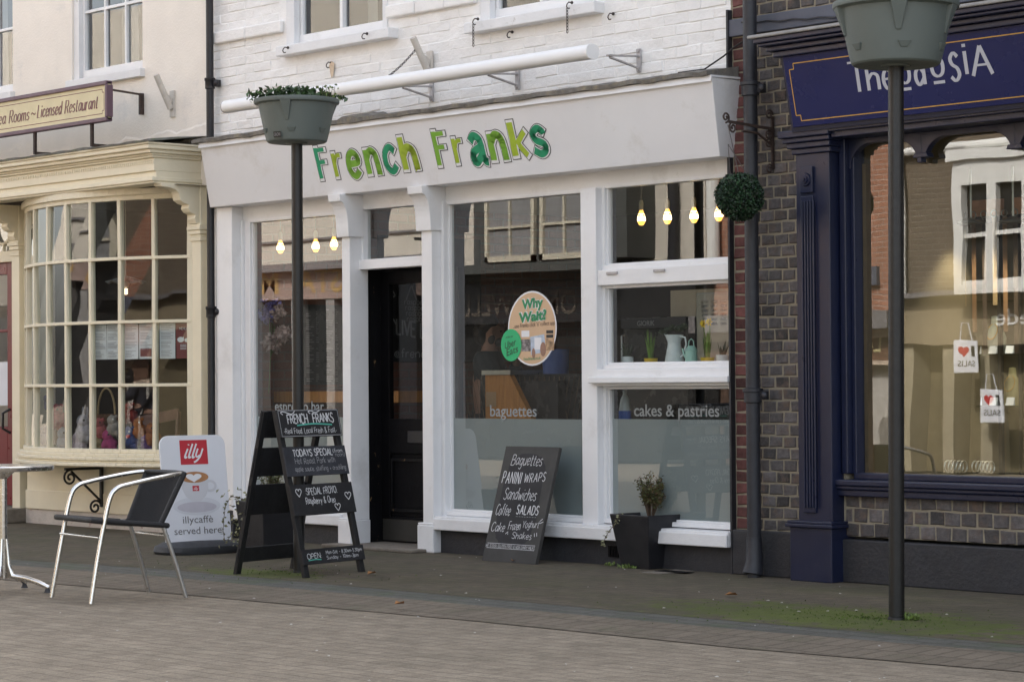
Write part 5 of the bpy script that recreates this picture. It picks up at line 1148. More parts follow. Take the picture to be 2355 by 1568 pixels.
p = at(1278, 830, 1.35); mb = MB(); mb.lathe([(.10, p.z - .10), (.105, p.z + .09), (.10, p.z + .09), (.095, p.z - .08)], (p.x, p.y, 0), 20); tag(mb.build('storage_tub', 'blue_drum', smooth=40), 'round blue plastic tub on the counter behind the glass', 'tub')
mb = MB(); mb.box(p.x - .65, p.x + .55, 1.15, 1.6, .05, p.z - .10); dc = mb.build('display_cabinet', 'oven_black'); tag(dc, 'black wire fronted cabinet under the blue tub', 'cabinet')
mb = MB()
for i in range(22):
    for s in (-1, 1): x = p.x - .65 + i * .055; mb.tube([(x, 1.14, .35), (x + s * .25, 1.14, p.z - .12)], .0025, 4)
mb.build('wire_mesh', mat('bronze_wire', (.16, .11, .07), .5, metal=.5), dc)
# oven, louvred machine and items on the window shelf
oa, ob = at(1432, 732, .8), at(1581, 718, .8)
t = thing('oven', 'black glass fronted oven inside the right shop window', 'oven', (oa.x, .8, 1.2))
mb = MB(); mb.box(oa.x, ob.x, .8, 1.3, .9, oa.z); mb.build('body', 'oven_black', t, bevel=.01)
mb = MB(); mb.box(oa.x, ob.x, .782, .8, oa.z - .075, oa.z - .004); mb.build('control_strip', mat('oven_strip', (.03, .031, .04), .4), t)
opl = Plane((0, .782, 0), EX, EZ); mb = MB(); printed(mb, opl, 'GIORIK', X(1465, 728, .78), oa.z - .058, X(1505, 728, .78) - X(1465, 728, .78), .036, .01); mb.build('lettering', 'chalk_dim', t)
mb = MB(); mb.tube([(oa.x + .05, .77, oa.z - .12), (oa.x + .05, .74, oa.z - .13), (oa.x + .05, .74, oa.z - .42), (oa.x + .05, .77, oa.z - .43)], .01, 8); mb.build('handle', 'steel', t, smooth=60)
mb = MB(); mb.box(oa.x - .02, ob.x + .12, 1.32, 1.36, 1.2, oa.z + .21); tag(mb.build('wall_panel', mat('cream_wall_panel', (.42, .38, .30), .6)), 'cream wall panel showing behind the black oven', 'panel')
va, vb_ = at(1600, 700, .6), at(1676, 700, .6)
t = thing('coffee_machine', 'steel machine with rows of louvred vents behind the window plants', 'machine', (va.x, .6, 1.25))
mb = MB(); mb.box(va.x, XR - .06, .6, 1.0, 1.2, Z(1640, 672, .6)); mb.build('body', 'steel', t, bevel=.01)
mb = MB()
for r_ in range(6):
    for c_ in range(4): x = va.x + .06 + c_ * .085; z_ = Z(1640, 690, .6) - r_ * .030; mb.hexa([(x, .6, z_ - .02), (x + .06, .6, z_ - .02), (x + .06, .598, z_ - .02), (x, .598, z_ - .02), (x, .6, z_), (x + .06, .6, z_), (x + .055, .582, z_ - .012), (x + .005, .582, z_ - .012)])
mb.build_each('louvre', 'alu', t)
SZ = 1.345
mb = MB(); mb.box(-11.48, XR - .01, .13, .36, 1.315, SZ); tag(mb.build('inner_ledge', 'white'), 'white ledge behind the glass carrying the potted plants', 'ledge')
def pot(mb, x, y, r0, r1, h): mb.lathe([(r0, SZ), (r1, SZ + h), (r1 * .88, SZ + h), (r1 * .86, SZ + h - .01), (.001, SZ + h - .01)], (x, y, 0), 18)
def blades(mb, x, y, z_, n_, h, sp, w_):
    for i in range(n_):
        a = random.uniform(0, 6.28); d = Vector((math.cos(a) * sp * random.uniform(.2, 1), math.sin(a) * sp * random.uniform(.2, 1), 1)); hh = h * random.uniform(.6, 1); mb.tone = random.random(); b0 = Vector((x + math.cos(a) * .015, y + math.sin(a) * .015, z_)); s_ = Vector((math.cos(a + 1.57), math.sin(a + 1.57), 0)) * w_ / 2; m_ = b0 + d * hh * .5; e_ = b0 + d * hh + Vector((d.x, d.y, -.1)) * hh * .25
        mb.add([b0 - s_, b0 + s_, m_ + s_, m_ - s_, e_], [(0, 1, 2, 3), (3, 2, 4)])
def potplant(px, Y, lab, kind):
    p = at(px, 832, Y); x = p.x
    t = thing('potted_plant', lab, 'plant', (x, Y, SZ))
    if kind[0] == 'd':
        mb = MB(); pot(mb, x, Y, .04, .048, .035 if 0 else .04); mb.build('pot', 'yellow', t, smooth=40)
        mb = MB(); blades(mb, x, Y, SZ + .03, 16, .22, .16, .014); mb.build('leaves', 'stem', t)
        if kind == 'df':
            for dx in (-.02, .035):
                mb = MB(); c_ = Vector((x + dx, Y - .01, SZ + .265 + dx * .2))
                for k in range(6): a = k * 1.047; mb.leaf(c_, Vector((math.cos(a), -.2, math.sin(a))), .032, .022, (0, -1, 0))
                mb.lathe([(.010, 0), (.014, .025)], c_, 10, axis=(0, -1, .1)); mb.build('flower', 'daff', t)
            mb = MB(); mb.tube([(x - .02, Y, SZ + .03), (x - .02, Y - .01, SZ + .26)], .004, 5); mb.tube([(x + .02, Y, SZ + .03), (x + .035, Y - .01, SZ + .27)], .004, 5); mb.build_each('stem', 'stem', t)
    else:
        mb = MB(); mb.lathe([(.035, SZ), (.042, SZ + .015), (.042, SZ + .055), (.038, SZ + .055), (.037, SZ + .045), (.001, SZ + .045)], (x, Y, 0), 16); mb.build('pot', 'enamel', t, smooth=40)
        mb = MB(); blades(mb, x, Y, SZ + .045, 12, .11, .45, .018); mb.build('leaves', 'succ', t)
potplant(1443, .24, 'spiky succulent in a small white pot at the left of the ledge', 's'); potplant(1497, .22, 'narrow leaved plant without flowers in a yellow pot', 'd'); potplant(1627, .22, 'yellow daffodils in a yellow pot on the ledge', 'df'); potplant(1662, .24, 'spiky succulent in a white pot beside the brick corner', 's')
x = X(1551, 832, .23); t = thing('enamel_jug', 'tall white enamel jug holding succulents on the window ledge', 'jug', (x, .23, SZ))
mb = MB(); mb.lathe([(.062, SZ), (.066, SZ + .01), (.046, SZ + .12), (.044, SZ + .145), (.064, SZ + .195), (.060, SZ + .195), (.04, SZ + .15), (.001, SZ + .149)], (x, .23, 0), 24); mb.build('body', 'enamel', t, smooth=50)
mb = MB(); mb.add([(x - .04, .20, SZ + .19), (x - .04, .26, SZ + .19), (x - .10, .23, SZ + .205), (x - .05, .23, SZ + .15)], [(0, 2, 3), (1, 3, 2), (0, 1, 2)]); mb.build('spout', 'enamel', t, smooth=50)
mb = MB(); mb.tube([(x + .055, .23, SZ + .185), (x + .10, .23, SZ + .175), (x + .11, .23, SZ + .13), (x + .08, .23, SZ + .06), (x + .055, .23, SZ + .045)], .006, 8); mb.build('handle', 'enamel', t, smooth=60)
t = thing('succulent_plant', 'dark rosette succulents growing out of the white jug', 'plant', (x, .23, SZ + .19)); mb = MB()
for rx_, ry_, rz_ in ((-.05, 0, .02), (.0, -.02, .035), (.055, 0, .02), (.09, .0, .045), (-.09, -.01, .0), (.02, .03, .03)):
    for i in range(16): a = i * 2.4; e = .25 + .75 * i / 16; mb.tone = random.random(); mb.leaf((x + rx_, .23 + ry_, SZ + .20 + rz_ * .7), Vector((math.cos(a) * e, math.sin(a) * e, 1.1 - e)), .045, .022)
mb.build('leaves', 'succ', t)
x = X(1590, 832, .22); t = thing('watering_can', 'mint green enamel watering can on the window ledge', 'watering can', (x, .22, SZ))
mb = MB(); mb.lathe([(.042, SZ), (.04, SZ + .085), (.043, SZ + .088), (.036, SZ + .10), (.022, SZ + .118), (.001, SZ + .12)], (x, .22, 0), 20); mb.build('body', 'mint', t, smooth=40)
mb = MB(); mb.tube([(x - .035, .22, SZ + .03), (x - .06, .22, SZ + .05), (x - .08, .22, SZ + .10)], [.009, .007, .006], 8); mb.build('spout', 'mint', t, smooth=60)
mb = MB(); mb.tube([(x - .025, .22, SZ + .11), (x - .02, .22, SZ + .15), (x + .0, .22, SZ + .165), (x + .02, .22, SZ + .15), (x + .025, .22, SZ + .11)], .004, 6); mb.build('handle', 'mint', t, smooth=60)
x = X(1437, 925, .3); t = thing('spray_bottle', 'white bottle with a blue label in the lower right window', 'bottle', (x, .3, .98))
mb = MB(); mb.lathe([(.04, .90), (.042, 1.04), (.03, 1.11), (.015, 1.14), (.015, 1.17)], (x, .3, 0), 16); mb.build('body', 'enamel', t, smooth=40); mb = MB(); mb.lathe([(.043, .95), (.0435, 1.03)], (x, .3, 0), 16); mb.build('label', mat('blue_label', (.03, .12, .5), .4), t)
mb = MB(); mb.box(-11.45, -10.35, .75, 1.2, .02, 1.06); tag(mb.build('worktop_unit', mat('dark_unit', (.05, .047, .043), .5)), 'dark worktop unit behind the lower right window', 'unit')
# ================================================================== INSIDE THE TEA ROOM WINDOW
t = thing('pendant_bulb', 'bright white bulb under a frilled shade in the bow window', 'pendant lamp', at(289, 668, .3)); p = at(289, 668, .3)
mb = MB()
for i in range(3): mb.lathe([(.008, .0 + i * .018), (.022, .009 + i * .018), (.008, .018 + i * .018)], p - Vector((0, 0, .035)), 12)
mb.build('bulb', 'lamp_white', t, smooth=60)
mb = MB(); mb.lathe([(.03, .03), (.035, .06), (.012, .09), (.004, .095), (.004, 2.85 - p.z)], p, 14); mb.build('lamp_holder', 'lamp_cap', t, smooth=50)
mb = MB(); sh_ = [((.17 + .012 * math.sin(k * 8.0)) , k) for k in [2 * math.pi * i / 48 for i in range(48)]]; base = [p + Vector((r_ * math.cos(k), r_ * math.sin(k), .07 + .010 * math.sin(8 * k))) for r_, k in sh_]; topv = p + Vector((0, 0, .13)); mb.add(base + [topv], [(i, (i + 1) % 48, 48) for i in range(48)]); mb.build('shade', mat('frilled_glass_shade', (.30, .28, .27), .3), t, smooth=60)
MENU = [(215, 245, 'leftmost white menu sheet in the bow window, slightly curled'), (246, 273, 'second white menu sheet from the left in the bow window'), (286, 318, 'white menu sheet right of the middle glazing bar'), (320, 351, 'white menu sheet with a maroon block at its foot'), (367, 403, 'white menu sheet next to the maroon card')]
def bow_th(px):
    lo, hi = -HA, HA
    for _ in range(40):
        m_ = (lo + hi) / 2; q = bp(m_, BR - .05, 1.6) - CAM; s_ = CX + FPX * q.dot(RT) / q.dot(FW)
        lo, hi = (m_, hi) if s_ < px else (lo, m_)
    return (lo + hi) / 2
for a, b, lab in MENU + [(405, 437, 'maroon menu card with white teapot drawing in the bow window')]:
    ta, tb_ = bow_th(a), bow_th(b); A_, B_ = bp(ta, BR - .05), bp(tb_, BR - .05); card = 'maroon' in lab and 'white menu' not in lab
    z0, z1 = (1.445, 1.735) ; o_ = Vector((A_.x, A_.y, z0)); mpl = Plane(o_, B_ - A_, EZ); W_ = (B_ - A_).length
    mb = MB(); N_ = 8
    for i in range(N_):
        h0, h1 = [.012 * (1 - j / N_) ** 2 * (1 if 'curled' in lab else .2) for j in (i, i + 1)]; mb.quad(mpl.p(0, .29 * i / N_, -h0), mpl.p(W_, .29 * i / N_, -h0 * .4), mpl.p(W_, .29 * (i + 1) / N_, -h1 * .4), mpl.p(0, .29 * (i + 1) / N_, -h1))
    o = mb.build('menu_card' if card else 'menu_sheet', 'maroon' if card else 'paper'); tag(o, lab, 'menu', 'menus in the bow window')
    mb = MB()
    if card:
        write(mb, mpl, 'MENU', W_ * .25, .235, W_ * .5, .02, .12, h=.003); disc(mb, mpl, W_ * .34, .155, .03, .022, .003); disc(mb, mpl, W_ * .76, .15, .018, .016, .003); ribbon(mb, mpl, [(W_ * .42, .155), (W_ * .56, .175)], .01, .0032)
        for k in range(4): rect(mb, mpl, W_ * .3, .075 + k * .012, W_ * .75, .079 + k * .012, .003)
        mb.build('print', 'paper', o)
    else:
        for k in range(22):
            if k % 6 == 5: continue
            if 'block' in lab and k < 6: continue
            l_ = random.uniform(.4, .85); rect(mb, mpl, W_ * .1, .016 + k * .0122, W_ * (.1 + l_), .0205 + k * .0122, .003)
        mb.build('print', 'paper_print', o)
        if 'block' in lab: mb = MB(); rect(mb, mpl, W_ * .1, .02, W_ * .93, .085, .003); mb.build('print_block', 'maroon', o)
# soft toys on the shelf
TOYS = [(104, 1000, .07, (.22, .25, .30), 'grey plush toy at the far left of the bow window', 0), (112, 925, .06, (.10, .08, .20), 'small white faced plush toy in the far left pane', 2), (135, 958, .10, (.34, .02, .04), 'red plush toy behind the third pane', 0), (150, 1012, .10, (.28, .33, .40), 'pale blue grey plush toy near the left bars', 0), (196, 985, .11, (.42, .40, .46), 'white rabbit plush toy with upright ears', 1), (185, 1022, .10, (.50, .40, .47), 'pale pink plush toy in front of the rabbit', 0),
        (232, 985, .08, (.58, .16, .16), 'coral pink plush toy in the middle pane', 0), (252, 1015, .09, (.60, .08, .26), 'bright pink plush toy low in the middle pane', 0), (225, 1012, .08, (.50, .40, .22), 'sandy yellow plush toy in the middle pane', 2), (262, 978, .08, (.52, .46, .42), 'cream plush toy beside the middle bar', 2),
        (300, 1008, .09, (.06, .12, .35), 'blue plush fish toy with a red mouth', 3), (322, 985, .08, (.50, .15, .025), 'orange striped plush toy beside the blue fish', 2), (352, 1000, .09, (.45, .14, .03), 'orange caterpillar plush toy in the right panes', 0), (338, 1020, .07, (.20, .09, .28), 'purple plush toy low beside the fish', 0), (300, 950, .08, (.40, .05, .04), 'dark red plush toy behind the blue fish', 0)]
for px, py, s_, col, lab, kind in TOYS:
    th = bow_th(px); p = bp(th, BR - .14 - (.12 if py < 960 else 0), 0); d_ = (p - CAM); z_ = at(px, py, p.y).z; p = at(px, py, p.y); r_ = s_
    t = thing('plush_toy', lab, 'soft toy', p, 'soft toys in the bow window'); mm = mat('plush_fabric', tuple(c * .62 for c in col), .95, .35, 25, .9, 60)
    def lump(c_, r2):
        mb.ball(c_, r2, r2 * .9, r2, 14, 10)
    n0 = 0; mb = MB(); lump(p - Vector((0, 0, r_ * .3)), r_ * .8); lump(p - Vector((r_ * .6, 0, r_ * .75)), r_ * .35); lump(p - Vector((-r_ * .6, 0, r_ * .75)), r_ * .35)
    for v in mb.v: v += Vector((random.gauss(0, 1), random.gauss(0, 1), random.gauss(0, 1))) * r_ * .05
    mb.build('body', mm, t, smooth=80)
    mb = MB(); lump(p + Vector((0, -.02, r_ * .55)), r_ * .55); hd = mb
    if kind == 1:
        for k in (-1, 1): mb.ball(p + Vector((k * r_ * .3, 0, r_ * 1.25)), r_ * .14, r_ * .08, r_ * .45)
    else:
        for k in (-1, 1): mb.ball(p + Vector((k * r_ * .42, 0, r_ * .95)), r_ * .2)
    mb.build('head', mm, t, smooth=80)
    mb = MB()
    for k in (-1, 1): mb.ball(p + Vector((k * r_ * .2 + r_ * .25, -r_ * .42, r_ * .65)), r_ * .1)
    if kind >= 2: mb.build_each('eye', 'enamel', t, smooth=80)
    else: mb.build_each('eye', 'ink', t, smooth=80)
    if kind == 3: mb = MB(); mb.ball(p + Vector((r_ * .3, -r_ * .45, r_ * .2)), r_ * .25, r_ * .2, r_ * .2); mb.build('mouth', 'sign_red', t, smooth=80)
t = thing('basket', 'brown wicker basket with a tall hoop handle in the bow window', 'basket', at(245, 960, -.15)); p = at(245, 960, -.12)
mb = MB(); mb.lathe([(.10, -.10), (.14, .03), (.13, .03), (.09, -.09)], p, 20); mb.build('body', mat('wicker', (.16, .085, .05), .8, .4, 60, .8, 90), t, smooth=40); mb = MB(); mb.tube([p + Vector((.13 * math.cos(a), 0, .03 + .22 * math.sin(a))) for a in [math.pi * i / 14 for i in range(15)]], .009, 6); mb.build('handle', mat('pale_cane', (.36, .25, .13), .7, .2, 30), t, smooth=60)
t = thing('cafe_chair', 'brown wooden chair inside the bow window behind the orange toy', 'chair', (X(340, 960, .35), .35, 0)); x = X(340, 960, .35)
mb = MB(); mb.beam((x - .2, .35, .9), (x + .25, .5, .98), .03, .09); mb.beam((x - .18, .36, .45), (x - .2, .35, .95), .03, .03, EX); mb.beam((x + .22, .48, .45), (x + .25, .5, 1.0), .03, .03, EX); mb.beam((x, .42, .5), (x + .02, .42, .94), .02, .05, EX); mb.build('backrest', mat('pinkish_brown_wood', (.20, .10, .08), .5, .2, 12), t); mb = MB(); mb.box(x - .2, x + .24, .4, .8, .42, .46); mb.build('seat', 'orange_wood', t)
# ================================================================== STREET THINGS
def tub_planter(x, y, ztop, scale, label, pole_r, plants, facing):
    t = thing('planter_pole', label, 'planter', (x, y, 0), 'tub planters on black poles')
    zb = ztop - .285 * scale
    mb = MB(); mb.tube([(x, y, -.02), (x, y, zb)], pole_r, 20); mb.lathe([(pole_r * 1.15, 0), (pole_r * 1.12, .012), (pole_r, .015)], (x, y, .0), 20); mb.build('pole', 'pole', t, smooth=50)
    s = scale
    mb = MB(); mb.lathe([(.001, 0), (.19 * s, 0), (.20 * s, .008 * s), (.212 * s, .05 * s), (.255 * s, .25 * s), (.258 * s, .252 * s), (.282 * s, .258 * s), (.286 * s, .27 * s), (.284 * s, .285 * s), (.268 * s, .288 * s), (.262 * s, .28 * s), (.252 * s, .24 * s), (.001, .235 * s)], (x, y, zb), 56)
    mb.lathe([(pole_r * 1.9, -.008), (pole_r * 1.9, .002)], (x, y, zb), 20); tub = mb.build('tub', 'plastic_grey', t, smooth=35)
    for a in facing:                        # moulded lug under the rim and overflow slots near the foot
        d = Vector((math.cos(a), math.sin(a), 0)); tn = Vector((-d.y, d.x, 0)); c = Vector((x, y, zb))
        mb = MB(); w0, w1 = .038 * s, .012 * s
        mb.hexa([c + d * .235 * s - tn * w1 + EZ * .13 * s, c + d * .235 * s + tn * w1 + EZ * .13 * s, c + d * .20 * s + tn * w1 + EZ * .13 * s, c + d * .20 * s - tn * w1 + EZ * .13 * s, c + d * .279 * s - tn * w0 + EZ * .258 * s, c + d * .279 * s + tn * w0 + EZ * .258 * s, c + d * .24 * s + tn * w0 + EZ * .258 * s, c + d * .24 * s - tn * w0 + EZ * .258 * s]); mb.build('lug', 'plastic_grey', tub, bevel=.004)
    mb = MB()
    for a in (facing[0] + .12, facing[0] + 1.15, facing[0] - .95):
        d = Vector((math.cos(a), math.sin(a), 0)); tn = Vector((-d.y, d.x, 0)); c = Vector((x, y, zb + .085 * s)) + d * .217 * s
        mb.hexa([c - tn * .016 * s - EZ * .03 * s, c + tn * .016 * s - EZ * .03 * s, c + tn * .016 * s - d * .02 - EZ * .03 * s, c - tn * .016 * s - d * .02 - EZ * .03 * s, c - tn * .03 * s + d * .014 * s, c + tn * .03 * s + d * .014 * s, c + tn * .03 * s - d * .02, c - tn * .03 * s - d * .02])
    mb.build_each('overflow_lip', 'plastic_grey', tub, bevel=.002)
    return t, zb
def camdir(x, y): return math.atan2(CAM.y - y, CAM.x - x)
qx, qy = POLES[1]; sc_l = FPX / (Vector((qx, qy, 1.5)) - CAM).dot(FW)
zt_l = CAM.z + (882 - 229) / sc_l; zt_r = None
t, zb = tub_planter(qx, qy, zt_l, 198 / sc_l / .572, 'grey tub planter on a black pole behind the sandwich board', 13 / sc_l, True, [camdir(qx, qy) - .28, camdir(qx, qy) + 2.0])
mb = MB(); pl_ = Plane((qx, qy, zb), EX, EZ)
a = camdir(qx, qy) - .62; d = Vector((math.cos(a), math.sin(a), 0)); tn = Vector((-d.y, d.x, 0)); q = Plane(Vector((qx, qy, zb + .035)) + d * .214, tn, EZ + d * .2); rect(mb, q, -.03, -.018, .03, .022, .002); lab_ = mb.build('label_plate', 'ink', t); mb = MB(); printed(mb, q, 'GROW', -.026, -.008, .052, .022, 0, 0, .003); mb.build('lettering', 'chalk_dim', lab_)
ps = thing('bedding_plant', 'dark leafy bedding plants with pale trailing tips in the left tub', 'plant', (qx, qy, zt_l))
rt2 = Vector((RT.x, RT.y, 0)).normalized()
mb = MB(); mb.lathe([(.001, zt_l - .028), (.25, zt_l - .035)], (qx, qy, 0), 20); mb.build('soil', 'soil', ps)
mb = MB()
for i in range(420):
    u = random.gauss(.02, .42); u = max(-.75, min(.8, u)) * .26; v = random.uniform(-.17, .17); mb.tone = random.random(); hh = max(0, .085 - abs(u) * .22) * random.uniform(.1, 1.1)
    d = Vector((random.gauss(0, .7), random.gauss(0, .7), random.uniform(.25, 1.1))); mb.leaf(Vector((qx, qy, zt_l - .02 + hh)) + rt2 * u + EY * v, d, random.uniform(.03, .055), random.uniform(.02, .034))
mb.build('foliage', 'leaf', ps)
mb = MB()
for i in range(90):
    s_ = random.choice((-1, 1, 1)); u = s_ * random.uniform(.17, .27); hh = random.uniform(-.03, .10 if s_ > 0 and u < .25 else .03); mb.tone = random.random(); mb.leaf(Vector((qx, qy, zt_l + hh)) + rt2 * u + EY * random.uniform(-.1, .05), Vector((random.gauss(0, 1), random.gauss(0, 1), random.gauss(0, .6))), .024, .016)
mb.build('trailing_leaves', 'leaf_lime', ps)
mb = MB()
for k in range(7): u = .17 + .012 * k; mb.tube([Vector((qx, qy, zt_l - .02)) + rt2 * u, Vector((qx, qy, zt_l + random.uniform(.05, .11))) + rt2 * (u + random.uniform(-.01, .02))], .0018, 4)
mb.build('stem', 'twig', ps)
rx, ry = POLES[0]; sc_r = FPX / (Vector((rx, ry, 1.5)) - CAM).dot(FW); zt_r = CAM.z + (874 - 6) / sc_r
tub_r = tub_planter(rx, ry, zt_r, 291 / sc_r / .572, 'grey tub planter on a black pole in front of the navy sign', 18 / sc_r, False, [camdir(rx, ry) + .05, camdir(rx, ry) + 1.25, camdir(rx, ry) - 1.35])[0]
tub_r.rotation_mode = 'QUATERNION'; tub_r.rotation_quaternion = Matrix.Rotation(.0085, 3, _fh).to_quaternion()      # the pole leans a little
# sandwich board
fa0, fb0, bk = G(708, 1330), G(838, 1318), G(556, 1316)
u_ = Vector((-.2, .98, 0)).normalized(); v_ = Vector((-u_.y, u_.x, 0)); v_ = -v_ if v_.x > 0 else v_
AW = .60; AS = .62; AH = 1.06
o_ = Vector((fa0.x, fa0.y, 0)); apex0 = o_ + v_ * AS / 2 + EZ * AH
t = thing('sandwich_board', 'black wooden folding chalkboard with four lettered panels round the pole foot', 'sandwich board', o_ + v_ * AS / 2 + u_ * AW / 2)
def leg(nm, base): 
    mb = MB(); top = Vector((apex0.x, apex0.y, AH)) + (base - o_).project(u_) ; return mb
_sh = AS / 2 - (Vector((POLES[1][0], POLES[1][1], 0)) - o_).dot(v_); o_ = o_ - v_ * _sh + RT * .03; o_.z = 0; apex0 = o_ + v_ * AS / 2 + EZ * AH; t.location = o_ + v_ * AS / 2 + u_ * AW / 2
fn = (v_ * (AS / 2 - .062) + EZ * AH).normalized()          # up the front face
bn = (-v_ * (AS / 2 - .062) + EZ * AH).normalized()
LEN = math.hypot(AS / 2 - .062, AH); fpl2 = Plane(o_, u_, fn); bpl2 = Plane(o_ + v_ * AS + u_ * AW, -u_, bn)
def rails(pl):
    for a in (0, AW - .045):
        mb = MB(); mb.slab(pl.p(a, 0, -.03), pl.u, pl.v, pl.n, .045, LEN, .03); mb.build('leg', 'board_wood', t, bevel=.003)
rails(fpl2); rails(bpl2)
SEG = [(.835, 1.0), (.60, .775), (.365, .55), (.075, .165)]
def panels(pl, lettered):
    out = []
    for i, (a, b) in enumerate(SEG):
        mb = MB(); ov_ = .012 if lettered else -.002
        mb.slab(pl.p(-.006, a * LEN, .002 if lettered else -.02), pl.u, pl.v, pl.n, AW + .012, (b - a) * LEN, .012); out.append(mb.build('panel', 'slate_smudge' if (lettered and i == 1) else 'slate', t, bevel=.002))
    return out
panels(bpl2, False); fp = panels(fpl2, True)
tp = lambda f: fpl2.p(0, f * LEN, .014)
def board(i, items, h=.0015):
    a, b = SEG[i]; pl = Plane(fpl2.p(0, a * LEN, .014), fpl2.u, fpl2.v); H_ = (b - a) * LEN; W_ = AW; groups = {}
    for it in items:
        kind, m = it[0], it[1]; mb = groups.setdefault(m, MB())
        if kind == 'w': _, _, s, u0, u1, v0, hh, *k = it; write(mb, pl, s, u0 * W_, v0 * H_, (u1 - u0) * W_, hh * H_, **(k[0] if k else dict(w_=.12, wob=.06)))
        elif kind == 'l': ribbon(mb, pl, catmull([(p * W_, q * H_) for p, q in it[2]]), it[3], .0013)
        elif kind == 'b':
            for i_, (p, q) in enumerate([((.01, .03), (.99, .03)), ((.01, .97), (.99, .97)), ((.01, .03), (.01, .97)), ((.99, .03), (.99, .97))]): ribbon(mb, pl, [(p[0] * W_, p[1] * H_), (q[0] * W_, q[1] * H_)], .005, .0014 + i_ * 2e-5)
    for m, mb in groups.items(): mb.build('chalk_lettering', m, fp[i])
K1 = dict(w_=.13, wob=.07, rise=.0)
board(0, [('b', 'chalk_dim'), ('w', 'chalk', 'FRENCH', .14, .47, .50, .34, K1), ('w', 'chalk', 'FRANKS', .56, .90, .52, .34, K1), ('l', 'chalk', [(.08, .82), (.05, .90), (.10, .93), (.22, .84), (.28, .95)], .006), ('l', 'chalk', [(.53, .84), (.50, .92), (.55, .95), (.62, .88), (.70, .97)], .006), ('l', 'chalk_green', [(.28, .42), (.55, .47), (.86, .42)], .009),
          ('w', 'chalk', '-Real Food, Local Fresh & Fast-', .05, .92, .13, .20, dict(w_=.10, wob=.08))])
board(1, [('w', 'chalk', 'TODAYS SPECIAL', .13, .78, .68, .23, dict(w_=.15, wob=.05)), ('w', 'chalk', '(from', .79, .95, .76, .13), ('w', 'chalk_dim', '12pm)' if 0 else 'noon)', .82, .98, .62, .13), ('w', 'chalk_dim', 'Hot Roast Pork with', .14, .80, .42, .20, dict(w_=.10, wob=.08)), ('w', 'chalk_dim', 'apple sauce, stuffing + crackling', .12, .96, .16, .17, dict(w_=.10, wob=.08))])
board(2, [('w', 'chalk', ':SPECIAL FROYO:', .22, .74, .66, .22, dict(w_=.11, wob=.06)), ('w', 'chalk', 'Raspberry & Oreo', .20, .68, .36, .20, dict(w_=.11, wob=.08)), ('w', 'chalk', '<3', .06, .15, .60, .26, dict(w_=.11)), ('w', 'chalk', '<3', .86, .96, .42, .25, dict(w_=.11)), ('w', 'chalk', '<3', .66, .75, .08, .24, dict(w_=.11))])
board(3, [('w', 'chalk', 'OPEN:', .06, .29, .36, .34, dict(w_=.12, wob=.06)), ('l', 'chalk_green', [(.07, .26), (.18, .30), (.28, .26)], .006), ('w', 'chalk', 'Mon-Sat - 8.30am-5.30pm', .37, .97, .58, .22, dict(w_=.12, wob=.06)), ('w', 'chalk', 'Sunday - 10am-3pm', .37, .90, .24, .22, dict(w_=.12, wob=.06))])
mb = MB()
for a in (.08, AW - .14): mb.box(0, 0, 0, 0, 0, 0) if 0 else mb.slab(Vector((apex0.x, apex0.y, AH - .008)) + u_ * a - v_ * .055, u_, v_, EZ, .02, .11, .006)
mb.build_each('hinge', 'iron', t)
# leaning chalkboard
bl, br_ = at(1113, 1289, -.30), at(1236, 1293, -.30); W_ = .60; x0_ = bl.x; yb_ = -.32
tl = at(1156, 1025, -.075); th_ = tl.z
lp = Plane((x0_, yb_, .0), EX, Vector((0, -.085 - yb_, th_))); H_ = math.hypot(-.085 - yb_, th_); W_ = br_.x - bl.x
t = thing('leaning_chalkboard', 'tall grey chalkboard with white lettering leaning against the window sill', 'chalkboard', (x0_ + W_ / 2, yb_, 0))
mb = MB(); mb.slab(lp.p(0, 0, -.028), lp.u, lp.v, lp.n, W_, H_, .028); bd = mb.build('board', 'slate_grey', t, bevel=.003)
mb = MB(); n_ = 40
pts = [(W_ * (.48 + .36 * math.copysign(abs(math.cos(a)) ** .5, math.cos(a)) + random.uniform(-.02, .02)), H_ * (.53 + .40 * math.copysign(abs(math.sin(a)) ** .5, math.sin(a)) + random.uniform(-.012, .012))) for a in [2 * math.pi * i / n_ for i in range(n_)]]
mb.add([lp.p(*q, .0008) for q in pts], [tuple(range(n_))]); mb.build('wiped_patch', 'slate', bd)
mb = MB()
def lw(s, u0, u1, vt, vb, w_=.08, slant=.12, rise=0, wob=.05, thin=None, gap=.16): write(mb, lp, s, u0 * W_, (1 - vb) * H_, (u1 - u0) * W_, (vb - vt) * H_ * .95, w_=w_, slant=slant, wob=wob, rise=rise, thin=thin, h=.002, gap=gap)
lw('Baguettes', .17, .74, .065, .165, .055, .15); lw('PANINI', .07, .42, .22, .325, .085, .05, 0, .02, None, .32); lw('WRAPS', .48, .86, .235, .315, .09, .05, .08, .03, None, .3); lw('Sandwiches', .16, .76, .36, .465, .055, .15)
lw('Coffee', .07, .34, .505, .60, .06, .15); lw('SALADS', .46, .86, .505, .585, .12, .05, 0, .03, None, .28); lw('Cake', .05, .30, .66, .745, .07, .15); lw('Frozen', .37, .59, .645, .72, .07, .1); lw('Yoghurt', .62, .92, .635, .70, .07, .15, .05); lw('Shakes', .47, .83, .735, .795, .08, .1)
lw('WE STOCK GLUTEN FREE! & NON DAIRY MILKS', .02, .93, .853, .878, .10, 0)
for k in range(13): rect(mb, lp, W_ * (.47 + .03 * k), H_ * .392, W_ * (.478 + .03 * k), H_ * .396, .002)
for v in (.155, .115): ribbon(mb, lp, [(W_ * .04, H_ * v), (W_ * .93, H_ * v)], .003, .002)
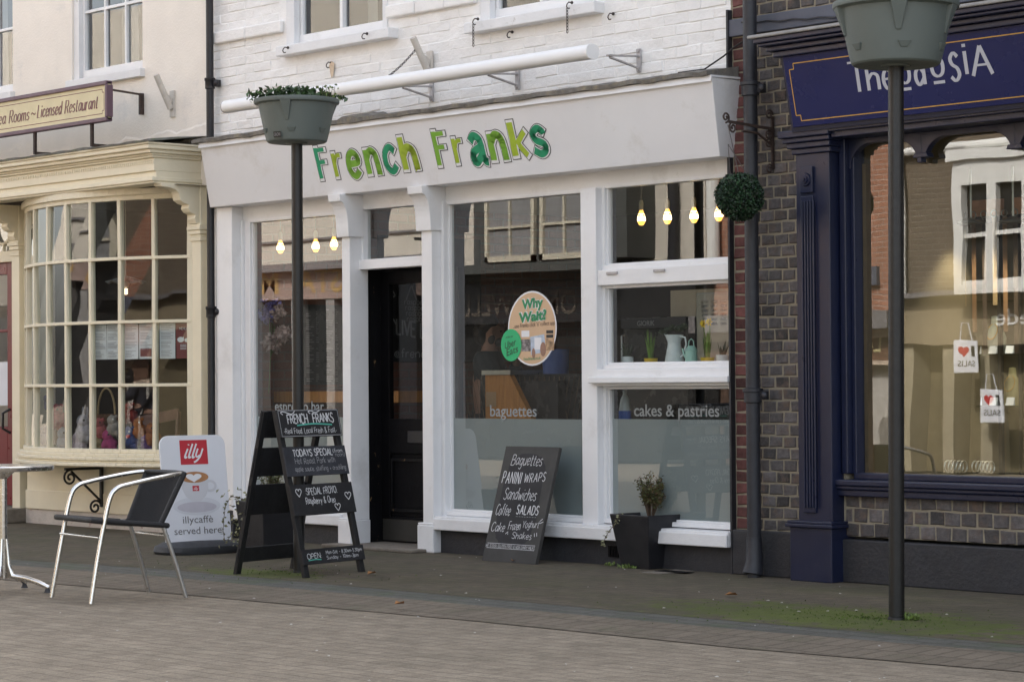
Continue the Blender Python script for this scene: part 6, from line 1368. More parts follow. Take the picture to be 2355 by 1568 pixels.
for pts in ([(.93, .365), (.97, .385)], [(.93, .345), (.99, .36)], [(.34, .24), (.38, .26), (.385, .235)], [(.87, .26), (.885, .23)], [(.91, .265), (.925, .235)]): ribbon(mb, lp, [(a * W_, b * H_) for a, b in pts], .005, .0022)
mb.build('chalk_lettering', 'chalk', bd)
# square tapered planters with box shrubs
def square_planter(cx, cy, rot, wb, wt, h, label):
    t = thing('square_planter', label, 'planter', (cx, cy, 0), 'black square planters'); mb = MB(); q = lambda w_, z_: [Vector((cx, cy, z_)) + Matrix.Rotation(rot, 3, 'Z') @ Vector((a * w_ / 2, b * w_ / 2, 0)) for a, b in ((-1, -1), (1, -1), (1, 1), (-1, 1))]
    R_ = [q(wb, .0), q(wt, h), q(wt - .035, h), q(wt - .06, h - .06)]; vs = sum(R_, [])
    fs = [(3, 2, 1, 0), (12, 13, 14, 15)]
    for k in range(3): fs += [(k * 4 + i, k * 4 + (i + 1) % 4, k * 4 + 4 + (i + 1) % 4, k * 4 + 4 + i) for i in range(4)]
    mb.add(vs, fs); p = mb.build('pot', 'pot_black', t, bevel=.006)
    mb = MB(); z_ = h - .05; mb.add(q(wt - .065, z_), [(0, 1, 2, 3)]); mb.build('soil', 'soil', t); return t
def shrub(c, w_, h, n_, label, m2=None, trail=None):
    t = thing('box_shrub', label, 'shrub', c); c = Vector(c)
    tw = MB(); lf = MB(); lf2 = MB()
    for i in range(26):
        a = random.uniform(0, 6.28); r_ = w_ / 2 * random.uniform(.1, .95); hh = h * random.uniform(.55, 1.0) * (1 - .25 * r_ / w_); tip = c + Vector((math.cos(a) * r_, math.sin(a) * r_, hh)); mid = c + Vector((math.cos(a) * r_ * .45, math.sin(a) * r_ * .45, hh * .5)); tw.tube([c + Vector((math.cos(a) * .01, math.sin(a) * .01, 0)), mid, tip], [.004, .003, .0012], 5)
        for k in range(n_):
            s_ = random.uniform(.30, 1.02); p = mid.lerp(tip, (s_ - .3) / .7) if s_ > .3 else c.lerp(mid, s_ / .3); mb_ = lf2 if (m2 and random.random() < .33) else lf; mb_.tone = random.random()
            mb_.leaf(p + Vector((random.gauss(0, .008), random.gauss(0, .008), random.gauss(0, .008))), Vector((random.gauss(0, 1), random.gauss(0, 1), random.uniform(-.2, 1.2))), random.uniform(.014, .024), random.uniform(.008, .014))
    tw.build('branches', 'twig', t); lf.build('foliage', 'leaf_box', t)
    if lf2.v: lf2.build('foliage', m2, t)
    if trail:
        mb = MB(); mb.tube(trail, .002, 5); st = mb.build('trailing_stem', 'twig', t); mb = MB()
        for i in range(len(trail) - 1):
            for k in range(9): p = trail[i].lerp(trail[i + 1], random.random()); mb.tone = random.random(); mb.leaf(p, Vector((random.gauss(0, 1), random.gauss(0, 1) - .3, random.gauss(0, .7))), random.uniform(.018, .030), random.uniform(.012, .02))
        mb.build('ivy_leaves', 'leaf_pale', t)
    return t
pc = G(1487, 1306); RP = R(-4); hp = .355
cx_, cy_ = pc.x - .03, pc.y + .07
square_planter(cx_, cy_, RP, .275, .385, hp, 'black square planter in front of the right window')
tr_ = [Vector((cx_ + a, cy_ + b, c)) for a, b, c in ((-.06, -.10, hp - .03), (-.09, -.195, hp + .005), (-.11, -.205, hp - .05), (-.175, -.21, hp - .11), (-.22, -.205, hp - .16), (-.245, -.20, hp - .22))]
shrub((cx_ + .0, cy_, hp - .05), .21, .34, 62, 'sparse upright box shrub with reddish leaves in the right planter', 'leaf_box2', tr_)
pc = G(608, 1284); cx2, cy2 = pc.x - .13, pc.y + .15
square_planter(cx2, cy2, RP, .29, .36, .40, 'black square planter behind the sandwich board')
tr_ = [Vector((cx2 + a, cy2 + b, c)) for a, b, c in ((-.1, -.1, .40), (-.21, -.19, .43), (-.25, -.21, .36), (-.27, -.21, .27), (-.28, -.21, .18), (-.27, -.2, .10))]
shrub((cx2 + .02, cy2, .35), .24, .30, 40, 'dense box shrub with trailing ivy in the planter behind the sandwich board', None, tr_)
mb = MB()
for i in range(130): u = random.gauss(0, .3); mb.tone = random.random(); mb.leaf(Vector((cx2 - .2 + random.gauss(0, .05), cy2 - .12 + random.gauss(0, .05), random.uniform(.06, .47))), Vector((random.gauss(0, 1), random.gauss(0, 1), random.gauss(0, .8))), .034, .022)
tag(mb.build('ivy', 'leaf_pale'), 'pale variegated ivy spilling beside the black planter at the shop corner', 'plant')
# pavement sign
g0, g1 = G(383, 1249, .08), G(501, 1238, .08); ud = Vector((.12, .99, 0)).normalized(); nd = Vector((ud.y, -ud.x, 0)); PWd = .54
b0 = Vector((g0.x, g0.y, .08)); lean = Vector((-nd.x * .11, -nd.y * .11, .77)).normalized()
ipl = Plane(b0, ud, lean); PH = .785
t = thing('pavement_sign', 'white coffee pavement sign with red logo on a grey rubber base', 'sign', b0 + ud * PWd / 2)
mb = MB(); r_ = .075; out = [(0, 0), (PWd, 0), (PWd, PH - r_)] + [(PWd - r_ + r_ * math.cos(a), PH - r_ + r_ * math.sin(a)) for a in [math.pi / 2 * i / 8 for i in range(1, 9)]] + [(r_ + r_ * math.cos(a), PH - r_ + r_ * math.sin(a)) for a in [math.pi / 2 + math.pi / 2 * i / 8 for i in range(0, 9)]]
mb.prism([ipl.p(a, b, -.018) for a, b in out], ipl.n * .018); pn = mb.build('panel', 'sign_white', t, bevel=.003)
U = lambda a: a * PWd; V = lambda b: b * PH
mb = MB(); rect(mb, ipl, U(.30), V(.725), U(.72), V(.955), .001); lg = mb.build('logo_square', 'sign_red', pn)
def illy(u0, v0, w_, h, hh, m, par):
    mb = MB(); th_ = .20 * h; sl = .22
    def S(pts, k): ribbon(mb, ipl, catmull([(u0 + (a + sl * b) * w_, v0 + b * h) for a, b in pts]), th_ * .62, hh + k * 2e-5)
    S([(.10, .66), (.05, .15), (.09, .03), (.16, .10)], 0); S([(.28, 1.0), (.24, .2), (.27, .03), (.35, .10)], 1); S([(.46, 1.0), (.42, .2), (.45, .03), (.53, .10)], 2); S([(.60, .66), (.58, .2), (.66, .08), (.78, .2)], 3); S([(.84, .66), (.80, .1), (.66, -.22), (.56, -.28)], 4); S([(.09, .90), (.09, .97)], 5)
    return mb.build('lettering', m, par)
illy(U(.345), V(.785), U(.31), V(.135), .002, 'sticker_white', lg)
W2_ = mat('cup_white_print', (.60, .60, .63), .5, .04); W3_ = mat('saucer_print', (.64, .65, .69), .5, .04)
mb = MB(); disc(mb, ipl, U(.50), V(.335), U(.36), V(.085), .001); disc(mb, ipl, U(.50), V(.345), U(.33), V(.072), .0012); sc_ = mb.build('saucer_print', W3_, pn)
mb = MB(); disc(mb, ipl, U(.50), V(.325), U(.30), V(.05), .0016); mb.build('saucer_shade_print', mat('saucer_well_print', (.52, .50, .55), .5), sc_)
mb = MB(); pts = [(U(.28), V(.60))] + [(U(.28 + .42 * i / 10), V(.60 - .0)) for i in range(1, 11)] + [(U(.69), V(.50)), (U(.65), V(.43)), (U(.58), V(.385)), (U(.50), V(.375)), (U(.42), V(.385)), (U(.34), V(.43)), (U(.29), V(.50))]; mb.add([ipl.p(*q, .002) for q in pts], [tuple(range(len(pts)))]); ribbon(mb, ipl, [(U(.72 + .085 * math.cos(a)), V(.52 + .045 * math.sin(a))) for a in [2 * math.pi * i / 24 for i in range(25)]], .018, .0021); cp = mb.build('cup_print', W2_, pn)
mb = MB(); disc(mb, ipl, U(.49), V(.605), U(.215), V(.052), .0026); mb.build('crema_print', mat('coffee_crema_print', (.42, .20, .085), .5, .1), cp)
mb = MB(); heart(mb, ipl, U(.48), V(.600), .13, .003); mb.v[:] = [ipl.p((v - ipl.o).dot(ipl.u), V(.603) + ((v - ipl.o).dot(ipl.v) - V(.600)) * .55, .003) for v in mb.v]; mb.build('milk_heart_print', 'sticker_white', cp)
mb = MB(); rect(mb, ipl, U(.45), V(.475), U(.55), V(.525), .0026); ls = mb.build('small_logo', 'sign_red', cp); illy(U(.462), V(.488), U(.075), V(.026), .003, 'sticker_white', ls)
mb = MB(); printed(mb, ipl, 'illycaffè', U(.27), V(.178), U(.46), V(.068)); printed(mb, ipl, 'served here', U(.13), V(.075), U(.72), V(.068)); mb.build('lettering', 'sign_ink', pn)
mb = MB(); c_ = b0 + ud * PWd / 2; prf = [(.001, .0), (.33, .0), (.345, .02), (.335, .055), (.27, .085), (.001, .09)]
ang_ = math.atan2(ud.y, ud.x); n_ = 40; base = len(mb.v)
for r0_, z_ in prf:
    for k in range(n_):
        a = 2 * math.pi * k / n_; q = Vector((r0_ * 1.0 * math.copysign(abs(math.cos(a)) ** .75, math.cos(a)), r0_ * .62 * math.copysign(abs(math.sin(a)) ** .75, math.sin(a)), 0)); q.rotate(Matrix.Rotation(ang_, 3, 'Z')); mb.v.append(Vector((c_.x, c_.y, z_)) + q)
for i in range(len(prf) - 1):
    for k in range(n_): mb.f.append([base + i * n_ + k, base + i * n_ + (k + 1) % n_, base + (i + 1) * n_ + (k + 1) % n_, base + (i + 1) * n_ + k]); mb.t.append(.5)
mb.build('base', 'rubber', t, smooth=40)
# cafe chair: metal tube frame, black woven seat and back
def chair(c, yaw, label):
    t = thing('cafe_chair', label, 'chair', c)
    f_ = Vector((math.cos(yaw), math.sin(yaw), 0)); s_ = Vector((-f_.y, f_.x, 0))
    def P(f, s, z_): return Vector(c) + f_ * f + s_ * s + EZ * z_
    def sm(p, k=6):
        p = [tuple(q) for q in p]; o = []
        for i in range(len(p) - 1):
            a, b, c_, d = p[max(0, i - 1)], p[i], p[i + 1], p[min(len(p) - 1, i + 2)]
            for j in range(k):
                t_ = j / k; o.append(Vector([.5 * (2 * b[q] + (c_[q] - a[q]) * t_ + (2 * a[q] - 5 * b[q] + 4 * c_[q] - d[q]) * t_ * t_ + (3 * b[q] - a[q] - 3 * c_[q] + d[q]) * t_ ** 3) for q in range(3)]))
        return o + [Vector(p[-1])]
    for k in (-1, 1):                          # one tube: front leg, bend, arm rest
        s = .265 * k
        mb = MB(); mb.tube(sm([P(.29, s * 1.02, 0), P(.25, s, .22), P(.205, s, .44), P(.165, s, .60), P(.12, s, .655), P(.05, s, .675), P(-.12, s, .705), P(-.24, s * .98, .722), P(-.30, s * .9, .728)]), .0135, 12); mb.build('front_leg', 'alu', t, smooth=60)
        mb = MB(); mb.tube(sm([P(-.33, s * .92, 0), P(-.27, s * .88, .20), P(-.215, s * .85, .36), P(-.19, s * .84, .42), P(-.13, s * .84, .438)]), .0125, 12); mb.build('rear_leg', 'alu_dull', t, smooth=60)
    mb = MB(); mb.tube([P(.235, -.265, .375), P(.235, .265, .375)], .008, 8); mb.tube([P(-.225, -.22, .365), P(-.225, .22, .365)], .008, 8); mb.build_each('stretcher', 'alu', t, smooth=60)
    # seat
    mb = MB(); N_ = 14
    def seat(i, j):
        a, b = i / N_, j / N_; f = .27 - .49 * a; w_ = .245 - .02 * a; z_ = .475 - .05 * a - .012 * math.sin(math.pi * b) * math.sin(math.pi * a) + .012 * (1 - a) ** 4 * 0; return P(f, (b * 2 - 1) * w_, z_)
    for i in range(N_):
        for j in range(N_): mb.quad(seat(i, j), seat(i, j + 1), seat(i + 1, j + 1), seat(i + 1, j))
    for i in range(N_):
        for j in range(N_): mb.quad(*[q - EZ * .012 for q in (seat(i, j), seat(i + 1, j), seat(i + 1, j + 1), seat(i, j + 1))])
    mb.tube([seat(0, j) for j in range(N_ + 1)] + [seat(i, N_) for i in range(1, N_ + 1)] + [seat(N_, j) for j in range(N_ - 1, -1, -1)] + [seat(i, 0) for i in range(N_ - 1, 0, -1)], .0165, 10, closed=True); mb.build('seat', 'rattan', t, smooth=60)
    mb = MB()
    def back(i, j):
        a, b = i / N_, j / N_; q = math.sin(math.pi * b); return P(-.185 - .135 * a - .03 * q * (.4 + a), (b * 2 - 1) * (.215 + .03 * a), .44 + .285 * a)
    for d in (0, .012):
        for i in range(N_):
            for j in range(N_): mb.quad(*[q - f_ * d for q in (back(i, j), back(i, j + 1), back(i + 1, j + 1), back(i + 1, j))])
    mb.tube([back(i, 0) for i in range(N_ + 1)] + [back(N_, j) for j in range(1, N_ + 1)] + [back(i, N_) for i in range(N_ - 1, -1, -1)], .0165, 10)
    wv = mb.build('backrest', 'rattan', t, smooth=60)
    mb = MB()
    for j in range(1, 28): b = j / 28; mb.tube([back(i, b * N_) + f_ * .002 for i in (0, 3, 6, 9, 12, 14)], .0035, 4)
    mb.build('weave', 'rattan', wv)
    return t
cc = G(268, 1366); yaw = math.atan2(-RT.y, -RT.x) + R(35)
chair((cc.x, cc.y, -.02), yaw, 'metal cafe chair with woven black seat and back on the paving')
# round cafe table at the left edge
tq = G(8, 1352); sct = FPX / (tq - CAM).dot(FW)
t = thing('cafe_table', 'round polished aluminium cafe table on a splayed pedestal foot', 'table', (tq.x, tq.y, -.02)); zt = CAM.z + (887 - 1078) / sct * 1.0
zt = .745
mb = MB(); mb.lathe([(.001, zt - .022), (.30, zt - .03), (.305, zt - .022), (.306, zt - .004), (.300, zt + .002), (.001, zt + .0)], (tq.x, tq.y, 0), 60); mb.build('table_top', 'alu', t, smooth=35)
mb = MB(); mb.tube([(tq.x, tq.y, .06), (tq.x, tq.y, zt - .025)], .024, 16); mb.lathe([(.024, zt - .08), (.08, zt - .03)], (tq.x, tq.y, 0), 16); mb.build('column', 'alu', t, smooth=50)
a0 = math.atan2(RT.y, RT.x) - R(14)
for k in range(4):
    a = a0 + k * math.pi / 2; d = Vector((math.cos(a), math.sin(a), 0)); c_ = Vector((tq.x, tq.y, 0)); mb = MB()
    mb.tube([c_ + d * .02 + EZ * .30, c_ + d * .035 + EZ * .14, c_ + d * .06 + EZ * .075, c_ + d * .15 + EZ * .062, c_ + d * .24 + EZ * .035, c_ + d * .30 + EZ * .008], [.012, .014, .018, .018, .017, .014], 10); ft = mb.build('foot', 'alu', t, smooth=60)
    mb = MB(); mb.lathe([(.022, -.022), (.016, -.008), (.010, .01)], c_ + d * .29, 12); mb.build('foot_pad', 'rubber', ft, smooth=40)
# small things on the ground
for i, (px, py, lab) in enumerate(((845, 1324, 'orange fallen leaf by the right foot of the sandwich board'), (930, 1392, 'orange fallen leaf on the kerb below the doorway'), (2767 / 1.6306 + 0, 1372, 'brown fallen leaf on the pavement below the grey drainpipe'), (1712, 1304, 'brown fallen leaf beside the brick building corner'), (1187, 1292, 'dry fallen leaf at the foot of the leaning chalkboard'))):
    p = G(px, py); mb = MB(); a = random.uniform(0, 6.28); mb.leaf((p.x, p.y, .012), (math.cos(a), math.sin(a), .05), .09, .055, (0, 0, 1), .3); tag(mb.build('fallen_leaf', mat('dry_leaf', (.30, .14, .05), .8, .2, 20)), lab, 'leaf', 'fallen leaves on the paving')
def clump(px, py, n_, spread, h, lab, m='leaf_lime'):
    p = G(px, py); mb = MB()
    for i in range(n_): mb.tone = random.random(); mb.leaf((p.x + random.gauss(0, spread), p.y + random.gauss(0, spread * .5), .0), Vector((random.gauss(0, .5), random.gauss(0, .5), 1)), random.uniform(.4, 1) * h, h * .4)
    tag(mb.build('weed_tuft', m), lab, 'weed', 'weeds in the paving joints')
clump(1440, 1306, 40, .03, .04, 'weed tuft at the left foot of the right black planter'); clump(1400, 1300, 24, .02, .035, 'smaller weed tuft left of the right black planter'); clump(2092, 1424, 60, .03, .045, 'green weed tuft beside the right pole foot'); clump(1802, 1318, 30, .035, .06, 'thin grass blades at the foot of the navy pilaster', 'stem')
p0, p1 = G(1560, 1312), G(1690, 1305)
mb = MB(); mb.hexa([(p0.x - .05, -.36, .001), (p1.x + .02, -.36, .001), (p1.x + .02, -.03, .001), (p0.x - .05, -.03, .001), (p0.x - .05, -.36, .006), (p1.x + .02, -.36, .006), (p1.x + .02, -.04, .006), (p0.x - .05, -.04, .006)]); t = mb.build('drain_slab', 'stone'); tag(t, 'pale stone drain slab with a dark slot at the brick corner', 'drain cover'); mb = MB(); q = G(1600, 1312); mb.box(q.x - .13, q.x + .13, -.24, -.14, .006, .009); mb.build('slot', 'black_paint', t)
# flecks of litter and grit on the paving
mb = MB()
for i in range(80): p = G(random.uniform(0, 2355), random.uniform(1275, 1568)); z_ = .004 if p.y > -3 else -.022; s_ = random.uniform(.003, .009); a = random.uniform(0, 3); mb.add([(p.x + s_ * math.cos(a + k * 1.57) * (1.6 if k % 2 else 1), p.y + s_ * math.sin(a + k * 1.57), z_ + (.004 if k == 0 else 0)) for k in range(4)], [(0, 1, 2, 3)])
struct(mb.build('grit', mat('pale_grit', (.42, .40, .36), .9, .4, 50)), 'stuff')
mb = MB()
for i in range(700):
    pc_ = random.choice(POLES[:1] * 3 + POLES[1:]); a = random.uniform(0, 6.28); r_ = abs(random.gauss(0, .42)); p = Vector((pc_[0] - .15 + r_ * 1.4 * math.cos(a), pc_[1] - .05 + r_ * .8 * math.sin(a), .0))
    if p.y < -2.95: continue
    mb.tone = random.random(); mb.leaf(p, Vector((random.gauss(0, .7), random.gauss(0, .7), .8)), random.uniform(.006, .014), .007)
struct(mb.build('moss', mat('bright_moss', (.06, .10, .010), .9, .3, 20, tone=.5)), 'stuff')

# ================================================================== ACROSS THE STREET (seen in the glass)
OY = -14.5; RF = 2 * GY - OY
def rx(px, py, off=0): q = at(px, py, RF - off); return q.x, q.z
def opp(label, cat, x, name='shop_building'): return thing(name, label, cat, (x, OY, 0))
M['op_cream'] = mat('opposite_cream_render', (.52, .48, .41), .85, .06, 2); M['op_timber'] = mat('grey_green_timber', (.06, .063, .058), .6, .15, 5); M['op_black'] = mat('black_fascia', (.018, .018, .019), .4, .1)
M['op_frame'] = mat('old_cream_frame', (.50, .46, .36), .6, .1, 8); M['curtain'] = mat('grey_net_curtain', (.20, .20, .20), .9, .25, 9, stretch=(8, 8, .3)); M['op_dark'] = mat('dark_shop_glass', (.02, .02, .02), .15, .2)
M['op_brick'] = brickmat('orange_brick', (.26, .11, .065), (.33, .15, .09), (.36, .32, .27), .225, .075, .011, 'XZ', .5); M['op_brick2'] = brickmat('brown_brick', (.115, .09, .062), (.15, .115, .08), (.20, .18, .14), .225, .075, .010, 'XZ', .5)
M['op_pink'] = mat('pinkish_fascia', (.30, .22, .19), .6, .08); M['op_gold'] = mat('gilt_letters', (.42, .27, .10), .5); M['op_tile'] = mat('lead_and_tile', (.17, .16, .16), .8, .3, 20); M['op_white'] = mat('opposite_white_paint', (.74, .74, .70), .5, .05)
M['op_brown'] = mat('brown_leather_shopfront', (.14, .075, .045), .5, .1); M['op_tan'] = mat('tan_shop_fascia', (.27, .22, .14), .6, .08); M['op_yellow'] = mat('pale_gold_letters', (.55, .48, .25), .5)
def opl_(y=OY): return Plane((0, y + .004, 0), -EX, EZ)
def mirror_text(mb, s, pxl, pxr, zb, h, y, bold=.01):  # reads normally from the street, reversed in the glass
    xa, xb = rx(pxl, 700)[0], rx(pxr, 700)[0]; printed(mb, Plane((xb, y, 0), -EX, EZ), s, 0, zb, xb - xa, h, bold)
e1 = rx(1625, 600)[0]; e0 = rx(560, 600)[0]
jw = opp('cream rendered jeweller shop with grey timber bay window across the street', 'building', (e0 + e1) / 2)
mb = MB(); mb.box(e0 - 16, e1, OY - 8, OY, 2.9, 8.6); mb.build('wall', 'op_cream', jw)
zf1, zf0 = rx(1200, 648)[1], rx(1200, 742)[1]
xj0, xj1 = rx(1010, 700)[0], rx(1640, 700)[0]
mb = MB(); mb.box(xj0, xj1, OY - .05, OY + .14, zf0, zf1); jf = mb.build('fascia', 'op_black', jw); mb = MB(); mirror_text(mb, 'JEWELLER', 1025, 1235, zf0 + .12, .36, OY + .145); mirror_text(mb, 'OM', 1268, 1340, zf0 + .12, .36, OY + .145); mb.build('lettering', mat('dull_bronze_letters', (.09, .075, .06), .5), jf)
mb = MB(); mb.box(xj0, xj1, OY - .3, OY - .1, 0, zf0); mb.build('shop_window', 'op_dark', jw)
mb = MB(); mb.box(xj0 - .1, xj1 + .1, OY, OY + .35, zf1, zf1 + .10); mb.box(rx(1085, 600)[0] - .05, rx(1445, 600)[0] + .05, OY, OY + .7, rx(1200, 648)[1] + .10, rx(1200, 606, .6)[1] - .002); mb.build('bay_base', 'op_timber', jw)
bx_a, bx_b = rx(1090, 600, .6)[0], rx(1440, 600, .6)[0]; zb_ = rx(1200, 606, .6)[1]
bay = MB(); bay.box(bx_a, bx_b, OY, OY + .6, zb_, 6.4); bayo = bay.build('bay_window', 'op_timber', jw)
for a, b in ((1122, 1238), (1250, 1352), (1362, 1404)):
    x0_, x1_ = rx(a, 600, .6)[0], rx(b, 600, .6)[0]; z0, z1 = zb_ + .03, 6.1; mb = MB(); f = .07
    mb.box(x0_, x0_ + f, OY + .6, OY + .66, z0, z1); mb.box(x1_ - f, x1_, OY + .6, OY + .66, z0, z1); mb.box(x0_, x1_, OY + .6, OY + .66, z0, z0 + .09)
    xm = (x0_ + x1_) / 2; mb.box(xm - .02, xm + .02, OY + .605, OY + .65, z0, z1)
    for k in range(5): z_ = z0 + .55 + k * .52; mb.box(x0_ + f, x1_ - f, OY + .605, OY + .648, z_ - .02, z_ + .02)
    fr = mb.build('bay_sash', 'op_frame', bayo); MB().quad((x0_, OY + .606, z0), (x1_, OY + .606, z0), (x1_, OY + .606, z1), (x0_, OY + .606, z1)).build('curtain', 'curtain', fr)
mb = MB(); x_ = rx(1557, 600)[0]; mb.tube([(x_, OY + .1, zf1), (x_, OY + .1, 8.5)], .085, 12); tag(mb.build('drainpipe', 'black_pipe'), 'black drainpipe on the cream wall across the street', 'drainpipe')
mb = MB(); x0_, z_ = rx(1038, 555); x1_, z1_ = rx(1130, 547); xq = rx(1036, 555)[0]; mb.tube([(xq, OY, z_), (xq + .1, OY + .9, z_)], .025, 6); mb.tube(scroll((xq + .06, OY + .6, z_ + .12), EY, EZ, .12, .03, 1.3, -1.5), .016, 6); mb.tube([(xq, OY, z_ - .6), (xq + .06, OY + .55, z_)], .012, 6); tag(mb.build('sign_bracket', 'iron'), 'iron sign bracket on the cream wall across the street', 'bracket')
ms = opp('shop with pinkish fascia and gilt letters across the street', 'building', e0)
za, zb3 = rx(690, 626)[1], rx(690, 690)[1]; x0_, x1_ = rx(480, 600)[0] - 6, xj0 - .02
mb = MB(); mb.box(x0_, x1_, OY - .2, OY + .12, zb3, za); mf = mb.build('fascia', 'op_pink', ms); mb = MB(); mirror_text(mb, 'STA', 700, 800, zb3 + .12, .42, OY + .125, .02); mirror_text(mb, 'M', 611, 656, zb3 + .12, .42, OY + .125, .02); mb.build('lettering', 'op_gold', mf)
mb = MB(); mb.box(x0_, x1_, OY - .2, OY + .35, za, za + .14); mb.box(x0_, x1_, OY + .0, OY + .05, za + .55, za + .59); mb.box(x0_, x1_, OY + .0, OY + .05, za + 1.1, za + 1.13); mb.build_each('tile_edge', 'op_tile', ms)
mb = MB(); mb.box(x0_, x1_, OY - .3, OY - .1, 0, zb3); mb.build('shop_window', 'op_dark', ms); mb = MB()
for px in (600, 690, 770): x_ = rx(px, 700)[0]; mb.box(x_ - .12, x_ + .12, OY - .1, OY + .1, 0, zb3)
mb.build_each('pilaster', mat('grey_pilaster', (.25, .24, .23), .6), ms)
# brown brick house with white bay, orange brick house with leather shop
b0_, b1_ = e1 + .0, rx(2078, 600)[0]
xo = rx(1950, 600)[0]
ob_ = opp('orange brick building with a brown leather shopfront across the street', 'building', (b0_ + b1_) / 2)
zl = rx(2010, 760)[1]
mb = MB(); mb.box(e1, b1_, OY - 8, OY - .02, zl + .2, 9.2); mb.build('wall', 'op_brick', ob_)
mb = MB(); x_ = rx(1652, 550)[0]; mb.tube([(x_, OY + .1, 2.9), (x_, OY + .1, 9)], .10, 12); tag(mb.build('drainpipe', 'op_white'), 'white drainpipe on the orange brick across the street', 'drainpipe')
mb = MB(); mb.box(e1, b1_ - .05, OY - .2, OY + .1, rx(2010, 830)[1], zl - .1); lf_ = mb.build('fascia', 'op_brown', ob_); mb = MB(); mirror_text(mb, 'Leather', 1957 - 45, 2036, rx(2000, 800)[1] - .05, .26, OY + .105); mb.build('lettering', 'op_yellow', lf_)
mb = MB(); mb.box(e1, b1_, OY - .2, OY + .2, zl - .1, zl + .02); mb.box(e1, b1_, OY - .1, OY + .13, rx(2010, 838)[1], rx(2010, 828)[1]); mb.build_each('moulding', mat('pale_peach_trim', (.50, .40, .31), .6), ob_); mb = MB(); mb.box(e1, b1_, OY - .2, OY + .4, zl + .02, zl + .26); mb.build('lead_roof', 'op_tile', ob_)
mb = MB(); mb.box(e1, b1_, OY - .4, OY - .15, 0, rx(2010, 838)[1]); mb.build('shop_window', mat('brown_shop_interior', (.11, .07, .05), .6, .3, 3), ob_)
mb = MB(); x0_, x1_ = rx(1995, 900)[0], rx(2045, 900)[0]; mb.box(x0_, x1_, OY - .15, OY - .05, 0, 2.0); mb.build('door', mat('pale_striped_door', (.42, .40, .37), .7, .2, 6), ob_)
mb = MB(); x_, z_ = rx(2011, 636); mb.box(x_ - .12, x_ + .12, OY - .02, OY + .06, z_ - .14, z_ + .14); tag(mb.build('alarm_box', 'band'), 'grey alarm box on the orange brick across the street', 'alarm box')
wb_ = opp('brown brick house with a white bay window across the street', 'building', b1_ + 3)
zs, ztop = rx(2250, 655, .45)[1], rx(2250, 362, .45)[1]
mb = MB(); mb.box(b1_, b1_ + 12, OY - 8, OY, zs - .05, 9.2); mb.build('wall', 'op_brick2', wb_)
mb = MB(); xa, xb = rx(2188, 500, .45)[0], rx(2188, 500, .45)[0] + 1.9
mb.box(xa, xb, OY, OY + .45, zs - .12, zs); mb.box(xa, xb, OY, OY + .45, ztop - .35, ztop); mb.box(xa - .06, xb + .06, OY, OY + .52, ztop - .02, ztop + .12)
xs2 = [xa, xa + .14, xa + .52, xa + .68, xa + 1.14, xa + 1.30, xb - .14, xb]
for k in (0, 2, 4, 6): mb.box(xs2[k], xs2[k + 1], OY, OY + .45, zs, ztop - .35)
zmid = (zs + ztop - .35) / 2
for k in (1, 3, 5): mb.box(xs2[k], xs2[k + 1], OY + .35, OY + .42, zmid - .03, zmid + .03); mb.box(xs2[k], xs2[k + 1], OY + .35, OY + .42, zs, zs + .06)
bo = mb.build('bay_window', 'op_white', wb_); mb = MB(); mb.box(xa + .05, xb - .05, OY + .2, OY + .34, zs, ztop - .3); mb.build('bay_glass', 'op_dark', bo)
x_ = rx(2083, 500)[0]
mb = MB(); mb.tube([(x_, OY + .08, zs - .2), (x_, OY + .08, rx(2083, 356)[1]), (x_ + .15, OY + .1, rx(2083, 352)[1]), (x_ + 6, OY + .1, rx(2083, 352)[1] + .12)], .055, 10); tag(mb.build('gutter_pipe', 'op_white'), 'white gutter and downpipe on the brown brick across the street', 'gutter')
mb = MB(); x_, z_ = rx(2245, 298); mb.box(x_, x_ + 1.0, OY - .02, OY + .05, z_, z_ + 1.6); mb.build('upper_window', 'op_white', wb_)
mb = MB(); mb.box(b1_, b1_ + 12, OY - .2, OY + .12, rx(2250, 790)[1], rx(2250, 668)[1]); wf = mb.build('fascia', 'op_tan', wb_); mb = MB(); mirror_text(mb, 'Suede', 2308, 2440, rx(2300, 745)[1], .2, OY + .125); mb.build('lettering', 'op_white', wf)
mb = MB(); mb.box(b1_, b1_ + 12, OY - .1, OY + .3, rx(2250, 668)[1], zs - .12); mb.build('lead_roof', 'op_tile', wb_)
mb = MB(); mb.box(b1_, b1_ + 12, OY - .5, OY - .3, 0, rx(2250, 790)[1]); mb.build('shop_window', mat('ochre_shop_interior', (.17, .14, .08), .6, .3, 3), wb_); mb = MB()
for px in (2090, 2185, 2270): x_ = rx(px, 850)[0]; mb.box(x_ - .09, x_ + .09, OY - .3, OY + .05, 0, rx(2250, 790)[1])
mb.build_each('pilaster', mat('sand_pilaster', (.33, .29, .20), .6), wb_)
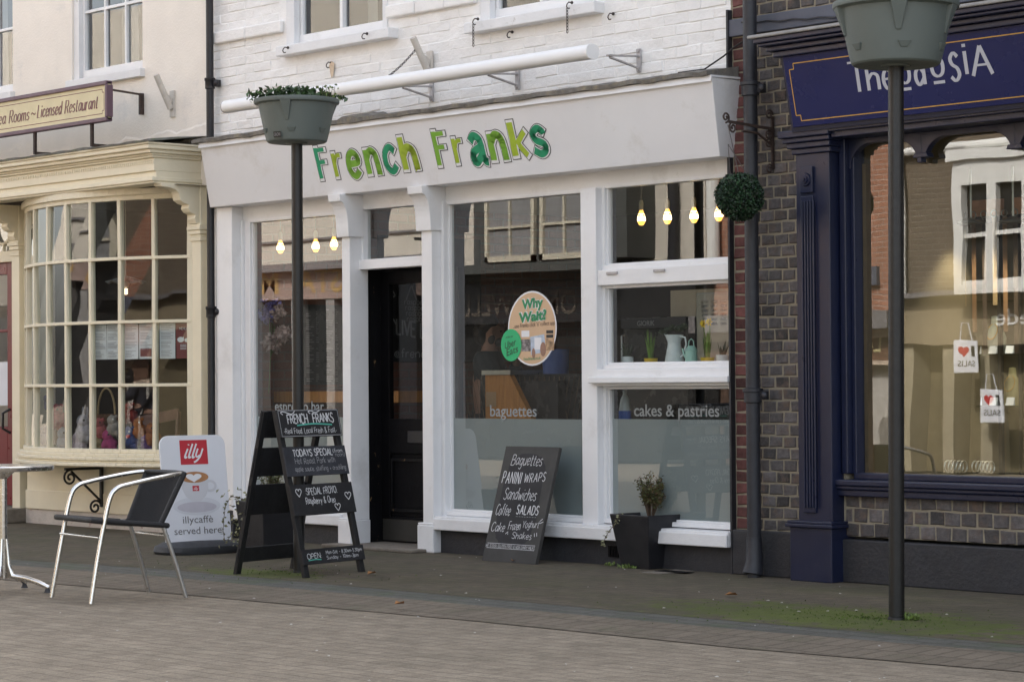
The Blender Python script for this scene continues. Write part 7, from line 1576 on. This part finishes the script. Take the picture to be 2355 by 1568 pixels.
# tote bags hung for sale across the street
for px, py, lab in ((2218, 815, 'white tote bag with red heart hanging across the street, the upper one'), (2278, 935, 'white tote bag with red heart hanging across the street, the lower one')):
    x_, z_ = rx(px, py, .3); t = thing('tote_bag', lab, 'bag', (x_, OY + .3, z_), 'tote bags for sale'); mb = MB(); mb.box(x_ - .19, x_ + .19, OY + .28, OY + .31, z_ - .25, z_ + .2); mb.build('bag', 'paper', t, bevel=.01)
    hp_ = Plane((x_ + .19, OY + .31, z_), -EX, EZ); mb = MB(); heart(mb, hp_, .23, .05, .17, .002); mb.build('heart_print', 'sign_red', t); mb = MB(); printed(mb, hp_, 'I', .05, -.02, .06, .15, .02); printed(mb, hp_, 'SALTY' if 0 else 'SALIS', .05, -.16, .27, .08, .01); mb.build('lettering', 'ink', t)
    mb = MB(); mb.tube([(x_ - .1, OY + .295, z_ + .2), (x_ - .06, OY + .295, z_ + .42), (x_ + .06, OY + .295, z_ + .42), (x_ + .1, OY + .295, z_ + .2)], .008, 6); mb.build('handles', 'paper', t)
q = at(1995, 1000, RF - .0); px_ = q.x; person((px_, OY + .9, -.03), math.atan2(.2, 1), 1.72, 'man with grey hair in a long brown coat across the street', 'coat', 'coat', 'hair_grey', 'stand', False, True, .9)
q = at(2065, 1000, RF - .0); person((q.x, OY + 1.0, -.03), math.atan2(.1, -1), 1.66, 'woman in a dark waistcoat reaching out a hand across the street', 'trouser', 'trouser', 'hair', 'reach')

# ================================================================== INSIDE THE BLUE SHOP
sh0, sh1 = at(1960, 1000, 1.3).x, -5.7
t = thing('display_cabinet', 'tall glass display cabinet with dark posts and glass shelves in the blue shop', 'cabinet', (-8, 1.4, .62))
mb = MB()
for px in (2085, 2142, 2180, 2250, 2298, 2345): x_ = at(px, 800, 1.3).x; mb.box(x_ - .012, x_ + .012, 1.3, 1.33, .62, 2.35)
mb.build_each('post', 'ink', t); mb = MB()
for z_ in (1.05, 1.38, 1.72): mb.box(sh0 + .2, sh1, 1.25, 1.6, z_, z_ + .012)
mb.build_each('shelf', glass('shelf_glass', (.75, .82, .78), 1.5), t)
mb = MB(); zz = Z(2150, 485, 1.2)
for a, b in ((2085, 2150), (2180, 2303), (2330, 2480)): mb.box(at(a, 480, 1.2).x, at(b, 480, 1.2).x, 1.2, 1.23, Z(2150, 505, 1.2), Z(2150, 468, 1.2))
mb.build_each('wooden_pelmet', mat('pink_pine', (.55, .28, .17), .5, .12, 6, stretch=(1, 6, 6)), t)
mb = MB(); mb.box(sh0 + .3, sh1, 1.22, 1.28, Z(2150, 519, 1.2), Z(2150, 505, 1.2)); mb.build('rail', 'black_paint', t)
for k, (px, py) in enumerate(((2135, 520), (2233, 515), (2330, 512))):
    p = at(px, py, 1.0); t = thing('downlight', ['shallow metal ceiling lamp left of the white bay reflection', 'shallow metal ceiling lamp in the middle of the blue shop window', 'shallow metal ceiling lamp at the right of the blue shop window'][k], 'lamp', p, 'metal lamps in the blue shop'); mb = MB(); mb.lathe([(.09, 0), (.085, .012), (.03, .03), (.008, .04), (.008, .35)], p, 20); mb.build('shade', 'steel', t, smooth=40); mb = MB(); mb.lathe([(.001, .004), (.07, .004)], p, 16); mb.build('glowing_disc', glow('warm_disc', (1, .9, .7), 1.5), t)
for k in range(11):
    x_ = at(2098 + k * 24, 800, 1.15).x; t = thing('hanging_belt', 'narrow leather belt hanging from the rail in the blue shop window', 'belt', (x_, 1.15, 1.0), 'leather belts on the rail'); l_ = .75 + .18 * math.sin(k * 2.1)
    mb = MB(); mb.box(x_ - .016, x_ + .016, 1.148, 1.152, zz - .04 - l_, zz - .06); mb.build('strap', mat('belt_leather', [(.16, .09, .045), (.05, .035, .025), (.24, .17, .09)][k % 3], .5, .2, 12), t)
    mb = MB(); mb.tube([(x_ + .022 * math.cos(a), 1.145, zz - .05 + .022 * math.sin(a)) for a in [2 * math.pi * i / 12 for i in range(12)]], .004, 5, closed=True); mb.build('buckle', 'steel', t, smooth=60)
for k in range(14):
    x_ = at(2095 + (k % 7) * 38, 900, 1.3).x; z_ = (1.062, 1.392)[k // 7]; t = thing('price_card', 'small white price card standing on a glass shelf in the blue shop', 'card', (x_, 1.3, z_), 'price cards on the shelves'); mb = MB(); mb.hexa([(x_ - .03, 1.29, z_), (x_ + .03, 1.29, z_), (x_ + .03, 1.31, z_), (x_ - .03, 1.31, z_), (x_ - .03, 1.306, z_ + .05), (x_ + .03, 1.306, z_ + .05), (x_ + .03, 1.31, z_ + .05), (x_ - .03, 1.31, z_ + .05)]); mb.build('card', 'paper', t)
rng = random.Random(3)
for k, (px, py, z_, lab) in enumerate(((2105, 1072, .64, 'pale jewellery bust at the left of the blue shop window'), (2170, 1000, 1.06, 'cream jewellery bust on the low shelf of the blue shop'), (2205, 860, 1.395, 'grey jewellery bust on the middle shelf of the blue shop'), (2290, 870, 1.395, 'white jewellery bust on the middle shelf at the right'), (2225, 760, 1.73, 'pale blue jewellery bust on the top shelf'), (2330, 1000, 1.06, 'ochre jewellery bust on the low shelf at the right'))):
    x_ = at(px, py, 1.42).x; t = thing('jewellery_bust', lab, 'display bust', (x_, 1.42, z_), 'jewellery busts in the blue shop'); mb = MB(); mb.lathe([(.06, 0), (.075, .05), (.08, .10), (.06, .15), (.03, .19), (.026, .24), (.001, .245)], (x_, 1.42, z_), 16, sy=.6); mb.build('bust', mat('bust_cloth', rng.choice([(.5, .48, .42), (.42, .45, .52), (.48, .38, .2)]), .8), t, smooth=50)
    mb = MB(); mb.tube([(x_ + .04 * math.sin(a), 1.42 - .035 - .02 * math.cos(a), z_ + .17 - .05 * math.cos(a) - .03) for a in [math.pi * 2 * i / 16 for i in range(16)]], .003, 5, closed=True); mb.build('necklace', 'gold', t)
for k in range(10):
    x_ = at(2180 + k * 9 + (18 if k > 4 else 0), 1070, .45).x; t = thing('bangle', 'silver bangle in the row at the foot of the blue shop window', 'bangle', (x_, .45, .66), 'row of silver bangles'); mb = MB(); mb.tube([(x_, .45 + .035 * math.cos(a), .70 + .035 * math.sin(a)) for a in [2 * math.pi * i / 20 for i in range(20)]], .005, 6, closed=True); mb.build('ring', 'steel', t, smooth=60)

# the small lamps of the blue shop are lit
for k, (px, py) in enumerate(((2135, 520), (2233, 515), (2330, 512))):
    p = at(px, py, 1.0); ld = bpy.data.lights.new('downlight', 'SPOT'); ld.energy = 9; ld.color = (1, .86, .66); ld.spot_size = R(95); ld.spot_blend = .6; ld.shadow_soft_size = .06
    lo_ = bpy.data.objects.new('downlight_light', ld); COL.objects.link(lo_); lo_.location = p - Vector((0, 0, .03))
